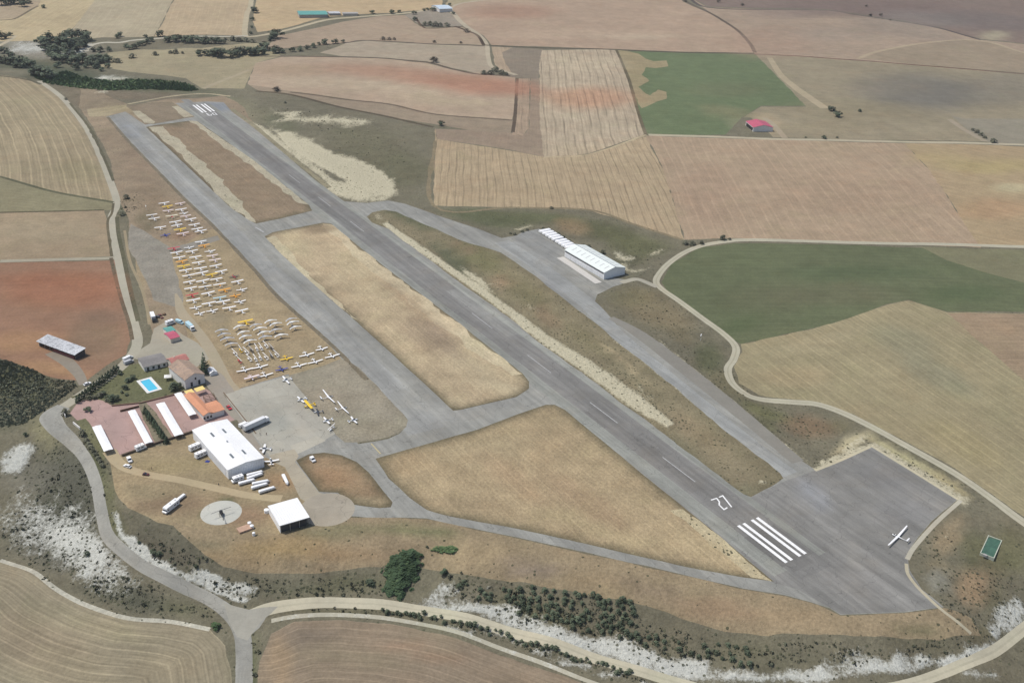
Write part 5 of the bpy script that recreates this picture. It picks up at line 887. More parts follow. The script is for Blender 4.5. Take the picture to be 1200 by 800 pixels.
files(crop(190, 280, 8.89), [[('red', 125, 115), ('hw', 152, 160), ('hw', 180, 212), ('org', 207, 250), ('yel', 225, 302), ('hw', 248, 345), ('hwk', 280, 400), ('hw', 287, 465), ('hw', 300, 532), ('red', 315, 602), ('hw', 328, 658), ('lw', 350, 725), ('lw', 392, 785)],
      [('lw', 282, 97), ('hw', 312, 147), ('hw', 350, 207), ('hw', 380, 264), ('hw', 402, 325), ('hw', 417, 373), ('hw', 427, 458), ('hwk', 450, 517), ('hw', 482, 585), ('hw', 490, 692), ('lw', 522, 757)],
      [('hw', 405, 47), ('org', 438, 85), ('lw', 500, 137), ('pnk', 525, 192), ('pnk', 552, 237), ('hw', 560, 297), ('yel', 517, 388), ('hw', 617, 357), ('hw', 567, 437), ('hwo', 602, 492), ('org', 652, 548), ('cyan', 602, 632), ('hw', 637, 674), ('hw', 702, 737)],
      [('lwr', 748, 400), ('hw', 787, 462), ('lw', 832, 537), ('lwo', 762, 600), ('lw', 812, 662), ('hw', 832, 767)]], 'of big parking block', 'light aircraft in the big parking block', WEST)
q = crop(240, 360, 6.667)
place('yel', *q(320, 128), WEST, 'yellow light aircraft parked alone behind the rows of delta-winged trikes', 'light aircraft on the dry grass')
rowsT = [[(130, 197), (150, 228), (175, 263), (207, 303)], [(268, 168), (297, 214), (312, 248), (350, 282)], [(397, 155), (430, 183), (457, 217), (470, 250)], [(510, 125), (550, 147), (550, 197), (595, 237)], [(670, 110), (683, 138), (705, 172)]]
TS = ['leftmost', 'second', 'third', 'fourth', 'rightmost']
for fi, col in enumerate(rowsT):
    for i, (x, y) in enumerate(col):
        k = 'trikew' if (x + y) % 3 else 'trike'
        place(k, *q(x, y + 6), WEST + rj.uniform(-.15, .15), f'{CN[k]}, {ORD[i + 1]} from far end, {TS[fi]} file of the trikes', 'delta-winged trikes parked in files', rj.uniform(.8, .9))
gy1 = [('gyw', 232, 368), ('gyy', 278, 342), ('gyw', 322, 357), ('gyk', 360, 342), ('gyw', 402, 330), ('gyw', 437, 325), ('gyw', 475, 308), ('gyk', 517, 325)]
gy2 = [('gyr', 268, 425), ('gyw', 345, 412), ('gyw', 393, 412), ('gyw', 430, 402), ('gyw', 475, 400), ('gyk', 517, 387), ('gyw', 557, 378)]
for nm, lst in (('far', gy1), ('near', gy2)):
    for i, (k, x, y) in enumerate(lst):
        place(k, *q(x, y), WEST + rj.uniform(-.1, .1), f'{CN[k]}, {ORD[i + 1]} from left in the {nm} row of gyroplanes', 'gyroplanes parked in two rows', 1.0)
GR = 'light aircraft lined up along the apron edge'
for k, x, y, lb, a in [('lwy', 637, 408, 'big yellow low-wing aircraft at the left end of the line on pale grass', EAST), ('lwg', 795, 378, 'white low-wing aircraft right of the big yellow one', EAST), ('lw', 912, 332, 'white aircraft farthest right in the back line near the taxiway', EAST), ('lwg', 995, 388, 'white aircraft at the right end of the front line near the taxiway', EAST),
                       ('lwg', 735, 462, 'white aircraft just right of the dark blue one', EAST), ('lwg', 862, 432, 'long-winged white aircraft in the middle of the front line on pale grass', EAST), ('lwb', 600, 492, 'dark blue low-wing aircraft at the apron corner', EAST), ('lwg', 430, 472, 'long-winged white aircraft in front of the near row of gyroplanes', EAST),
                       ('lwg', 312, 497, 'long-winged white aircraft left of its twin in front of the gyroplanes', EAST), ('pnk', 367, 562, 'pale pinkish aircraft at the near left corner of the parking grass', EAST), ('lwg', 470, 538, 'long-winged white aircraft in the front line left of the dark blue one', EAST)]:
    place(k, *q(x, y), a + rj.uniform(-.06, .06), lb, GR, .92)
q = crop(310, 420, 8)
GA_ = 'aircraft parked on the apron and its grass'
place('lwg', *q(205, 210), SOUTH, 'white aircraft alone on the apron just below the dark blue one', GA_, .88)
place('lw', *q(345, 395), SOUTH + .1, 'white aircraft on the apron edge just above the yellow one', GA_, .88)
place('yel', *q(418, 455), SOUTH, 'yellow high-wing aircraft on the apron edge', GA_)
place('lwk', *q(500, 510), SOUTH - .3, 'grey aircraft with dark wings just below the yellow one on the apron edge', GA_, .8)
place('lw', *q(588, 592), SOUTH, 'white aircraft near the lower corner of the apron', GA_, .88)
place('gyw', *q(625, 672), SOUTH + .6, 'small white gyroplane at the lower corner of the apron', GA_, .9)
place('mg', *q(600, 372), NORTH, 'long-winged white motor glider on grass, upper one of the pair beside the apron', GA_, 1.0)
place('mg', *q(735, 475), NORTH, 'long-winged white motor glider on grass, lower one of the pair beside the apron', GA_, .9)
place('lw', *q(835, 588), NORTH, 'white low-wing aircraft on the grass below the two motor gliders', GA_, .88)
q = crop(225, 490, 10)
place('lw', *q(850, 372), SOUTH - .5, 'white low-wing aircraft beside the big white hangar near its roof corner', 'aircraft beside the big hangar', .95)
place('lw', *q(925, 515), WEST - .3, 'white aircraft at the front corner of the big white hangar', 'aircraft beside the big hangar', .95)
gl = glider(21.5, 'glider', 8.2, 1.15); gl.location = G(1051.7, 630); gl.rotation_euler = (0, 0, 0)
a_, b_ = G(1040, 641.5), G(1063, 617.5); gl.rotation_euler = (0, 0, math.atan2(b_.y - a_.y, b_.x - a_.x) + PI / 2)
tag(gl, 'long-winged white glider alone on the dark turning pad', 'glider')
# ------------------------------------------------------------------ vegetation
def leaf_material(name, c1, c2, c3):
    m, nt, b = newmat(name, .85, .15)
    a = attr(nt, 'leaf'); s = N(nt, 'ShaderNodeSeparateColor'); nt.links.new(a.outputs['Color'], s.inputs[0])
    c = mixc(nt, s.outputs[0], c1, c2); c = mixc(nt, mrange(nt, s.outputs[1], .75, 1, 0, .8), c, c3)
    oi = N(nt, 'ShaderNodeObjectInfo'); f = mrange(nt, oi.outputs['Random'], 0, 1, .75, 1.25, False); fc = N(nt, 'ShaderNodeCombineXYZ')
    for i in range(3): nt.links.new(f, fc.inputs[i])
    nt.links.new(mixc(nt, 1.0, c, fc.outputs[0], 'MULTIPLY'), b.inputs['Base Color']); return m
LEAF_D = leaf_material('dark oak foliage', (.058, .076, .050), (.105, .128, .078), (.15, .16, .10))
LEAF_C = leaf_material('conifer foliage', (.040, .062, .040), (.080, .108, .062), (.12, .14, .08))
LEAF_G = leaf_material('green willow foliage', (.055, .095, .042), (.10, .155, .065), (.15, .19, .085))
LEAF_B = leaf_material('dry brown twigs', (.10, .085, .065), (.16, .135, .10), (.20, .17, .12))
LEAF_S = leaf_material('heath and broom', (.085, .090, .060), (.15, .15, .10), (.22, .20, .15))
LEAF_H = leaf_material('dark heath', (.09, .10, .065), (.145, .15, .10), (.20, .19, .13))
BARK = paint('bark', (.10, .08, .06), .9, .1, .2)
def leaf_mesh(name, pts, size, mat, seed, flat=0.4):
    rg = np.random.default_rng(seed); n = len(pts); c = pts.mean(0)
    nrm = (pts - c) * [1, 1, .9] + rg.normal(0, .6, (n, 3)) * np.abs(pts - c).max() * .5 + [0, 0, flat]
    nrm /= np.linalg.norm(nrm, axis=1)[:, None]
    u = np.cross(nrm, rg.normal(size=(n, 3))); u /= np.linalg.norm(u, axis=1)[:, None]; w = np.cross(nrm, u)
    s = size * rg.uniform(.55, 1.25, n)[:, None]; s = s if np.isscalar(size) else s
    a = [pts + u * s, pts + w * s * .8, pts - u * s * rg.uniform(.7, 1.1, (n, 1)), pts - w * s * rg.uniform(.6, 1, (n, 1))]
    V = np.stack(a, 1).reshape(-1, 3); F = np.arange(4 * n).reshape(n, 4)
    me = bpy.data.meshes.new(name); me.from_pydata(V.tolist(), [], F.tolist()); me.materials.append(mat)
    cl = fbm(pts[:, 0] * 1.1 + seed, pts[:, 1] * 1.1 + pts[:, 2] * .9, seed) * .5 + .5
    leaf = np.repeat(np.c_[np.clip(cl + rg.normal(0, .15, n), 0, 1), rg.random(n), rg.random(n), np.ones(n)], 4, 0)
    ca = me.color_attributes.new('leaf', 'FLOAT_COLOR', 'POINT'); ca.data.foreach_set('color', leaf.ravel()); return me
def crown_pts(kind, n, seed):
    rg = np.random.default_rng(seed)
    if kind == 'round':       # several overlapping lobes, unit width 1 high 1
        k = 11; lc = rg.normal(0, 1, (k, 3)); lc /= np.linalg.norm(lc, axis=1)[:, None]; lc = lc * rg.uniform(.18, .40, (k, 1)); lc[:, 2] = lc[:, 2] * .8 + .02
        lr = rg.uniform(.10, .24, k); i = rg.integers(0, k, n); d = rg.normal(size=(n, 3)); d /= np.linalg.norm(d, axis=1)[:, None]
        p = lc[i] + d * (lr[i] * rg.uniform(.55, 1.05, n) ** .6)[:, None]; p[:, 2] = p[:, 2] * .9 + .5; return p
    if kind == 'cone':
        z = 1 - np.sqrt(rg.random(n)); a = rg.random(n) * 2 * PI; r = (1 - z) * .5 * rg.uniform(.35, 1.05, n) * (1 + .22 * np.sin(z * 38 + a)) ; return np.c_[r * np.cos(a), r * np.sin(a), z * .95 + .05]
    if kind == 'column':
        z = rg.random(n) ** .9; a = rg.random(n) * 2 * PI; w = np.minimum(1, (1 - z) * 2.2) ** .7 * np.minimum(1, z * 5 + .5); r = .5 * w * rg.uniform(.5, 1.1, n); return np.c_[r * np.cos(a), r * np.sin(a), z]
    if kind == 'bush':
        a = rg.random(n) * 2 * PI; z = rg.random(n) ** .8; r = .5 * np.sqrt(np.maximum(0, 1 - z * z)) * rg.uniform(.4, 1.08, n); k = 1 + .25 * np.sin(a * 3 + seed); return np.c_[r * k * np.cos(a), r * k * np.sin(a), z * .9]
VARI = {}
def tree_var(kind, mat, seed, n, leaf):
    key = (kind, mat.name, seed)
    if key not in VARI: VARI[key] = leaf_mesh('crown', crown_pts(kind, n, seed), leaf, mat, seed + 11)
    return VARI[key]
trunks = {}
def trunk_mesh(k):
    if k in trunks: return trunks[k]
    rg = random.Random(k); b = MB(); x = y = 0; z = 0; r = .035
    for i in range(4):
        nx, ny, nz = x + rg.uniform(-.02, .02), y + rg.uniform(-.02, .02), z + .13; b.tube((x, y, z), (nx, ny, nz), r, r * .8, 6); x, y, z, r = nx, ny, nz, r * .8
        if i > 0:
            for _ in range(3):
                a = rg.uniform(0, 2 * PI); b.tube((x, y, z - .02), (x + .24 * math.cos(a), y + .24 * math.sin(a), z + rg.uniform(.08, .28)), r * .5, r * .15, 4)
    b.tube((x, y, z), (x, y, z + .3), r, r * .2, 5)
    trunks[k] = b.mesh('trunk', BARK); return trunks[k]
rt = random.Random(12)
def tree(px, py, wpx, kind, label, group=None, name=None, h=None, mat=None):
    """px,py = foot of the tree in the photograph, wpx = crown width there in pixels, h = height / width"""
    p = G(px, py); dist = (p - Vector((0, 0, CAMH))).length; w = wpx * dist / FPX
    K = {'round': (LEAF_D, 340, .085, .72, 'tree'), 'cone': (LEAF_C, 380, .07, 1.7, 'conifer_tree'), 'column': (LEAF_C, 260, .11, 3.0, 'cypress_tree'), 'bush': (LEAF_S, 110, .13, .65, 'bush')}[kind]
    m = mat or K[0]; hh_ = (h or K[3]) * w * rt.uniform(.9, 1.1)
    o = thing(name or K[4], label, 'bush' if kind == 'bush' else 'tree', p, rt.uniform(0, 6.28), group); o.scale = (w, w * rt.uniform(.85, 1.1), hh_)
    c = bpy.data.objects.new('crown', tree_var(kind, m, rt.randint(0, 4), K[1], K[2])); COL.objects.link(c); c.parent = o
    if kind == 'round': c.location.z = -.06
    if kind != 'bush':
        t = bpy.data.objects.new('trunk', trunk_mesh(rt.randint(0, 3))); COL.objects.link(t); t.parent = o
    return o
def many(lst, kind, lab, group, grow=1.0, **kw):
    """lst ordered from left to right"""
    n = len(lst); s = sorted(lst)
    for i, (x, y, w) in enumerate(s):
        l = lab.format(o=ORD[i + 1] if i < 20 else ORD[n - i] , side='left' if i < 20 else 'right')
        tree(x, y, w * grow, kind, l, group, **kw)
many([(49, 53, 11), (57, 50, 12), (66, 53, 12), (75, 48, 10), (84, 46, 13), (92, 45, 12), (102, 48, 12), (54, 60, 12), (66, 64, 13), (78, 58, 14), (90, 57, 12), (98, 55, 9)], 'round', 'dark tree, {o} from the {side} in the clump above the pale stream bed', 'trees in the clump above the stream bed', 1.45)
many([(64, 70, 10), (70, 73, 12), (79, 70, 12), (88, 76, 13), (97, 74, 13), (107, 76, 12), (118, 74, 13), (126, 73, 10), (112, 80, 9)], 'round', 'dark tree, {o} from the {side} in the clump below the stream bed', 'trees in the clump below the stream bed', 1.45)
many([(3, 74, 10), (12, 76, 9), (20, 79, 13), (28, 79, 13), (36, 80, 10), (5, 62, 8), (12, 68, 8)], 'round', 'dark tree, {o} from the {side} in the clump at the left picture edge', 'trees at the left edge', 1.45)
many([(40, 87, 12), (47, 90, 12), (55, 92, 13), (61, 90, 10)], 'round', 'dark tree, {o} from the {side} at the bend behind the striped field', 'trees behind the striped field', 1.45)
many([(0, 46, 12), (7, 45, 9), (12, 42, 6)], 'round', 'dark tree, {o} from the {side} by the short pale track', 'trees by the short pale track')
many([(2, 6, 12), (10, 5, 11), (18, 5, 9), (26, 8, 8), (32, 4, 7)], 'round', 'dark tree, {o} from the {side} in the top left corner', 'trees in the top left corner', 1.45)
many([(137, 45, 7), (141, 43, 8), (152, 58, 9), (158, 57, 9), (165, 54, 9), (172, 52, 10), (177, 49, 9), (171, 44, 6), (188, 43, 11), (128, 60, 8), (118, 61, 10), (110, 61, 8), (148, 56, 7)], 'round', 'dark tree, {o} from the {side} along the track below the tan fields', 'trees along the far track')
many([(196, 50, 7), (203, 49, 9), (210, 49, 9), (217, 50, 10), (225, 50, 9), (233, 50, 9), (241, 51, 9), (248, 51, 8), (256, 51, 8), (262, 51, 5)], 'round', 'dark tree, {o} from the {side} in the long upper hedge row', 'trees of the long upper hedge row', 1.45)
many([(134, 73, 8), (139, 74, 8), (155, 68, 8), (182, 65, 7), (200, 63, 6), (206, 63, 8), (214, 63, 4)], 'bush', 'dark bush, {o} from the {side} in the scattered row below the upper hedge', 'bushes below the upper hedge')
many([(235, 65, 8), (243, 65, 8), (250, 66, 9), (256, 67, 13), (270, 67, 11), (277, 65, 11), (285, 64, 10), (293, 65, 11), (300, 64, 9)], 'round', 'dark tree, {o} from the {side} in the lower hedge row', 'trees of the lower hedge row', 1.45)
many([(273, 48, 9), (280, 49, 8), (288, 49, 9), (296, 50, 7), (264, 47, 5)], 'bush', 'dark bush, {o} from the {side} beside the farm track bend', 'bushes beside the farm track bend')
many([(298, 15, 10), (296, 24, 6), (295, 33, 5), (294, 40, 5)], 'round', 'dark tree, {o} from the {side} up the side track', 'trees up the side track')
many([(303, 60, 7), (311, 59, 11), (317, 48, 7), (325, 45, 13), (307, 64, 9), (322, 62, 10), (330, 62, 7)], 'round', 'dark tree, {o} from the {side} at the track bend near the green shed', 'trees near the green shed', 1.45)
many([(343, 61, 9), (352, 60, 9), (360, 58, 8), (367, 56, 8), (374, 53, 6), (381, 52, 10), (393, 51, 9), (402, 50, 6)], 'round', 'dark tree, {o} from the {side} in the short row at the field point', 'trees at the field point')
tree(51.5, 9.5, 6, 'round', 'lone dark tree in the top left tan field'); tree(324, 107, 9, 'round', 'lone brown tree on the red field edge', mat=LEAF_B); tree(334, 121, 4, 'bush', 'tiny dark bush on the bank below the lone brown tree')
tree(508, 73, 11, 'round', 'grey-brown leafless tree on the dark field boundary', mat=LEAF_B); tree(517.5, 147, 9, 'round', 'lone dark green tree above the corner of the cut field')
many([(459, 16, 8), (468, 15, 5), (485, 17, 7), (486, 24, 7), (497, 13, 5), (501, 12, 5), (507, 13, 8), (520, 7, 4), (527, 7, 5), (531, 17, 5), (436, 16, 7)], 'round', 'dark tree, {o} from the {side} around the far farmhouse', 'trees around the far farmhouse')
many([(498, 30, 7), (504, 30, 8), (510, 31, 9), (516, 31, 7), (524, 31, 7)], 'bush', 'dark bush, {o} from the {side} on the grey farm plot', 'bushes on the grey farm plot')
many([(547, 38, 7), (449, 47, 6), (456, 47, 6), (462, 47, 5), (540, 51, 4), (509, 50, 5)], 'bush', 'brown bush, {o} from the {side} along the middle field boundary', 'bushes along the field boundary', mat=LEAF_B)
many([(567, 87, 8), (575, 87, 8), (581, 84, 9), (588, 87, 8), (593, 88, 6)], 'bush', 'grey-green bush, {o} from the {side} at the track corner', 'bushes at the track corner')
many([(842, 3, 5), (870, 7, 5), (803, 2, 5), (1020, 19, 5), (1032, 19, 5), (1015, 8, 4), (1043, 24, 3)], 'round', 'small dark tree, {o} from the {side} in the far top right fields', 'trees in the top right fields', mat=LEAF_B)
tree(974, 130, 10, 'round', 'dark tree left one of the pair at the end of the broad pale strip'); tree(982, 137, 11, 'round', 'dark tree right one of the pair at the end of the broad pale strip'); tree(1007.5, 131, 5, 'round', 'small dark tree alone in the grey-green far field')
tree(965, 162.5, 7, 'round', 'dark round tree on the pale track right of the red barn'); tree(981, 162, 4, 'bush', 'small bush on the pale track right of the round tree'); tree(944, 161.5, 3, 'bush', 'tiny bush on the pale track left of the round tree')
many([(1140, 153, 5), (1145, 156, 6), (1150, 159, 6), (1154, 162, 5), (1164, 167, 8)], 'bush', 'dark bush, {o} from the {side} in the diagonal ditch at far right', 'bushes in the diagonal ditch')
tree(646, 244.5, 5, 'bush', 'small dark bush at the edge of the cut field above the trailers')
many([(803, 286, 9), (811, 287, 9), (822, 286, 7), (847, 281, 9), (855, 281, 5)], 'bush', 'dark bush, {o} from the {side} where the pale track meets the field', 'bushes at the track curve')
many([(636, 268, 4), (641, 270, 4), (647, 272, 5), (654, 275, 6), (660, 279, 6), (667, 283, 5), (690, 289, 5), (706, 297, 8)], 'bush', 'dark bush, {o} from the {side} behind the row of white trailers', 'bushes behind the trailers')
many([(598, 274, 4), (603, 275, 5), (612, 272, 5), (618, 270, 4)], 'bush', 'dark bush, {o} from the {side} on the bank above the far apron', 'bushes above the far apron')
tree(148, 233, 8, 'bush', 'dark bush above the small green plot by the road'); tree(143, 252, 8, 'bush', 'dark bush below the small green plot by the road'); tree(77, 117, 4, 'bush', 'tiny dark bush beside the road at the striped field')
ft = []
for _ in range(3000):
    x = rt.uniform(44, 128); y = rt.uniform(46, 84)
    if pip(np.array([[x, y]]), np.array([(44, 50), (76, 42), (104, 44), (106, 54), (90, 62), (104, 68), (128, 70), (128, 78), (108, 84), (84, 80), (62, 76), (70, 66), (50, 62)], float))[0] and all((x - a) ** 2 + ((y - b) * 2.2) ** 2 > 60 for a, b in ft): ft.append((x, y))
for x, y in ft[:26]: tree(x, y + 3, rt.uniform(8, 12), 'round', 'dark tree inside the dense stream-side grove of the far left', 'trees of the dense stream-side grove')
# clubhouse garden
tree(240, 437, 15, 'cone', 'tall dark conifer beside the white clubhouse', h=1.9); tree(205, 456, 16, 'round', 'big dark round tree in front of the clubhouse gable')
many([(127, 467, 8), (133, 469, 13), (147, 456, 9), (150, 447, 9), (156, 444, 9), (143, 460, 5), (120, 462, 8), (141, 438, 8), (148, 463, 5)], 'round', 'garden tree, {o} from the {side} on the lawn by the pool', 'garden trees by the pool')
hd = [(91 + i * 3.35, 472 - i * 2.62, 4.6) for i in range(15)]
many(hd, 'column', 'dark cypress, {o} from the {side} in the hedge along the garden road', 'cypress hedge along the garden road', h=2.0)
many([(117, 465, 9), (110, 467, 8), (104, 468, 8), (125, 470, 6)], 'bush', 'green bush, {o} from the {side} at the lower garden corner', 'bushes at the garden corner')
hs = [(170.5 + i * 2.75, 484 + i * 3.9, 8.6) for i in range(10)]
many(hs, 'cone', 'dark conifer, {o} from the {side} in the hedge between the car shelters', 'conifers between the car shelters', h=1.25)
tree(103.5, 482, 10, 'round', 'dark round tree standing in the pink car park'); tree(77, 486, 9, 'bush', 'dark bush beside the car park gate', h=1.0); tree(97, 510, 9, 'bush', 'dark bush inside the planted corner by the gate', h=1.0)
many([(101 + i * 2.8, 517 + i * 4.2, 7) for i in range(8)], 'bush', 'green bush, {o} from the {side} in the hedge between road and leftmost shelter', 'hedge bushes left of the shelters')
# slopes
tree(521, 672, 11, 'round', 'dark blue-green tree at the top of the white marl', mat=LEAF_C); tree(527, 676, 7, 'bush', 'brown-green bush touching the dark tree above the marl'); tree(434, 684, 11, 'bush', 'dark bush left of the big green thicket', mat=LEAF_D)
many([(538, 688, 9), (543, 683, 7), (563, 692, 8), (568, 697, 8), (561, 701, 7), (573, 702, 8), (575, 696, 6), (547, 685, 5)], 'bush', 'olive bush, {o} from the {side} on the rim of the white marl', 'bushes on the marl rim', mat=LEAF_D)
tree(180, 648, 10, 'round', 'dark tree, larger of the two on the bank above the left road'); tree(187, 650, 8, 'bush', 'dark bush beside the larger tree on the bank above the left road', mat=LEAF_D); tree(163, 636, 5, 'bush', 'small dark bush on the bank left of the two trees', mat=LEAF_D)
tree(102, 650, 8, 'bush', 'dark bush in the middle of the left white marl', mat=LEAF_D); tree(253, 735, 11, 'bush', 'green bush at the road fork beside the striped field', mat=LEAF_G); tree(30, 510, 6, 'bush', 'dark bush above the left white outcrop', mat=LEAF_D)
tree(230, 664, 6, 'bush', 'small dark bush between the two marl strips', mat=LEAF_D); tree(500.5, 641, 4, 'bush', 'small dark bush on the dry bank above the thicket', mat=LEAF_D)
rb = random.Random(3); bl = []
for _ in range(900):
    x = rb.uniform(590, 745); y = rb.uniform(688, 752)
    top = 686 + max(0, x - 640) * .2; bot = 716 + (x - 590) * .24
    if not (top < y < bot): continue
    if all((x - a) ** 2 + ((y - b) * 1.5) ** 2 > 36 for a, b, _ in bl): bl.append((x, y, rb.uniform(6, 9.5)))
for x, y, w in bl[:85]: tree(x, y, w, 'bush', 'dark green bush in the dense thicket of bushes above the long white marl slope', 'dense bushes above the long marl slope', mat=LEAF_D, h=.8)
bl2 = []
for _ in range(900):
    x = rb.uniform(745, 880); y = rb.uniform(735, 790); top = 742 + (x - 745) * .13; bot = 756 + (x - 745) * .2
    if top < y < bot and all((x - a) ** 2 + ((y - b) * 1.5) ** 2 > 60 for a, b, _ in bl2): bl2.append((x, y, rb.uniform(5, 9)))
for x, y, w in bl2[:26]: tree(x, y, w, 'bush', 'dark bush in the loose belt along the top of the marl slope', 'loose belt of bushes on the marl top', mat=LEAF_D, h=.8)
LT = np.array([(450, 716), (500, 722), (560, 735), (620, 753), (680, 772), (740, 790)], float); bl3 = []
for i in range(52):
    t = i / 51 * 5; k = min(4, int(t)); f = t - k; p = LT[k] * (1 - f) + LT[k + 1] * f
    bl3.append((p[0] + rb.uniform(-2, 2), p[1] + rb.uniform(-3, 5), rb.uniform(4, 7.5)))
for x, y, w in bl3: tree(x, y, w, 'bush', 'dark bush in the strip between the pale track and the lower white track', 'bushes between the two pale tracks', mat=LEAF_D, h=.8)
# big green thicket (one clonal mass)
tp = [(448, 662), (458, 652), (470, 646), (486, 648), (496, 652), (492, 668), (486, 684), (474, 698), (462, 702), (448, 692), (446, 676)]
tp = [(447, 668), (452, 658), (457, 655), (460, 649), (467, 650), (470, 644), (476, 646), (483, 643), (488, 647), (496, 650), (494, 657), (497, 662), (491, 669), (492, 678), (485, 683), (484, 690), (475, 695), (470, 704), (462, 700), (455, 702), (452, 694), (446, 692), (450, 682), (445, 676)]
tw = Gn(tp); rg = np.random.default_rng(5); c0 = tw.min(0); c1 = tw.max(0); P_ = rg.uniform(c0, c1, (26000, 2)); P_ = P_[pip(P_, tw)]; P_ = P_[:4200]
P_ = P_[(dist_poly(P_, tw, True) > 1.5) | (fbm(P_[:, 0] / 2.5, P_[:, 1] / 2.5, 6) > 0)]
dd = np.minimum(dist_poly(P_, tw, True) / 5, 1); zz = hh(P_[:, 0], P_[:, 1]) + (2.4 + 2.4 * fbm(P_[:, 0] / 3, P_[:, 1] / 4, 4)) * np.sqrt(dd) * rg.uniform(.75, 1.05, len(P_))
o = bpy.data.objects.new('green_thicket', leaf_mesh('green_thicket', np.c_[P_, zz], .75, leaf_material('green reed thicket', (.040, .068, .036), (.066, .105, .052), (.09, .13, .06)), 9, 60)); COL.objects.link(o); o['kind'] = 'stuff'; tag(o, 'large bright green thicket on the slope above the pale track', 'thicket')
tw = Gn([(504, 645), (512, 641), (530, 640), (537, 644), (532, 649), (518, 648)]); P_ = rg.uniform(tw.min(0), tw.max(0), (3000, 2)); P_ = P_[pip(P_, tw)][:260]
o = bpy.data.objects.new('green_weeds', leaf_mesh('green_weeds', np.c_[P_, hh(P_[:, 0], P_[:, 1]) + rg.uniform(.1, .9, len(P_))], .6, LEAF_G, 9, 60)); COL.objects.link(o); o['kind'] = 'stuff'; tag(o, 'low patch of green weeds right of the large thicket', 'weeds')
# stream-side thicket and slope scrub
def scrub(name, label, cat, poly, n, lo, hi, mat, per=9, dens=None, seed=1):
    rg = np.random.default_rng(seed); px = rg.uniform(np.min(poly, 0), np.max(poly, 0), (n * 6, 2)); px = px[pip(px, np.array(poly, float))]
    if dens is not None:
        d = np.zeros(len(px))
        for b in dens: d = np.maximum(d, ell(px, b) * b[5])
        px = px[rg.random(len(px)) < d * (0.35 + .65 * (fbm(px[:, 0] / 9, px[:, 1] / 9, 2) > -.1))]
    px = px[:n]; w = Gn(px); m = len(w)
    own_bad = np.zeros(m, bool)
    for z in Z:
        if z['mat'] in (M_ASPH, M_CONC, M_ROAD, M_FIELD): own_bad |= pip(w, z['p'])
    w = w[~own_bad]; m = len(w); r = rg.uniform(lo, hi, m) * rg.uniform(.6, 1, m); i = np.repeat(np.arange(m), per)
    d = rg.normal(size=(len(i), 3)); d /= np.linalg.norm(d, axis=1)[:, None]; d[:, 2] = np.abs(d[:, 2])
    p = np.c_[w[i], hh(w[i, 0], w[i, 1])] + d * (r[i] * rg.uniform(.4, .9, len(i)))[:, None] * [1, 1, .8]
    me = leaf_mesh(name, p, .5, mat, seed, 6)
    # leaf size follows bush size
    V = np.empty(len(me.vertices) * 3); me.vertices.foreach_get('co', V); V = V.reshape(-1, 4, 3); c = p[:, None, :]; V = c + (V - c) * (r[i] * 1.15)[:, None, None]; me.vertices.foreach_set('co', V.ravel())
    o = bpy.data.objects.new(name, me); COL.objects.link(o); o['kind'] = 'stuff'; tag(o, label, cat); return o
ALL = [(-20, 100), (1210, 100), (1210, 810), (-20, 810)]
SC2 = [b for b in SCR if b[5] >= .28]
scrub('slope_scrub', 'low grey-green scrub scattered over the slopes around the airfield', 'scrub', ALL, 9000, .4, 1.0, LEAF_S, 8, SC2, 3)
scrub('dark_scrub', 'dark low bushes dotted over marl banks and slopes', 'scrub', ALL, 1700, .7, 1.6, LEAF_H, 12, [b for b in SCR if b[5] >= .5], 8)
scrub('stream_thicket', 'green thicket filling the stream side behind the striped field', 'thicket', [(36, 88), (60, 88), (78, 84), (100, 92), (130, 96), (160, 94), (200, 95), (222, 100), (232, 105), (225, 107), (180, 105), (120, 106), (90, 103), (50, 97)], 2400, 1.2, 3.6, LEAF_G, 10, None, 5)
scrub('left_heath', 'dark green heath covering the left slope beside the reddish field', 'heath', [(-20, 420), (10, 422), (40, 434), (60, 445), (90, 447), (92, 452), (70, 468), (50, 482), (30, 496), (-20, 505)], 1900, .6, 1.5, LEAF_H, 9, None, 6)
# ------------------------------------------------------------------ buildings
def gabled(name, label, cat, base, wall_h, rise, wall_m, roof_m, over=.5, axis='x', group=None, th=.15, ridge_off=0.0):
    """base = rect(...) ; ridge along local x (or y); parts wall and roof"""
    c, rz, L, D = base
    if axis == 'y': rz += PI / 2; L, D = D, L
    t = thing(name, label, cat, c, rz, group)
    h = wall_h; y = D / 2; x = L / 2
    MB().prism_x([(-y, -.3), (y, -.3), (y, h), (ridge_off, h + rise), (-y, h)], -x, x).build('wall', wall_m, t)
    b = MB(); s = rise / y; o = over
    for sg in (-1, 1):
        prof = [(ridge_off, h + rise + .02), (sg * (y + o), h - s * o + .02), (sg * (y + o), h - s * o + .02 + th), (ridge_off, h + rise + .02 + th)]
        b.prism_x(prof, -x - o, x + o)
    b.build('roof', roof_m, t)
    return t, L, D
def quadbox(name, t, x0, x1, y0, y1, z0, z1, m): return MB().box(x0, x1, y0, y1, z0, z1).build(name, m, t)
DOORM = ribbed('sliding door sheet', (.66, .67, .68), .9, .08, 0, .6); DOORY = ribbed('sliding door sheet grey', (.80, .80, .80), .9, .08, 1, .6)

# big white hangar (local x along the short front edge, y away from the viewer)
base = rect((268, 561.5), (309.8, 547), (236, 511.5)); c, rz, L, D = base
t, L2, D2 = gabled('hangar', 'big white hangar with a low roof and four dark skylights', 'hangar', base, 5.6, 1.1, SHEETG, SHEETW, .25, 'y')
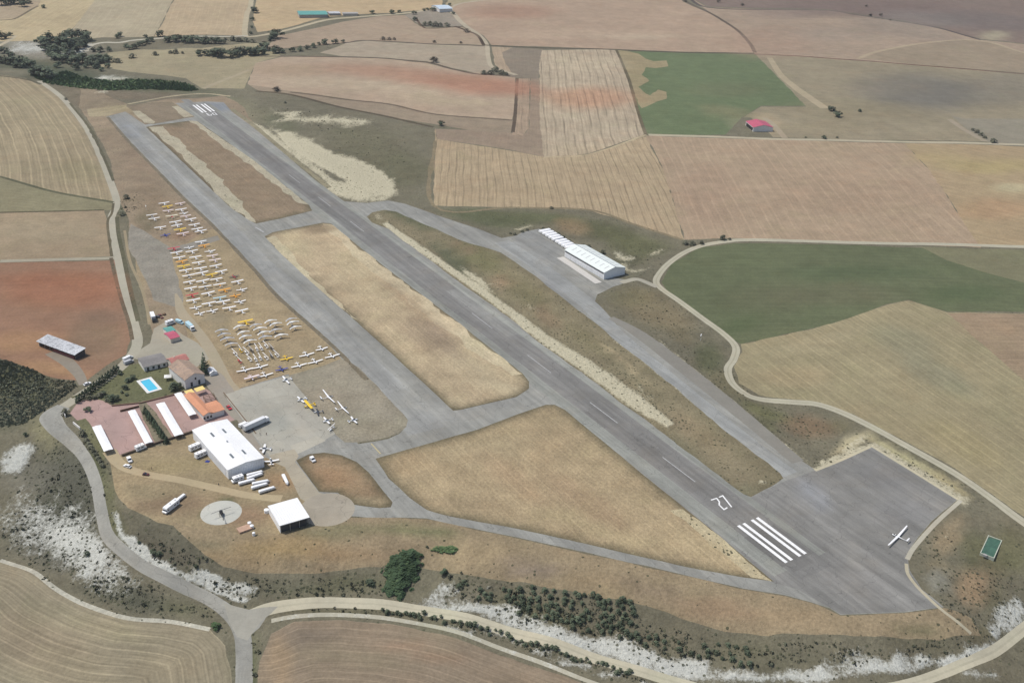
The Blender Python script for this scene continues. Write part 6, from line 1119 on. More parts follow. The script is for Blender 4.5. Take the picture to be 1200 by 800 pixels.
# after the axis swap local x runs along the building's length, y across
for sx in (-.29, .25):
    for sy in (-1, 1):
        s_ = 1.1 / (D2 / 2)
        yy = sy * D2 * .17; z = 5.6 + 1.1 - s_ * abs(yy) + .19
        b = MB(); x0 = sx * L2; b.add([(x0 - 2.3, yy - .55, z + s_ * .55 * sy), (x0 + 2.3, yy - .55, z + s_ * .55 * sy), (x0 + 2.3, yy + .55, z - s_ * .55 * sy), (x0 - 2.3, yy + .55, z - s_ * .55 * sy)], [[0, 1, 2, 3]]); b.build('skylight', paint('dark skylight', (.13, .15, .16), .3, .5, .1), t)
for k in range(4): quadbox('door', t, -L2 / 2 - .08, -L2 / 2 - .02, -D2 / 2 + .8 + k * (D2 - 1.6) / 4, -D2 / 2 + .7 + (k + 1) * (D2 - 1.6) / 4, 0, 4.9, DOORY)
for k in range(4): quadbox('door', t, -L2 / 2 + 3 + k * 6, -L2 / 2 + 8.9 + k * 6, D2 / 2 + .02, D2 / 2 + .08, 0, 4.8, DOORM); 
b = MB(); b.tube((0, 0, 6.8), (0, 0, 7.5), .45, n=10); b.build('roof_vent', METAL, t)
# far hangar
base = rect((707.4, 327.5), (732, 321.5), (662, 300.5))
t, L2, D2 = gabled('hangar', 'white gabled hangar on the far apron with rows of skylights', 'hangar', base, 5.6, 2.6, SHEETG, paint('white roof', (.66, .70, .66), .5, .3, .05), .35, 'y')
s_ = 2.6 / (D2 / 2)
for sy in (-1, 1):
    for k in range(8):
        x0 = -L2 / 2 + L2 * (k + .7) / 8.6; yy = sy * D2 * .24; z = 8.2 - s_ * abs(yy) + .2
        b = MB(); b.add([(x0 - .4, yy - 2.2, z + s_ * 2.2 * sy), (x0 + .4, yy - 2.2, z + s_ * 2.2 * sy), (x0 + .4, yy + 2.2, z - s_ * 2.2 * sy), (x0 - .4, yy + 2.2, z - s_ * 2.2 * sy)], [[0, 1, 2, 3]]); b.build('skylight', GREYP, t)
quadbox('eave_shade_band', t, -L2 / 2 + .6, L2 / 2 - .6, D2 / 2 + .02, D2 / 2 + .09, 4.0, 4.9, DKG)  # dark strip painting the shadow of the eave on the wall
quadbox('ridge_cap', t, -L2 / 2 - .3, L2 / 2 + .3, -.3, .3, 8.22, 8.45, METAL)
# doors on the side towards the apron (both long sides get them; the far one is never seen)
for k in range(7):
    w = (L2 - 2) / 7
    for sg in (1, -1)[:2]:
        quadbox('door', t, -L2 / 2 + 1 + k * w + .15, -L2 / 2 + 1 + (k + 1) * w - .1, min(sg * (D2 / 2 + .02), sg * (D2 / 2 + .1)), max(sg * (D2 / 2 + .02), sg * (D2 / 2 + .1)), .1, 3.5, DOORM)
a, b_, c_ = G(659, 301), G(704, 331), G(706.5, 328.5)
st = MB(); d = (b_ - a).normalized(); n_ = Vector((-d.y, d.x, 0)); w4 = 5.0
st.add([tuple(a + n_ * 1 + Vector((0, 0, .05))), tuple(b_ + n_ * 1 + Vector((0, 0, .05))), tuple(b_ - n_ * w4 + Vector((0, 0, .05))), tuple(a - n_ * w4 + Vector((0, 0, .05)))], [[0, 1, 2, 3]])
o = st.build('concrete_strip', paint('pale concrete', (.48, .46, .42), .9, .2, .1)); o['kind'] = 'structure'
# glider trailers beside it
def trailer(lab, loc, rz, grp, L=8.5, proto={}):
    if 't' not in proto:
        t = thing('glider_trailer', lab, 'trailer', loc, rz, grp)
        MB().loft([(L / 2, 0, .25, .55, 1.0), (L / 2 - .7, 0, .75, .45, 1.7), (-L / 2 + .6, 0, .85, .45, 1.85), (-L / 2, 0, .8, .5, 1.7)], 12, 0, .45).build('body', WHITE, t, False)
        MB().tube((L / 2 - .1, 0, .6), (L / 2 + 1.2, 0, .5), .06).build('drawbar', METAL, t)
        for sg in (-1, 1): MB().tube((-.3, sg * .8, .32), (-.3, sg * .98, .32), .32, n=10).build('wheel', BLK, t)
        proto['t'] = t; return t
    return copy_thing(proto['t'], lab, loc, rz, grp, (1, 1, 1))
P1, P2 = np.array([639.0, 272.0]), np.array([672.0, 292.5])
hx = head((634, 270.5), (646, 268.0))
for i in range(10):
    f = i / 9; f = f if i < 5 else f + .02; p = P1 * (1 - f) + P2 * f
    trailer(f'white trailer, {ORD[i + 1]} from the far end of the row beside the far hangar', G(*p), hx, 'trailers in a row by the far hangar').scale = (1.3, 2.35, 1.3)
q = crop(225, 490, 10)
for (x0, y0, x1, y1, lab) in [(555, 785, 735, 735, 'white glider trailer, longest slim one nearest the camper by the hangar'), (640, 730, 840, 660, 'white glider trailer closest to the grey hangar front'), (650, 690, 830, 640, 'white glider trailer against the hangar front wall')]:
    trailer(lab, G(*q((x0 + x1) / 2, (y0 + y1) / 2)), head(q(x0, y0), q(x1, y1)), 'trailers in front of the big hangar')
q2 = crop(220, 470, 6.157)
for (x0, y0, x1, y1, lab) in [(470, 605, 585, 580, 'white trailer, middle group, upper one'), (460, 635, 580, 600, 'white trailer, middle group, lower one'), (510, 665, 637, 625, 'white trailer lowest and rightmost of the group before the hangar')]:
    trailer(lab, G(*q2((x0 + x1) / 2, (y0 + y1) / 2 + 4)), head(q2(x0, y0), q2(x1, y1)), 'trailers in front of the big hangar')

# barn with crimson roof
t, L2, D2 = gabled('barn', 'white barn with a crimson gabled roof beside the green field', 'barn', rect((882.3, 154.5), (905.3, 154.3), (870.5, 147)), 4.6, 2.6, PLAST, SHEETR, .4, 'y')
quadbox('door', t, -L2 / 2 + 1.5, L2 / 2 - 1.5, D2 / 2 + .02, D2 / 2 + .1, .1, 3.6, BLK); quadbox('gutter', t, -L2 / 2, L2 / 2, D2 / 2 + .42, D2 / 2 + .6, 4.1, 4.3, OFFW)  # black panel stands for the shaded interior behind the open side
# small open-fronted white hangar
base = rect((328.6, 624.4), (362.5, 614.5), (316.5, 601.5)); c, rz, L, D = base
t = thing('open_hangar', 'small white-roofed open hangar beside the round concrete pad', 'hangar', c, rz)
MB().box(-L / 2 - .3, L / 2 + .3, -D / 2 - .4, D / 2 + .3, 4.3, 4.62).build('roof', SHEETW, t)
MB().box(-L / 2, L / 2, D / 2 - .15, D / 2, -.3, 4.29).build('back_wall', SHEETG, t); MB().box(-L / 2, -L / 2 + .15, -D / 2, D / 2 - .16, -.3, 4.29).build('side_wall', SHEETG, t)
for k in range(4): x0 = -L / 2 + .2 + k * (L - .5) / 3; MB().box(x0, x0 + .25, -D / 2, -D / 2 + .25, 0, 4.29).build('post', METAL, t)
MB().box(-L / 2 + .2, L / 2 - 1, -D / 2 + .5, -D / 2 + .6, 0, 3.8).build('interior_shade_panel', DKG, t)  # dark sheet standing in for the shade of the open interior
# farm shed on the reddish field
base = rect((89, 421.5), (99.5, 415), (46, 404)); c, rz, L, D = base
base = rect((46, 405.5), (89, 421.5), (99, 415.5)); c, rz, L, D = base
t = thing('farm_shed', 'long low farm shed with patched pale roof on the reddish field', 'shed', c, rz)
MB().add([(-L / 2 - .8, -D / 2 - 1, 3.6), (L / 2 + .6, -D / 2 - 1, 3.6), (L / 2 + .6, D / 2 + .5, 4.7), (-L / 2 - .8, D / 2 + .5, 4.7), (-L / 2 - .8, -D / 2 - 1, 3.75), (L / 2 + .6, -D / 2 - 1, 3.75), (L / 2 + .6, D / 2 + .5, 4.85), (-L / 2 - .8, D / 2 + .5, 4.85)],
         [[3, 2, 1, 0], [4, 5, 6, 7], [0, 1, 5, 4], [1, 2, 6, 5], [2, 3, 7, 6], [3, 0, 4, 7]]).build('roof', SHEETOLD, t)
MB().box(-L / 2, L / 2, D / 2 - .2, D / 2, -.3, 4.4).build('back_wall', CONCW, t); MB().box(-L / 2, -L / 2 + .2, -D / 2, D / 2 - .2, -.3, 3.5).build('side_wall', CONCW, t); MB().box(L / 2 - .2, L / 2, -D / 2, D / 2 - .2, -.3, 3.0).build('side_wall', DKG, t)  # right end wall is dark grey, its shade put into the colour
MB().box(-L * .12, L / 2 - 1.4, -D / 2, -D / 2 + .2, 0, 1.9).build('front_wall', BRICKR, t)
for k in range(8): x0 = -L / 2 + .3 + k * (L - .9) / 7; MB().box(x0, x0 + .2, -D / 2 + .22, -D / 2 + .42, 0, 3.5).build('post', CONCW, t)
# clubhouse
base = rect((218, 456), (240.5, 448.5), (208, 437)); t, L2, D2 = gabled('clubhouse', 'white clubhouse with a broad tan tiled roof and facing gable', 'house', base, 6.0, 2.6, PLAST, TILE_T, .4, 'y')
gax = -L2 / 2
for yy in (-3.1, 1.6): MB().box(gax - .06, gax + .1, yy, yy + 1.3, .4, 3.3).build('window', GLASS, t)
for yy in (-1.0,): MB().box(gax - .06, gax + .1, yy, yy + 1.1, 4.2, 5.6).build('window', GLASS, t)
MB().tube((gax - 3, 0.4, 0), (gax - 3, .4, 9.5), .07, .04).build('flagpole', METAL, t)
base = rect((203, 434), (222, 428), (199, 427)); t, L2, D2 = gabled('annex', 'low annex with red clay tiles behind the clubhouse', 'house', base, 4.2, 1.6, PLASTC, TILE_R, .35, 'x')
MB().box(-2, -1.2, .5, 1.3, 4.4, 6.2).build('chimney', PLASTC, t)
# grey tiled lodge
base = rect((169.5, 435.3), (196, 429), (163, 425)); t, L2, D2 = gabled('lodge', 'long grey-tiled white lodge above the pool garden', 'house', base, 3.0, 1.3, PLAST, TILE_G, .5, 'x')
for k in range(4): MB().box(-L2 / 2 + 1.5 + k * 3.2, -L2 / 2 + 2.8 + k * 3.2, -D2 / 2 - .06, -D2 / 2 + .05, .6 if k % 2 else .1, 2.2).build('window', GLASS, t)
# restaurant with orange roof, two awnings and pergola
base = rect((248, 490.3), (263, 485.7), (242.5, 479)); t, L2, D2 = gabled('dining_wing', 'orange-tiled wing between the pergola and the car park', 'restaurant', base, 3.4, .8, PLAST, TILE_O, .4, 'x')
base = rect((239.5, 493), (250, 489.7), (223.5, 468)); t, L2, D2 = gabled('restaurant', 'long orange-tiled restaurant building beside the rightmost car shelter', 'restaurant', base, 3.6, 1.1, PLAST, TILE_O, .5, 'y')
for k in range(3): MB().box(-L2 / 2 - .06, -L2 / 2 + .05, -D2 / 2 + .6 + k * 1.9, -D2 / 2 + 1.7 + k * 1.9, .8, 2.3).build('window', GLASS, t)
def awning(lab, x, y, w, d):
    t = thing('awning', lab, 'awning', G(x, y), head((222, 463), (240, 457)), 'yellow awnings by the restaurant')
    MB().add([(-w / 2, -d / 2, 2.9), (w / 2, -d / 2, 2.9), (w / 2, d / 2, 3.4), (-w / 2, d / 2, 3.4), (-w / 2, -d / 2, 2.96), (w / 2, -d / 2, 2.96), (w / 2, d / 2, 3.46), (-w / 2, d / 2, 3.46)], [[3, 2, 1, 0], [4, 5, 6, 7], [0, 1, 5, 4], [1, 2, 6, 5], [2, 3, 7, 6], [3, 0, 4, 7]]).build('canopy', paint('yellow canvas', (.74, .58, .22), .8, .1, .06), t)
    for sx in (-1, 1):
        for sy in (-1, 1): MB().tube((sx * (w / 2 - .1), sy * (d / 2 - .1), 0), (sx * (w / 2 - .1), sy * (d / 2 - .1), 2.92 + (.4 if sy > 0 else 0)), .05).build('post', METAL, t)
awning('yellow awning, left one beside the restaurant roof', 222.5, 464.5, 4.6, 3.6); awning('yellow awning, right one beside the restaurant roof', 234.5, 461, 5.4, 3.6)
t = thing('pergola', 'brown timber pergola along the restaurant terrace', 'pergola', G(247.5, 473), head((246, 484), (238, 465)) )
for k in range(9): MB().box(-6.5 + k * 1.6, -6.3 + k * 1.6, -3.2, 3.2, 2.6, 2.8).build('rafter', WOOD, t)
for sy in (-1, 0, 1): MB().box(-6.8, 6.8, sy * 2.9 - .1, sy * 2.9 + .1, 2.42, 2.59).build('beam', WOOD, t)
for k in range(4):
    for sy in (-1, 1): MB().box(-6.4 + k * 4.2, -6.2 + k * 4.2, sy * 2.9 - .1, sy * 2.9 + .1, 0, 2.41).build('post', WOOD, t)
# little red and green roofed huts
t, _, _ = gabled('hut', 'small hut with a crimson roof by the dusty yard', 'hut', rect((200.5, 402), (211, 399), (197.5, 394)), 2.8, .7, PLASTC, SHEETR, .25, 'x')
t, _, _ = gabled('hut', 'small hut with a grey-green roof behind the crimson one', 'hut', rect((197, 393.5), (206, 391), (194, 388)), 2.4, .5, PLAST, SHEETGR, .25, 'x')
# car shelters
def shelter(lab, a, b, c, n):
    cc, rz, L, D = rect(a, b, c); t = thing('car_shelter', lab, 'car shelter', cc, rz, 'car shelters in the pink car park')
    MB().prism_x([(-D / 2, 2.35), (D / 2, 2.45), (D / 2, 2.53), (0, 2.75), (-D / 2, 2.43)], -L / 2, L / 2).build('roof', SHEETW, t)
    for k in range(n):
        x = -L / 2 + .5 + k * (L - 1) / (n - 1)
        for sy in (-1, 1): MB().box(x - .06, x + .06, sy * D * .36 - .06, sy * D * .36 + .06, 0, 2.42).build('post', METAL, t)
    return t
def sh(p): return (p[0] + .3, p[1] + 4.6)
for i, (a, b, c) in enumerate([((108.3, 500.2), (122.3, 529), (118.5, 497.2)), ((150, 481.8), (170.3, 520), (159.2, 480.5)), ((183, 473.2), (204.8, 511), (192.8, 470.2)), ((204.3, 461.2), (221.5, 487), (213, 459))]):
    shelter(f'white flat-roofed car shelter, {["leftmost of the four and shortest", "second from left beside the conifer hedge", "third from left right of the conifer hedge", "rightmost beside the restaurant"][i]}', sh(a), sh(b), sh(c), [6, 8, 8, 6][i])
# pool
cc, rz, L, D = rect((172.5, 461), (190, 456), (165, 445)); t = thing('swimming_pool', 'rectangular swimming pool of bright blue water with white surround', 'swimming pool', cc, rz)
x, y = L / 2, D / 2; b = MB()
for bx in ((-x, x, -y, -y + 1.7), (-x, x, y - 1.7, y), (-x, -x + 1.7, -y + 1.7, y - 1.7), (x - 1.7, x, -y + 1.7, y - 1.7)): b.box(*bx, -.1, .18)
b.build('surround', OFFW, t)
wm, nt, wb = newmat('pool water', .08, .5); wb.inputs['Base Color'].default_value = (.075, .46, .64, 1)
g_ = N(nt, 'ShaderNodeTexCoord').outputs['Object']; bp = N(nt, 'ShaderNodeBump'); bp.inputs['Strength'].default_value = .15; nt.links.new(noise(nt, g_, 1.5, 2), bp.inputs['Height']); nt.links.new(bp.outputs[0], wb.inputs['Normal'])
MB().box(-x + 1.7, x - 1.7, -y + 1.7, y - 1.7, -.1, .08).build('water', wm, t); MB().box(-x + 1.9, -x + 2.0, y - 2.4, y - 1.6, .1, 1.0).build('ladder', METAL, t)
# green walled tank
cc, rz, L, D = rect((1147.6, 650), (1164, 657.5), (1161, 628)); t = thing('walled_tank', 'green-floored rectangular water tank with pale rim walls', 'tank', cc + Vector((0, 0, .45)), rz)
x, y = L / 2, D / 2; GW = paint('algae water', (.055, .115, .075), .3, .4, .25, 0, .25)
b = MB()
for bx in ((-x, x, -y, -y + .4), (-x, x, y - .4, y), (-x, -x + .4, -y + .4, y - .4), (x - .4, x, -y + .4, y - .4)): b.box(*bx, -1.5, .45)
b.build('wall', paint('pale tank rim', (.40, .42, .34), .9, .2, .1), t); MB().box(-x + .4, x - .4, -y + .4, y - .4, -.4, .2).build('water', GW, t)
MB().box(-x + 1.5, -x + 3.2, -y - 1.2, -y - .1, 0, 1.0).build('valve_box', CONCW, t)
# far buildings
def low(name, lab, cat, a, b, c, h, r, wm_, rm_): return gabled(name, lab, cat, rect(a, b, c), h, r, wm_, rm_, .6, 'x')
low('long_shed', 'long green-roofed shed beside the farm track', 'shed', (351, 21.5), (384, 20.8), (349, 16), 4.2, 1.8, CONCW, SHEETGR)
low('low_store', 'low tan store in line with the green shed', 'shed', (402, 18.6), (419.5, 18.4), (402, 17), 3, .6, PLASTC, CONCW)
low('open_yard_roof', 'grey roof between the green shed and the tan store', 'shed', (386, 18.5), (399, 18.2), (386, 16), 3, .5, CONCW, SHEETOLD)
low('farmhouse', 'far farmhouse with a pale blue roof on the grey plot', 'house', (515, 15), (530, 13.6), (512, 10), 5, 2.2, PLAST, SHEETB)
# low walls
def wall_line(lab, pts, h, w, m, name='low_wall'):
    b = MB(); g_ = [G(*p) for p in pts]
    for i in range(len(g_) - 1):
        p, q_ = g_[i], g_[i + 1]; d = (q_ - p); d.z = 0; d.normalize(); n_ = Vector((-d.y, d.x, 0)) * w / 2
        vs = [p + n_ - Vector((0, 0, .3)), q_ + n_ - Vector((0, 0, .3)), q_ - n_ - Vector((0, 0, .3)), p - n_ - Vector((0, 0, .3))]; vs += [v + Vector((0, 0, h + .3)) for v in vs]
        b.add(vs, [[3, 2, 1, 0], [4, 5, 6, 7], [0, 1, 5, 4], [1, 2, 6, 5], [2, 3, 7, 6], [3, 0, 4, 7]])
    o = b.build(name, m); tag(o, lab, 'wall'); return o
HB = paint('clipped brown hedge', (.13, .10, .075), .95, .1, .3)
wall_line('low brown hedge along the near edge of the pink car park', [(143, 534.5), (186, 519), (237, 503)], 1.2, .9, HB, 'low_hedge')
wall_line('low brick wall between lawn and pink car park', [(131, 476), (165, 472.6), (200, 464), (224, 457)], .8, .35, paint('brick wall', (.24, .15, .11), .9, .2, .15))
wall_line('white gate wall left of the car park entrance', [(74.5, 484.5), (77, 489)], 1.6, .4, PLAST, 'gate_wall'); wall_line('white gate wall right of the car park entrance', [(86, 496.5), (94, 503)], 1.4, .4, PLAST, 'gate_wall')
wall_line('thin brown fence across the middle of the pink car park', [(141, 482.5), (163, 477)], 1.2, .15, WOOD, 'fence'); wall_line('thin dark kerb between terrace and apron', [(262, 460), (290, 495), (300, 508)], .35, .3, WOOD, 'kerb_wall')
# pale white wall beside the orange roofed building
wall_line('narrow white wall left of the orange-tiled building', [(224, 470), (239, 491)], 2.2, .3, PLAST, 'boundary_wall')
# ------------------------------------------------------------------ vehicles and small things
def wheelset(t, xs, w, r):
    for x in xs:
        for sg in (-1, 1):
            o = MB().tube((x, sg * (w / 2 - .18), r), (x, sg * (w / 2 + .02), r), r, n=12).build('wheel', BLK, t)
            MB().tube((x, sg * (w / 2 + .021), r), (x, sg * (w / 2 + .04), r), r * .5, n=8).build('rim', METAL, o)
def camper(lab, p, rz, L=6.8, W_=2.3, H=3.0, col=WHITE, grp=None, name='camper_van'):
    t = thing(name, lab, 'camper van', p, rz, grp); x = L / 2; y = W_ / 2
    MB().prism_y([(-x, .45), (x - .9, .45), (x, .55), (x, 1.15), (x - .55, 1.35), (x - 1.0, 2.0), (x - .6, 2.35), (x - .9, H), (-x + .1, H)], -y, y).build('body', col, t)
    MB().add([(x - .53, -y + .12, 1.37), (x - .53, y - .12, 1.37), (x - .97, y - .12, 2.0), (x - .97, -y + .12, 2.0)], [[0, 1, 2, 3]]).build('windscreen', GLASS, t).location = (.03, 0, .02)
    for sg in (-1, 1):
        for x0, x1 in ((-x + .8, -x + 1.9), (-x + 2.6, -x + 3.7), (x - 2.2, x - 1.4)): MB().box(x0, x1, min(sg * (y + .005), sg * (y + .03)), max(sg * (y + .005), sg * (y + .03)), 1.5, 2.1).build('side_window', GLASS, t)
    for x0 in (-x + 1.2, -.2): MB().box(x0, x0 + .7, -.35, .35, H + .005, H + .16).build('roof_vent', GREYP, t)
    wheelset(t, (-x + 1.5, x - 1.1), W_, .36); return t
def car(lab, p, rz, col, grp=None, L=4.3, W_=1.75):
    t = thing('parked_car', lab, 'car', p, rz, grp); x = L / 2; y = W_ / 2
    MB().prism_y([(-x, .35), (x, .35), (x, .75), (x - .9, .92), (-x + .2, .95), (-x, .8)], -y, y).build('body', col, t)
    b = MB(); b.add([(-x + .3, -y + .05, .94), (x - 1.1, -y + .05, .92), (x - 1.1, y - .05, .92), (-x + .3, y - .05, .94), (-x + .75, -y + .22, 1.42), (x - 1.9, -y + .22, 1.42), (x - 1.9, y - .22, 1.42), (-x + .75, y - .22, 1.42)], [[3, 2, 1, 0], [0, 1, 5, 4], [1, 2, 6, 5], [2, 3, 7, 6], [3, 0, 4, 7], [4, 5, 6, 7]]); b.build('windows', GLASS, t)
    MB().box(-x + .78, x - 1.93, -y + .23, y - .23, 1.422, 1.47).build('roof', col, t); wheelset(t, (-x + .8, x - .8), W_, .31); return t
def truck(lab, p, rz, L=12.0, cabc=WHITE, boxc=WHITE, H=3.9, cat='truck'):
    t = thing('truck', lab, cat, p, rz); x = L / 2
    MB().box(-x, x - 2.3, -1.25, 1.25, 1.1, H).build('cargo_box', boxc, t)
    MB().prism_y([(x - 2.1, .5), (x, .5), (x, 1.7), (x - .35, 3.0), (x - 2.1, 3.1)], -1.2, 1.2).build('cab', cabc, t)
    MB().add([(x + .01, -1.05, 1.75), (x + .01, 1.05, 1.75), (x - .32, 1.05, 2.85), (x - .32, -1.05, 2.85)], [[0, 1, 2, 3]]).build('windscreen', GLASS, t).location = (.02, 0, 0)
    MB().box(-x, x - .2, -.6, .6, .6, 1.09).build('chassis', DKG, t)
    wheelset(t, (-x + 1.2, -x + 2.4, x - 1.2) if L > 9 else (-x + 1.4, x - 1.2), 2.45, .5); return t
def van(lab, p, rz, col=WHITE, L=5.2, grp=None):
    t = thing('van', lab, 'van', p, rz, grp); x = L / 2
    MB().prism_y([(-x, .4), (x, .4), (x, 1.0), (x - .8, 1.25), (x - 1.5, 2.1), (-x, 2.2)], -.95, .95).build('body', col, t)
    MB().add([(x - .83, -.85, 1.3), (x - .83, .85, 1.3), (x - 1.45, .85, 2.03), (x - 1.45, -.85, 2.03)], [[0, 1, 2, 3]]).build('windscreen', GLASS, t).location = (.04, 0, .03)
    for sg in (-1, 1): MB().box(x - 2.3, x - 1.5, min(sg * .952, sg * .97), max(sg * .952, sg * .97), 1.3, 1.85).build('side_window', GLASS, t)
    wheelset(t, (-x + .9, x - .9), 1.9, .34); return t
q = crop(225, 490, 10)
t = truck('long white articulated truck parked beside the big hangar', G(300.5, 499.5), head((287, 505), (311, 494)), 16.0, WHITE, ribbed('white trailer sides', (.66, .67, .67), .8, .05, 0))
van('white van standing between the long truck and the hangar roof', G(286, 499), head((287, 505), (311, 494)), WHITE, 6.0)
camper('white camper van left of the big hangar, upper of the pair', G(229, 526), head((223, 529), (237, 523)), grp='camper vans left of the hangar')
camper('white camper van left of the big hangar, lower of the pair', G(236, 534.5), head((229, 537.5), (243, 531.5)), grp='camper vans left of the hangar')
camper('white camper van parked at the near left corner of the hangar front', G(278.5, 563.5), head((285, 560), (271, 565)), 6.0)
camper('long white coach camper alone on the dry grass left of the helipad', G(200.5, 596), head((209.5, 587.5), (192, 601)), 9.5, 2.5, 3.1, name='coach_camper')
trailer('small white trailer coupled behind the long coach camper', G(210.5, 586), head((207, 588.5), (214, 583)), 'trailers in front of the big hangar'); 
camper('white and blue camper van beside the second car shelter', G(165, 526.5), head((160, 528), (171, 523.5)), 5.6)
car('white car stopped on the dirt track below the car park', G(149.5, 547), head((156, 549), (144, 545)), WHITE); van('small white van on the grass above the white car', G(152, 540.5), head((150, 537), (154, 543)), WHITE, 3.6)
car('dark red small car further along the dirt track', G(171, 556.5), head((166, 556), (176, 557)), paint('dark maroon paint', (.10, .03, .035), .4), L=3.2, W_=1.5)
car('red car parked between the restaurant and the apron', G(268.5, 478.5), head((266, 475), (272, 481)), RED)
truck('white box truck beside the road on the brown verge', G(179.7, 374.5), head((176, 362), (182, 377)), 10.0, DKG, WHITE, 3.6)
truck('pale blue box truck rightmost of the three by the huts', G(223, 385), head((216, 379), (229, 391)), 9.5, WHITE, CYAN, 3.4)
van('white and blue van in the middle of the three by the huts', G(210.5, 378.5), head((205, 377), (216, 381)), CYAN, 6.0); camper('white caravan leftmost of the three by the huts', G(199.5, 380), head((194, 381), (205, 377)), 6.2, name='caravan')
van('white van at the road bend above the garden, upper of the pair', G(150, 421), head((143, 423), (156, 417)), WHITE, 6.5, 'vans at the road bend'); van('white van at the road bend above the garden, lower of the pair', G(151, 425.5), head((145, 427), (158, 422)), GREYP, 6.0, 'vans at the road bend')
car('white car at the dirt junction below the farm shed', G(102.5, 450.5), head((99, 452), (106, 449)), WHITE); trailer('short white trailer standing upright by the round pad path', G(334.5, 563.5), head((332, 558), (337, 568)), 'trailers in front of the big hangar')
van('tiny white van on the reddish grass island', G(366.5, 540), head((364, 537), (369, 542)), WHITE, 3.4)
# tent
t = thing('tent', 'white ridge tent beside the tall conifer', 'tent', G(248.5, 437), head((246, 429), (252, 436)))
MB().prism_x([(-2.2, 0), (2.2, 0), (2.2, 1.8), (0, 3.1), (-2.2, 1.8)], -3.2, 3.2).build('canvas', WHITE, t); MB().tube((3.4, 0, 0), (3.4, 0, 3.3), .05).build('pole', METAL, t)
t = thing('parasol', 'white square parasol on the lawn near the round tree', 'parasol', G(197, 444.5), .3)
MB().add([(-2, -2, 2.2), (2, -2, 2.2), (2, 2, 2.2), (-2, 2, 2.2), (0, 0, 3.1)], [[0, 1, 4], [1, 2, 4], [2, 3, 4], [3, 0, 4]]).build('canopy', OFFW, t); MB().tube((0, 0, 0), (0, 0, 3.1), .05).build('pole', METAL, t)
# blue tarpaulin
o = MB().add([(-1.2, -.8, .1), (1.1, -.9, .05), (1.3, .7, .12), (-.9, .9, .08), (0, 0, .9)], [[0, 1, 4], [1, 2, 4], [2, 3, 4], [3, 0, 4]]).build('tarpaulin', BLU); o.location = G(243, 540.5); tag(o, 'small blue tarpaulin heap on the grass left of the hangar', 'tarpaulin')
# helicopter on its pad
hp = Vector((hpad[0], hpad[1], .06)); t = thing('helicopter', 'small black helicopter standing on the round pale helipad', 'helicopter', G(259.6, 603.5), head((262, 609), (258, 596)))
MB().loft([(2.4, 0, .15, .9, 1.3), (2.0, 0, .6, .6, 1.8), (1.0, 0, .85, .5, 2.3), (-.2, 0, .8, .5, 2.35), (-1.2, 0, .4, .9, 2.2), (-1.8, 0, .2, 1.3, 1.9)], 10).build('body', BLK, t, True)
MB().loft([(2.2, 0, .4, 1.3, 1.55), (1.5, 0, .72, 1.3, 2.2), (.8, 0, .86, 1.3, 2.3)], 10).build('windscreen', GLASS, t)
MB().tube((-1.4, 0, 1.7), (-6.2, 0, 2.0), .2, .1, 8).build('tail_boom', BLK, t); MB().prism_y([(-5.6, 1.9), (-6.2, 3.0), (-6.6, 3.0), (-6.3, 1.4)], -.05, .05).build('fin', BLK, t)
MB().tube((-6.1, .1, 2.1), (-6.1, .2, 2.1), .6, n=10).build('tail_rotor', DKG, t); MB().tube((0, 0, 2.3), (0, 0, 3.0), .1).build('mast', DKG, t)
b = MB(); a0 = -1.35
for k in (0, PI): c, s = math.cos(a0 + k), math.sin(a0 + k); b.add([(-s * -.14, c * -.14, 3.0), (c * 5 - s * -.14, s * 5 + c * -.14, 2.9), (c * 5 - s * .14, s * 5 + c * .14, 2.9), (-s * .14, c * .14, 3.0), (-s * -.14, c * -.14, 3.05), (c * 5 - s * -.14, s * 5 + c * -.14, 2.95), (c * 5 - s * .14, s * 5 + c * .14, 2.95), (-s * .14, c * .14, 3.05)], [[3, 2, 1, 0], [4, 5, 6, 7], [0, 1, 5, 4], [1, 2, 6, 5], [2, 3, 7, 6], [3, 0, 4, 7]])
b.build('rotor', DKG, t)
for sg in (-1, 1): b = MB(); b.tube((1.8, sg * .95, .12), (-1.4, sg * .95, .12), .07); b.tube((.9, sg * .95, .12), (.9, sg * .4, .8), .05); b.tube((-.7, sg * .95, .12), (-.7, sg * .4, .8), .05); b.build('skid', DKG, t)
# deck with tanks
t = thing('wooden_deck', 'tan timber deck beside the small open hangar', 'deck', G(287, 620), head((280, 622), (294, 617)))
MB().box(-3.3, 3.3, -2, 2, 0, .9).build('platform', paint('tan boards', (.42, .28, .20), .8, .2, .15), t)
def tank(lab, p, r=.9):
    o = MB().tube((0, 0, 0), (0, 0, 1.6), r, n=14).tube((0, 0, 1.6), (0, 0, 1.85), r * .95, r * .3, 14).build('water_tank', WHITE); o.location = p; tag(o, lab, 'tank', 'white tanks near the deck'); return o
tank('white round tank, upper one at the right end of the timber deck', G(292.5, 615)); tank('white round tank, middle one right of the timber deck', G(295.3, 618.5)); tank('white round tank, lowest one below the timber deck', G(297.5, 627), .7)
tank('white round tank at the left rear corner of the small open hangar', G(312.5, 600), 1.2)
# windsocks
def windsock(lab, p, rz, col, h=4.5):
    t = thing('windsock', lab, 'windsock', p, rz); MB().tube((0, 0, 0), (0, 0, h), .12, .06).build('pole', OFFW, t); MB().tube((0, 0, h - .3), (1.8, 0, h - .9), .35, .18, 8).build('sock', col, t)
windsock('white windsock on its mast beside the far parking block', G(171.5, 246.5), -1.2, OFFW); windsock('white windsock on its mast right of the far taxiway', G(821, 399), -2.0, WHITE, 5)
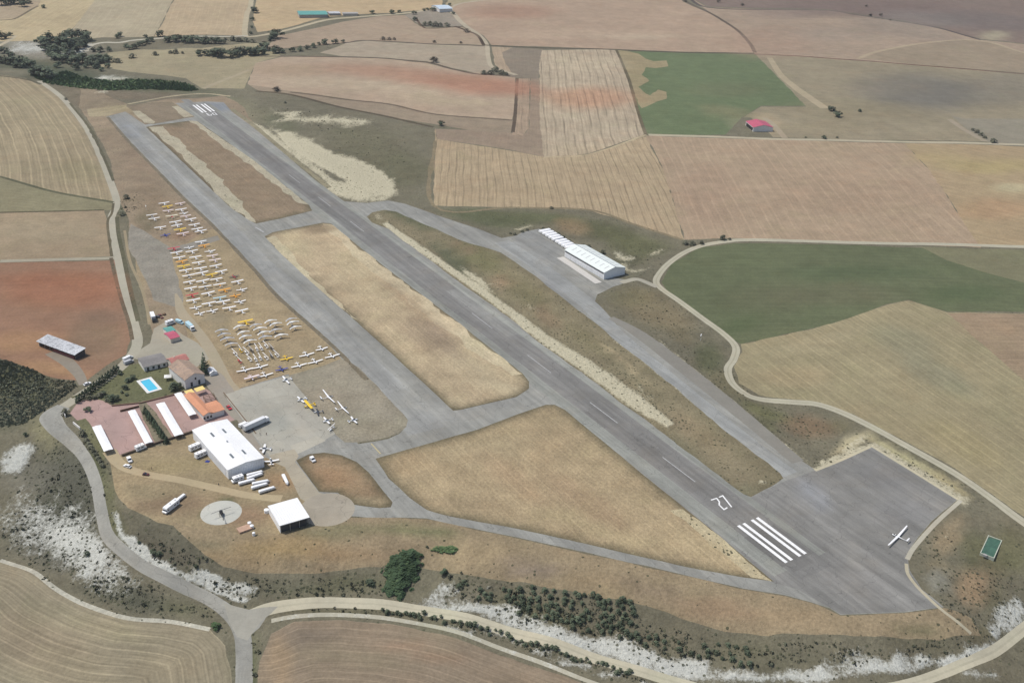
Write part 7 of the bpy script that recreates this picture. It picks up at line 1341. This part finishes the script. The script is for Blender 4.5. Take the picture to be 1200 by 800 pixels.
# stacked things near the white box truck
for i, (x, y, m, s_) in enumerate([(184.5, 372, DKG, 1.3), (187.5, 370, BRICKR, 1.0), (190, 373, BRICKR, .8), (192.5, 369, WOOD, 1.0)]):
    t = thing('crate', ['dark crate closest to the white box truck', 'reddish crate, upper left one near the white box truck', 'reddish crate, lower one near the white box truck', 'brown crate farthest from the white box truck'][i], 'crate', G(x, y), .4 * i, 'crates by the box truck')
    MB().box(-s_, s_, -s_ * .7, s_ * .7, 0, s_ * .9).build('box', m, t); MB().box(-s_ * 1.04, s_ * 1.04, -s_ * .74, s_ * .74, s_ * .902, s_ * .98).build('lid', m, t)
# people
def person_mesh():
    me = bpy.data.meshes.new('person'); V = [(0, 0, .95), (0, 0, 1.2), (0, 0, 1.42), (0, 0, 1.52), (0, 0, 1.66), (0, .18, 1.4), (.03, .24, 1.12), (.1, .22, .88), (0, -.18, 1.4), (-.03, -.24, 1.12), (.05, -.24, .86), (.02, .1, .9), (.08, .11, .5), (.02, .12, .07), (.12, .12, .04), (-.02, -.1, .9), (-.04, -.11, .5), (-.12, -.12, .07), (-.02, -.12, .04)]
    E_ = [(0, 1), (1, 2), (2, 3), (3, 4), (2, 5), (5, 6), (6, 7), (2, 8), (8, 9), (9, 10), (0, 11), (11, 12), (12, 13), (13, 14), (0, 15), (15, 16), (16, 17), (17, 18)]
    me.from_pydata(V, E_, []); o = bpy.data.objects.new('person', me); COL.objects.link(o); md = o.modifiers.new('skin', 'SKIN'); sv = me.skin_vertices[0].data
    rr = [.15, .15, .16, .06, .11, .07, .05, .04, .07, .05, .04, .09, .07, .05, .04, .09, .07, .05, .04]
    for i, r in enumerate(rr): sv[i].radius = (r, r)
    sv[0].use_root = True; o.modifiers.new('sub', 'SUBSURF').levels = 1; return o
pmat = [paint('dark clothing', (.05, .05, .07), .9), paint('brown clothing', (.13, .07, .05), .9)]
pl = [(304.8, 509.5, 'person in dark clothes on the apron, left of two', 0), (312.3, 509.8, 'person in brown clothes on the apron, right of two', 1), (178, 550, 'person in brown clothes standing behind the dark red car', 1), (256.5, 569, 'person in dark clothes on the grass above the dirt track', 0)]
pr = person_mesh()
for i, (x, y, lab, k) in enumerate(pl):
    o = pr if i == 0 else pr.copy()
    if i:
        o.data = pr.data.copy(); COL.objects.link(o)
    o.data.materials.clear(); o.data.materials.append(pmat[k]); o.location = G(x, y); o.rotation_euler = (0, 0, i * 1.7); tag(o, lab, 'person', 'people around the airfield')

# ------------------------------------------------------------------ thin summer haze
hb = MB(); hb.box(-3200, 3200, -300, 5200, -24.5, 330)
hz = hb.build('haze', []); hz['kind'] = 'stuff'; tag(hz, 'thin pale summer haze over the fields', 'haze')
hm = bpy.data.materials.new('haze'); hm.use_nodes = True; nt = hm.node_tree; nt.nodes.clear()
ov = N(nt, 'ShaderNodeOutputMaterial'); pv = N(nt, 'ShaderNodeVolumePrincipled'); pv.inputs['Density'].default_value = .00005; pv.inputs['Color'].default_value = (.92, .93, .95, 1); pv.inputs['Anisotropy'].default_value = .2
nt.links.new(pv.outputs[0], ov.inputs['Volume']); hz.data.materials.append(hm)
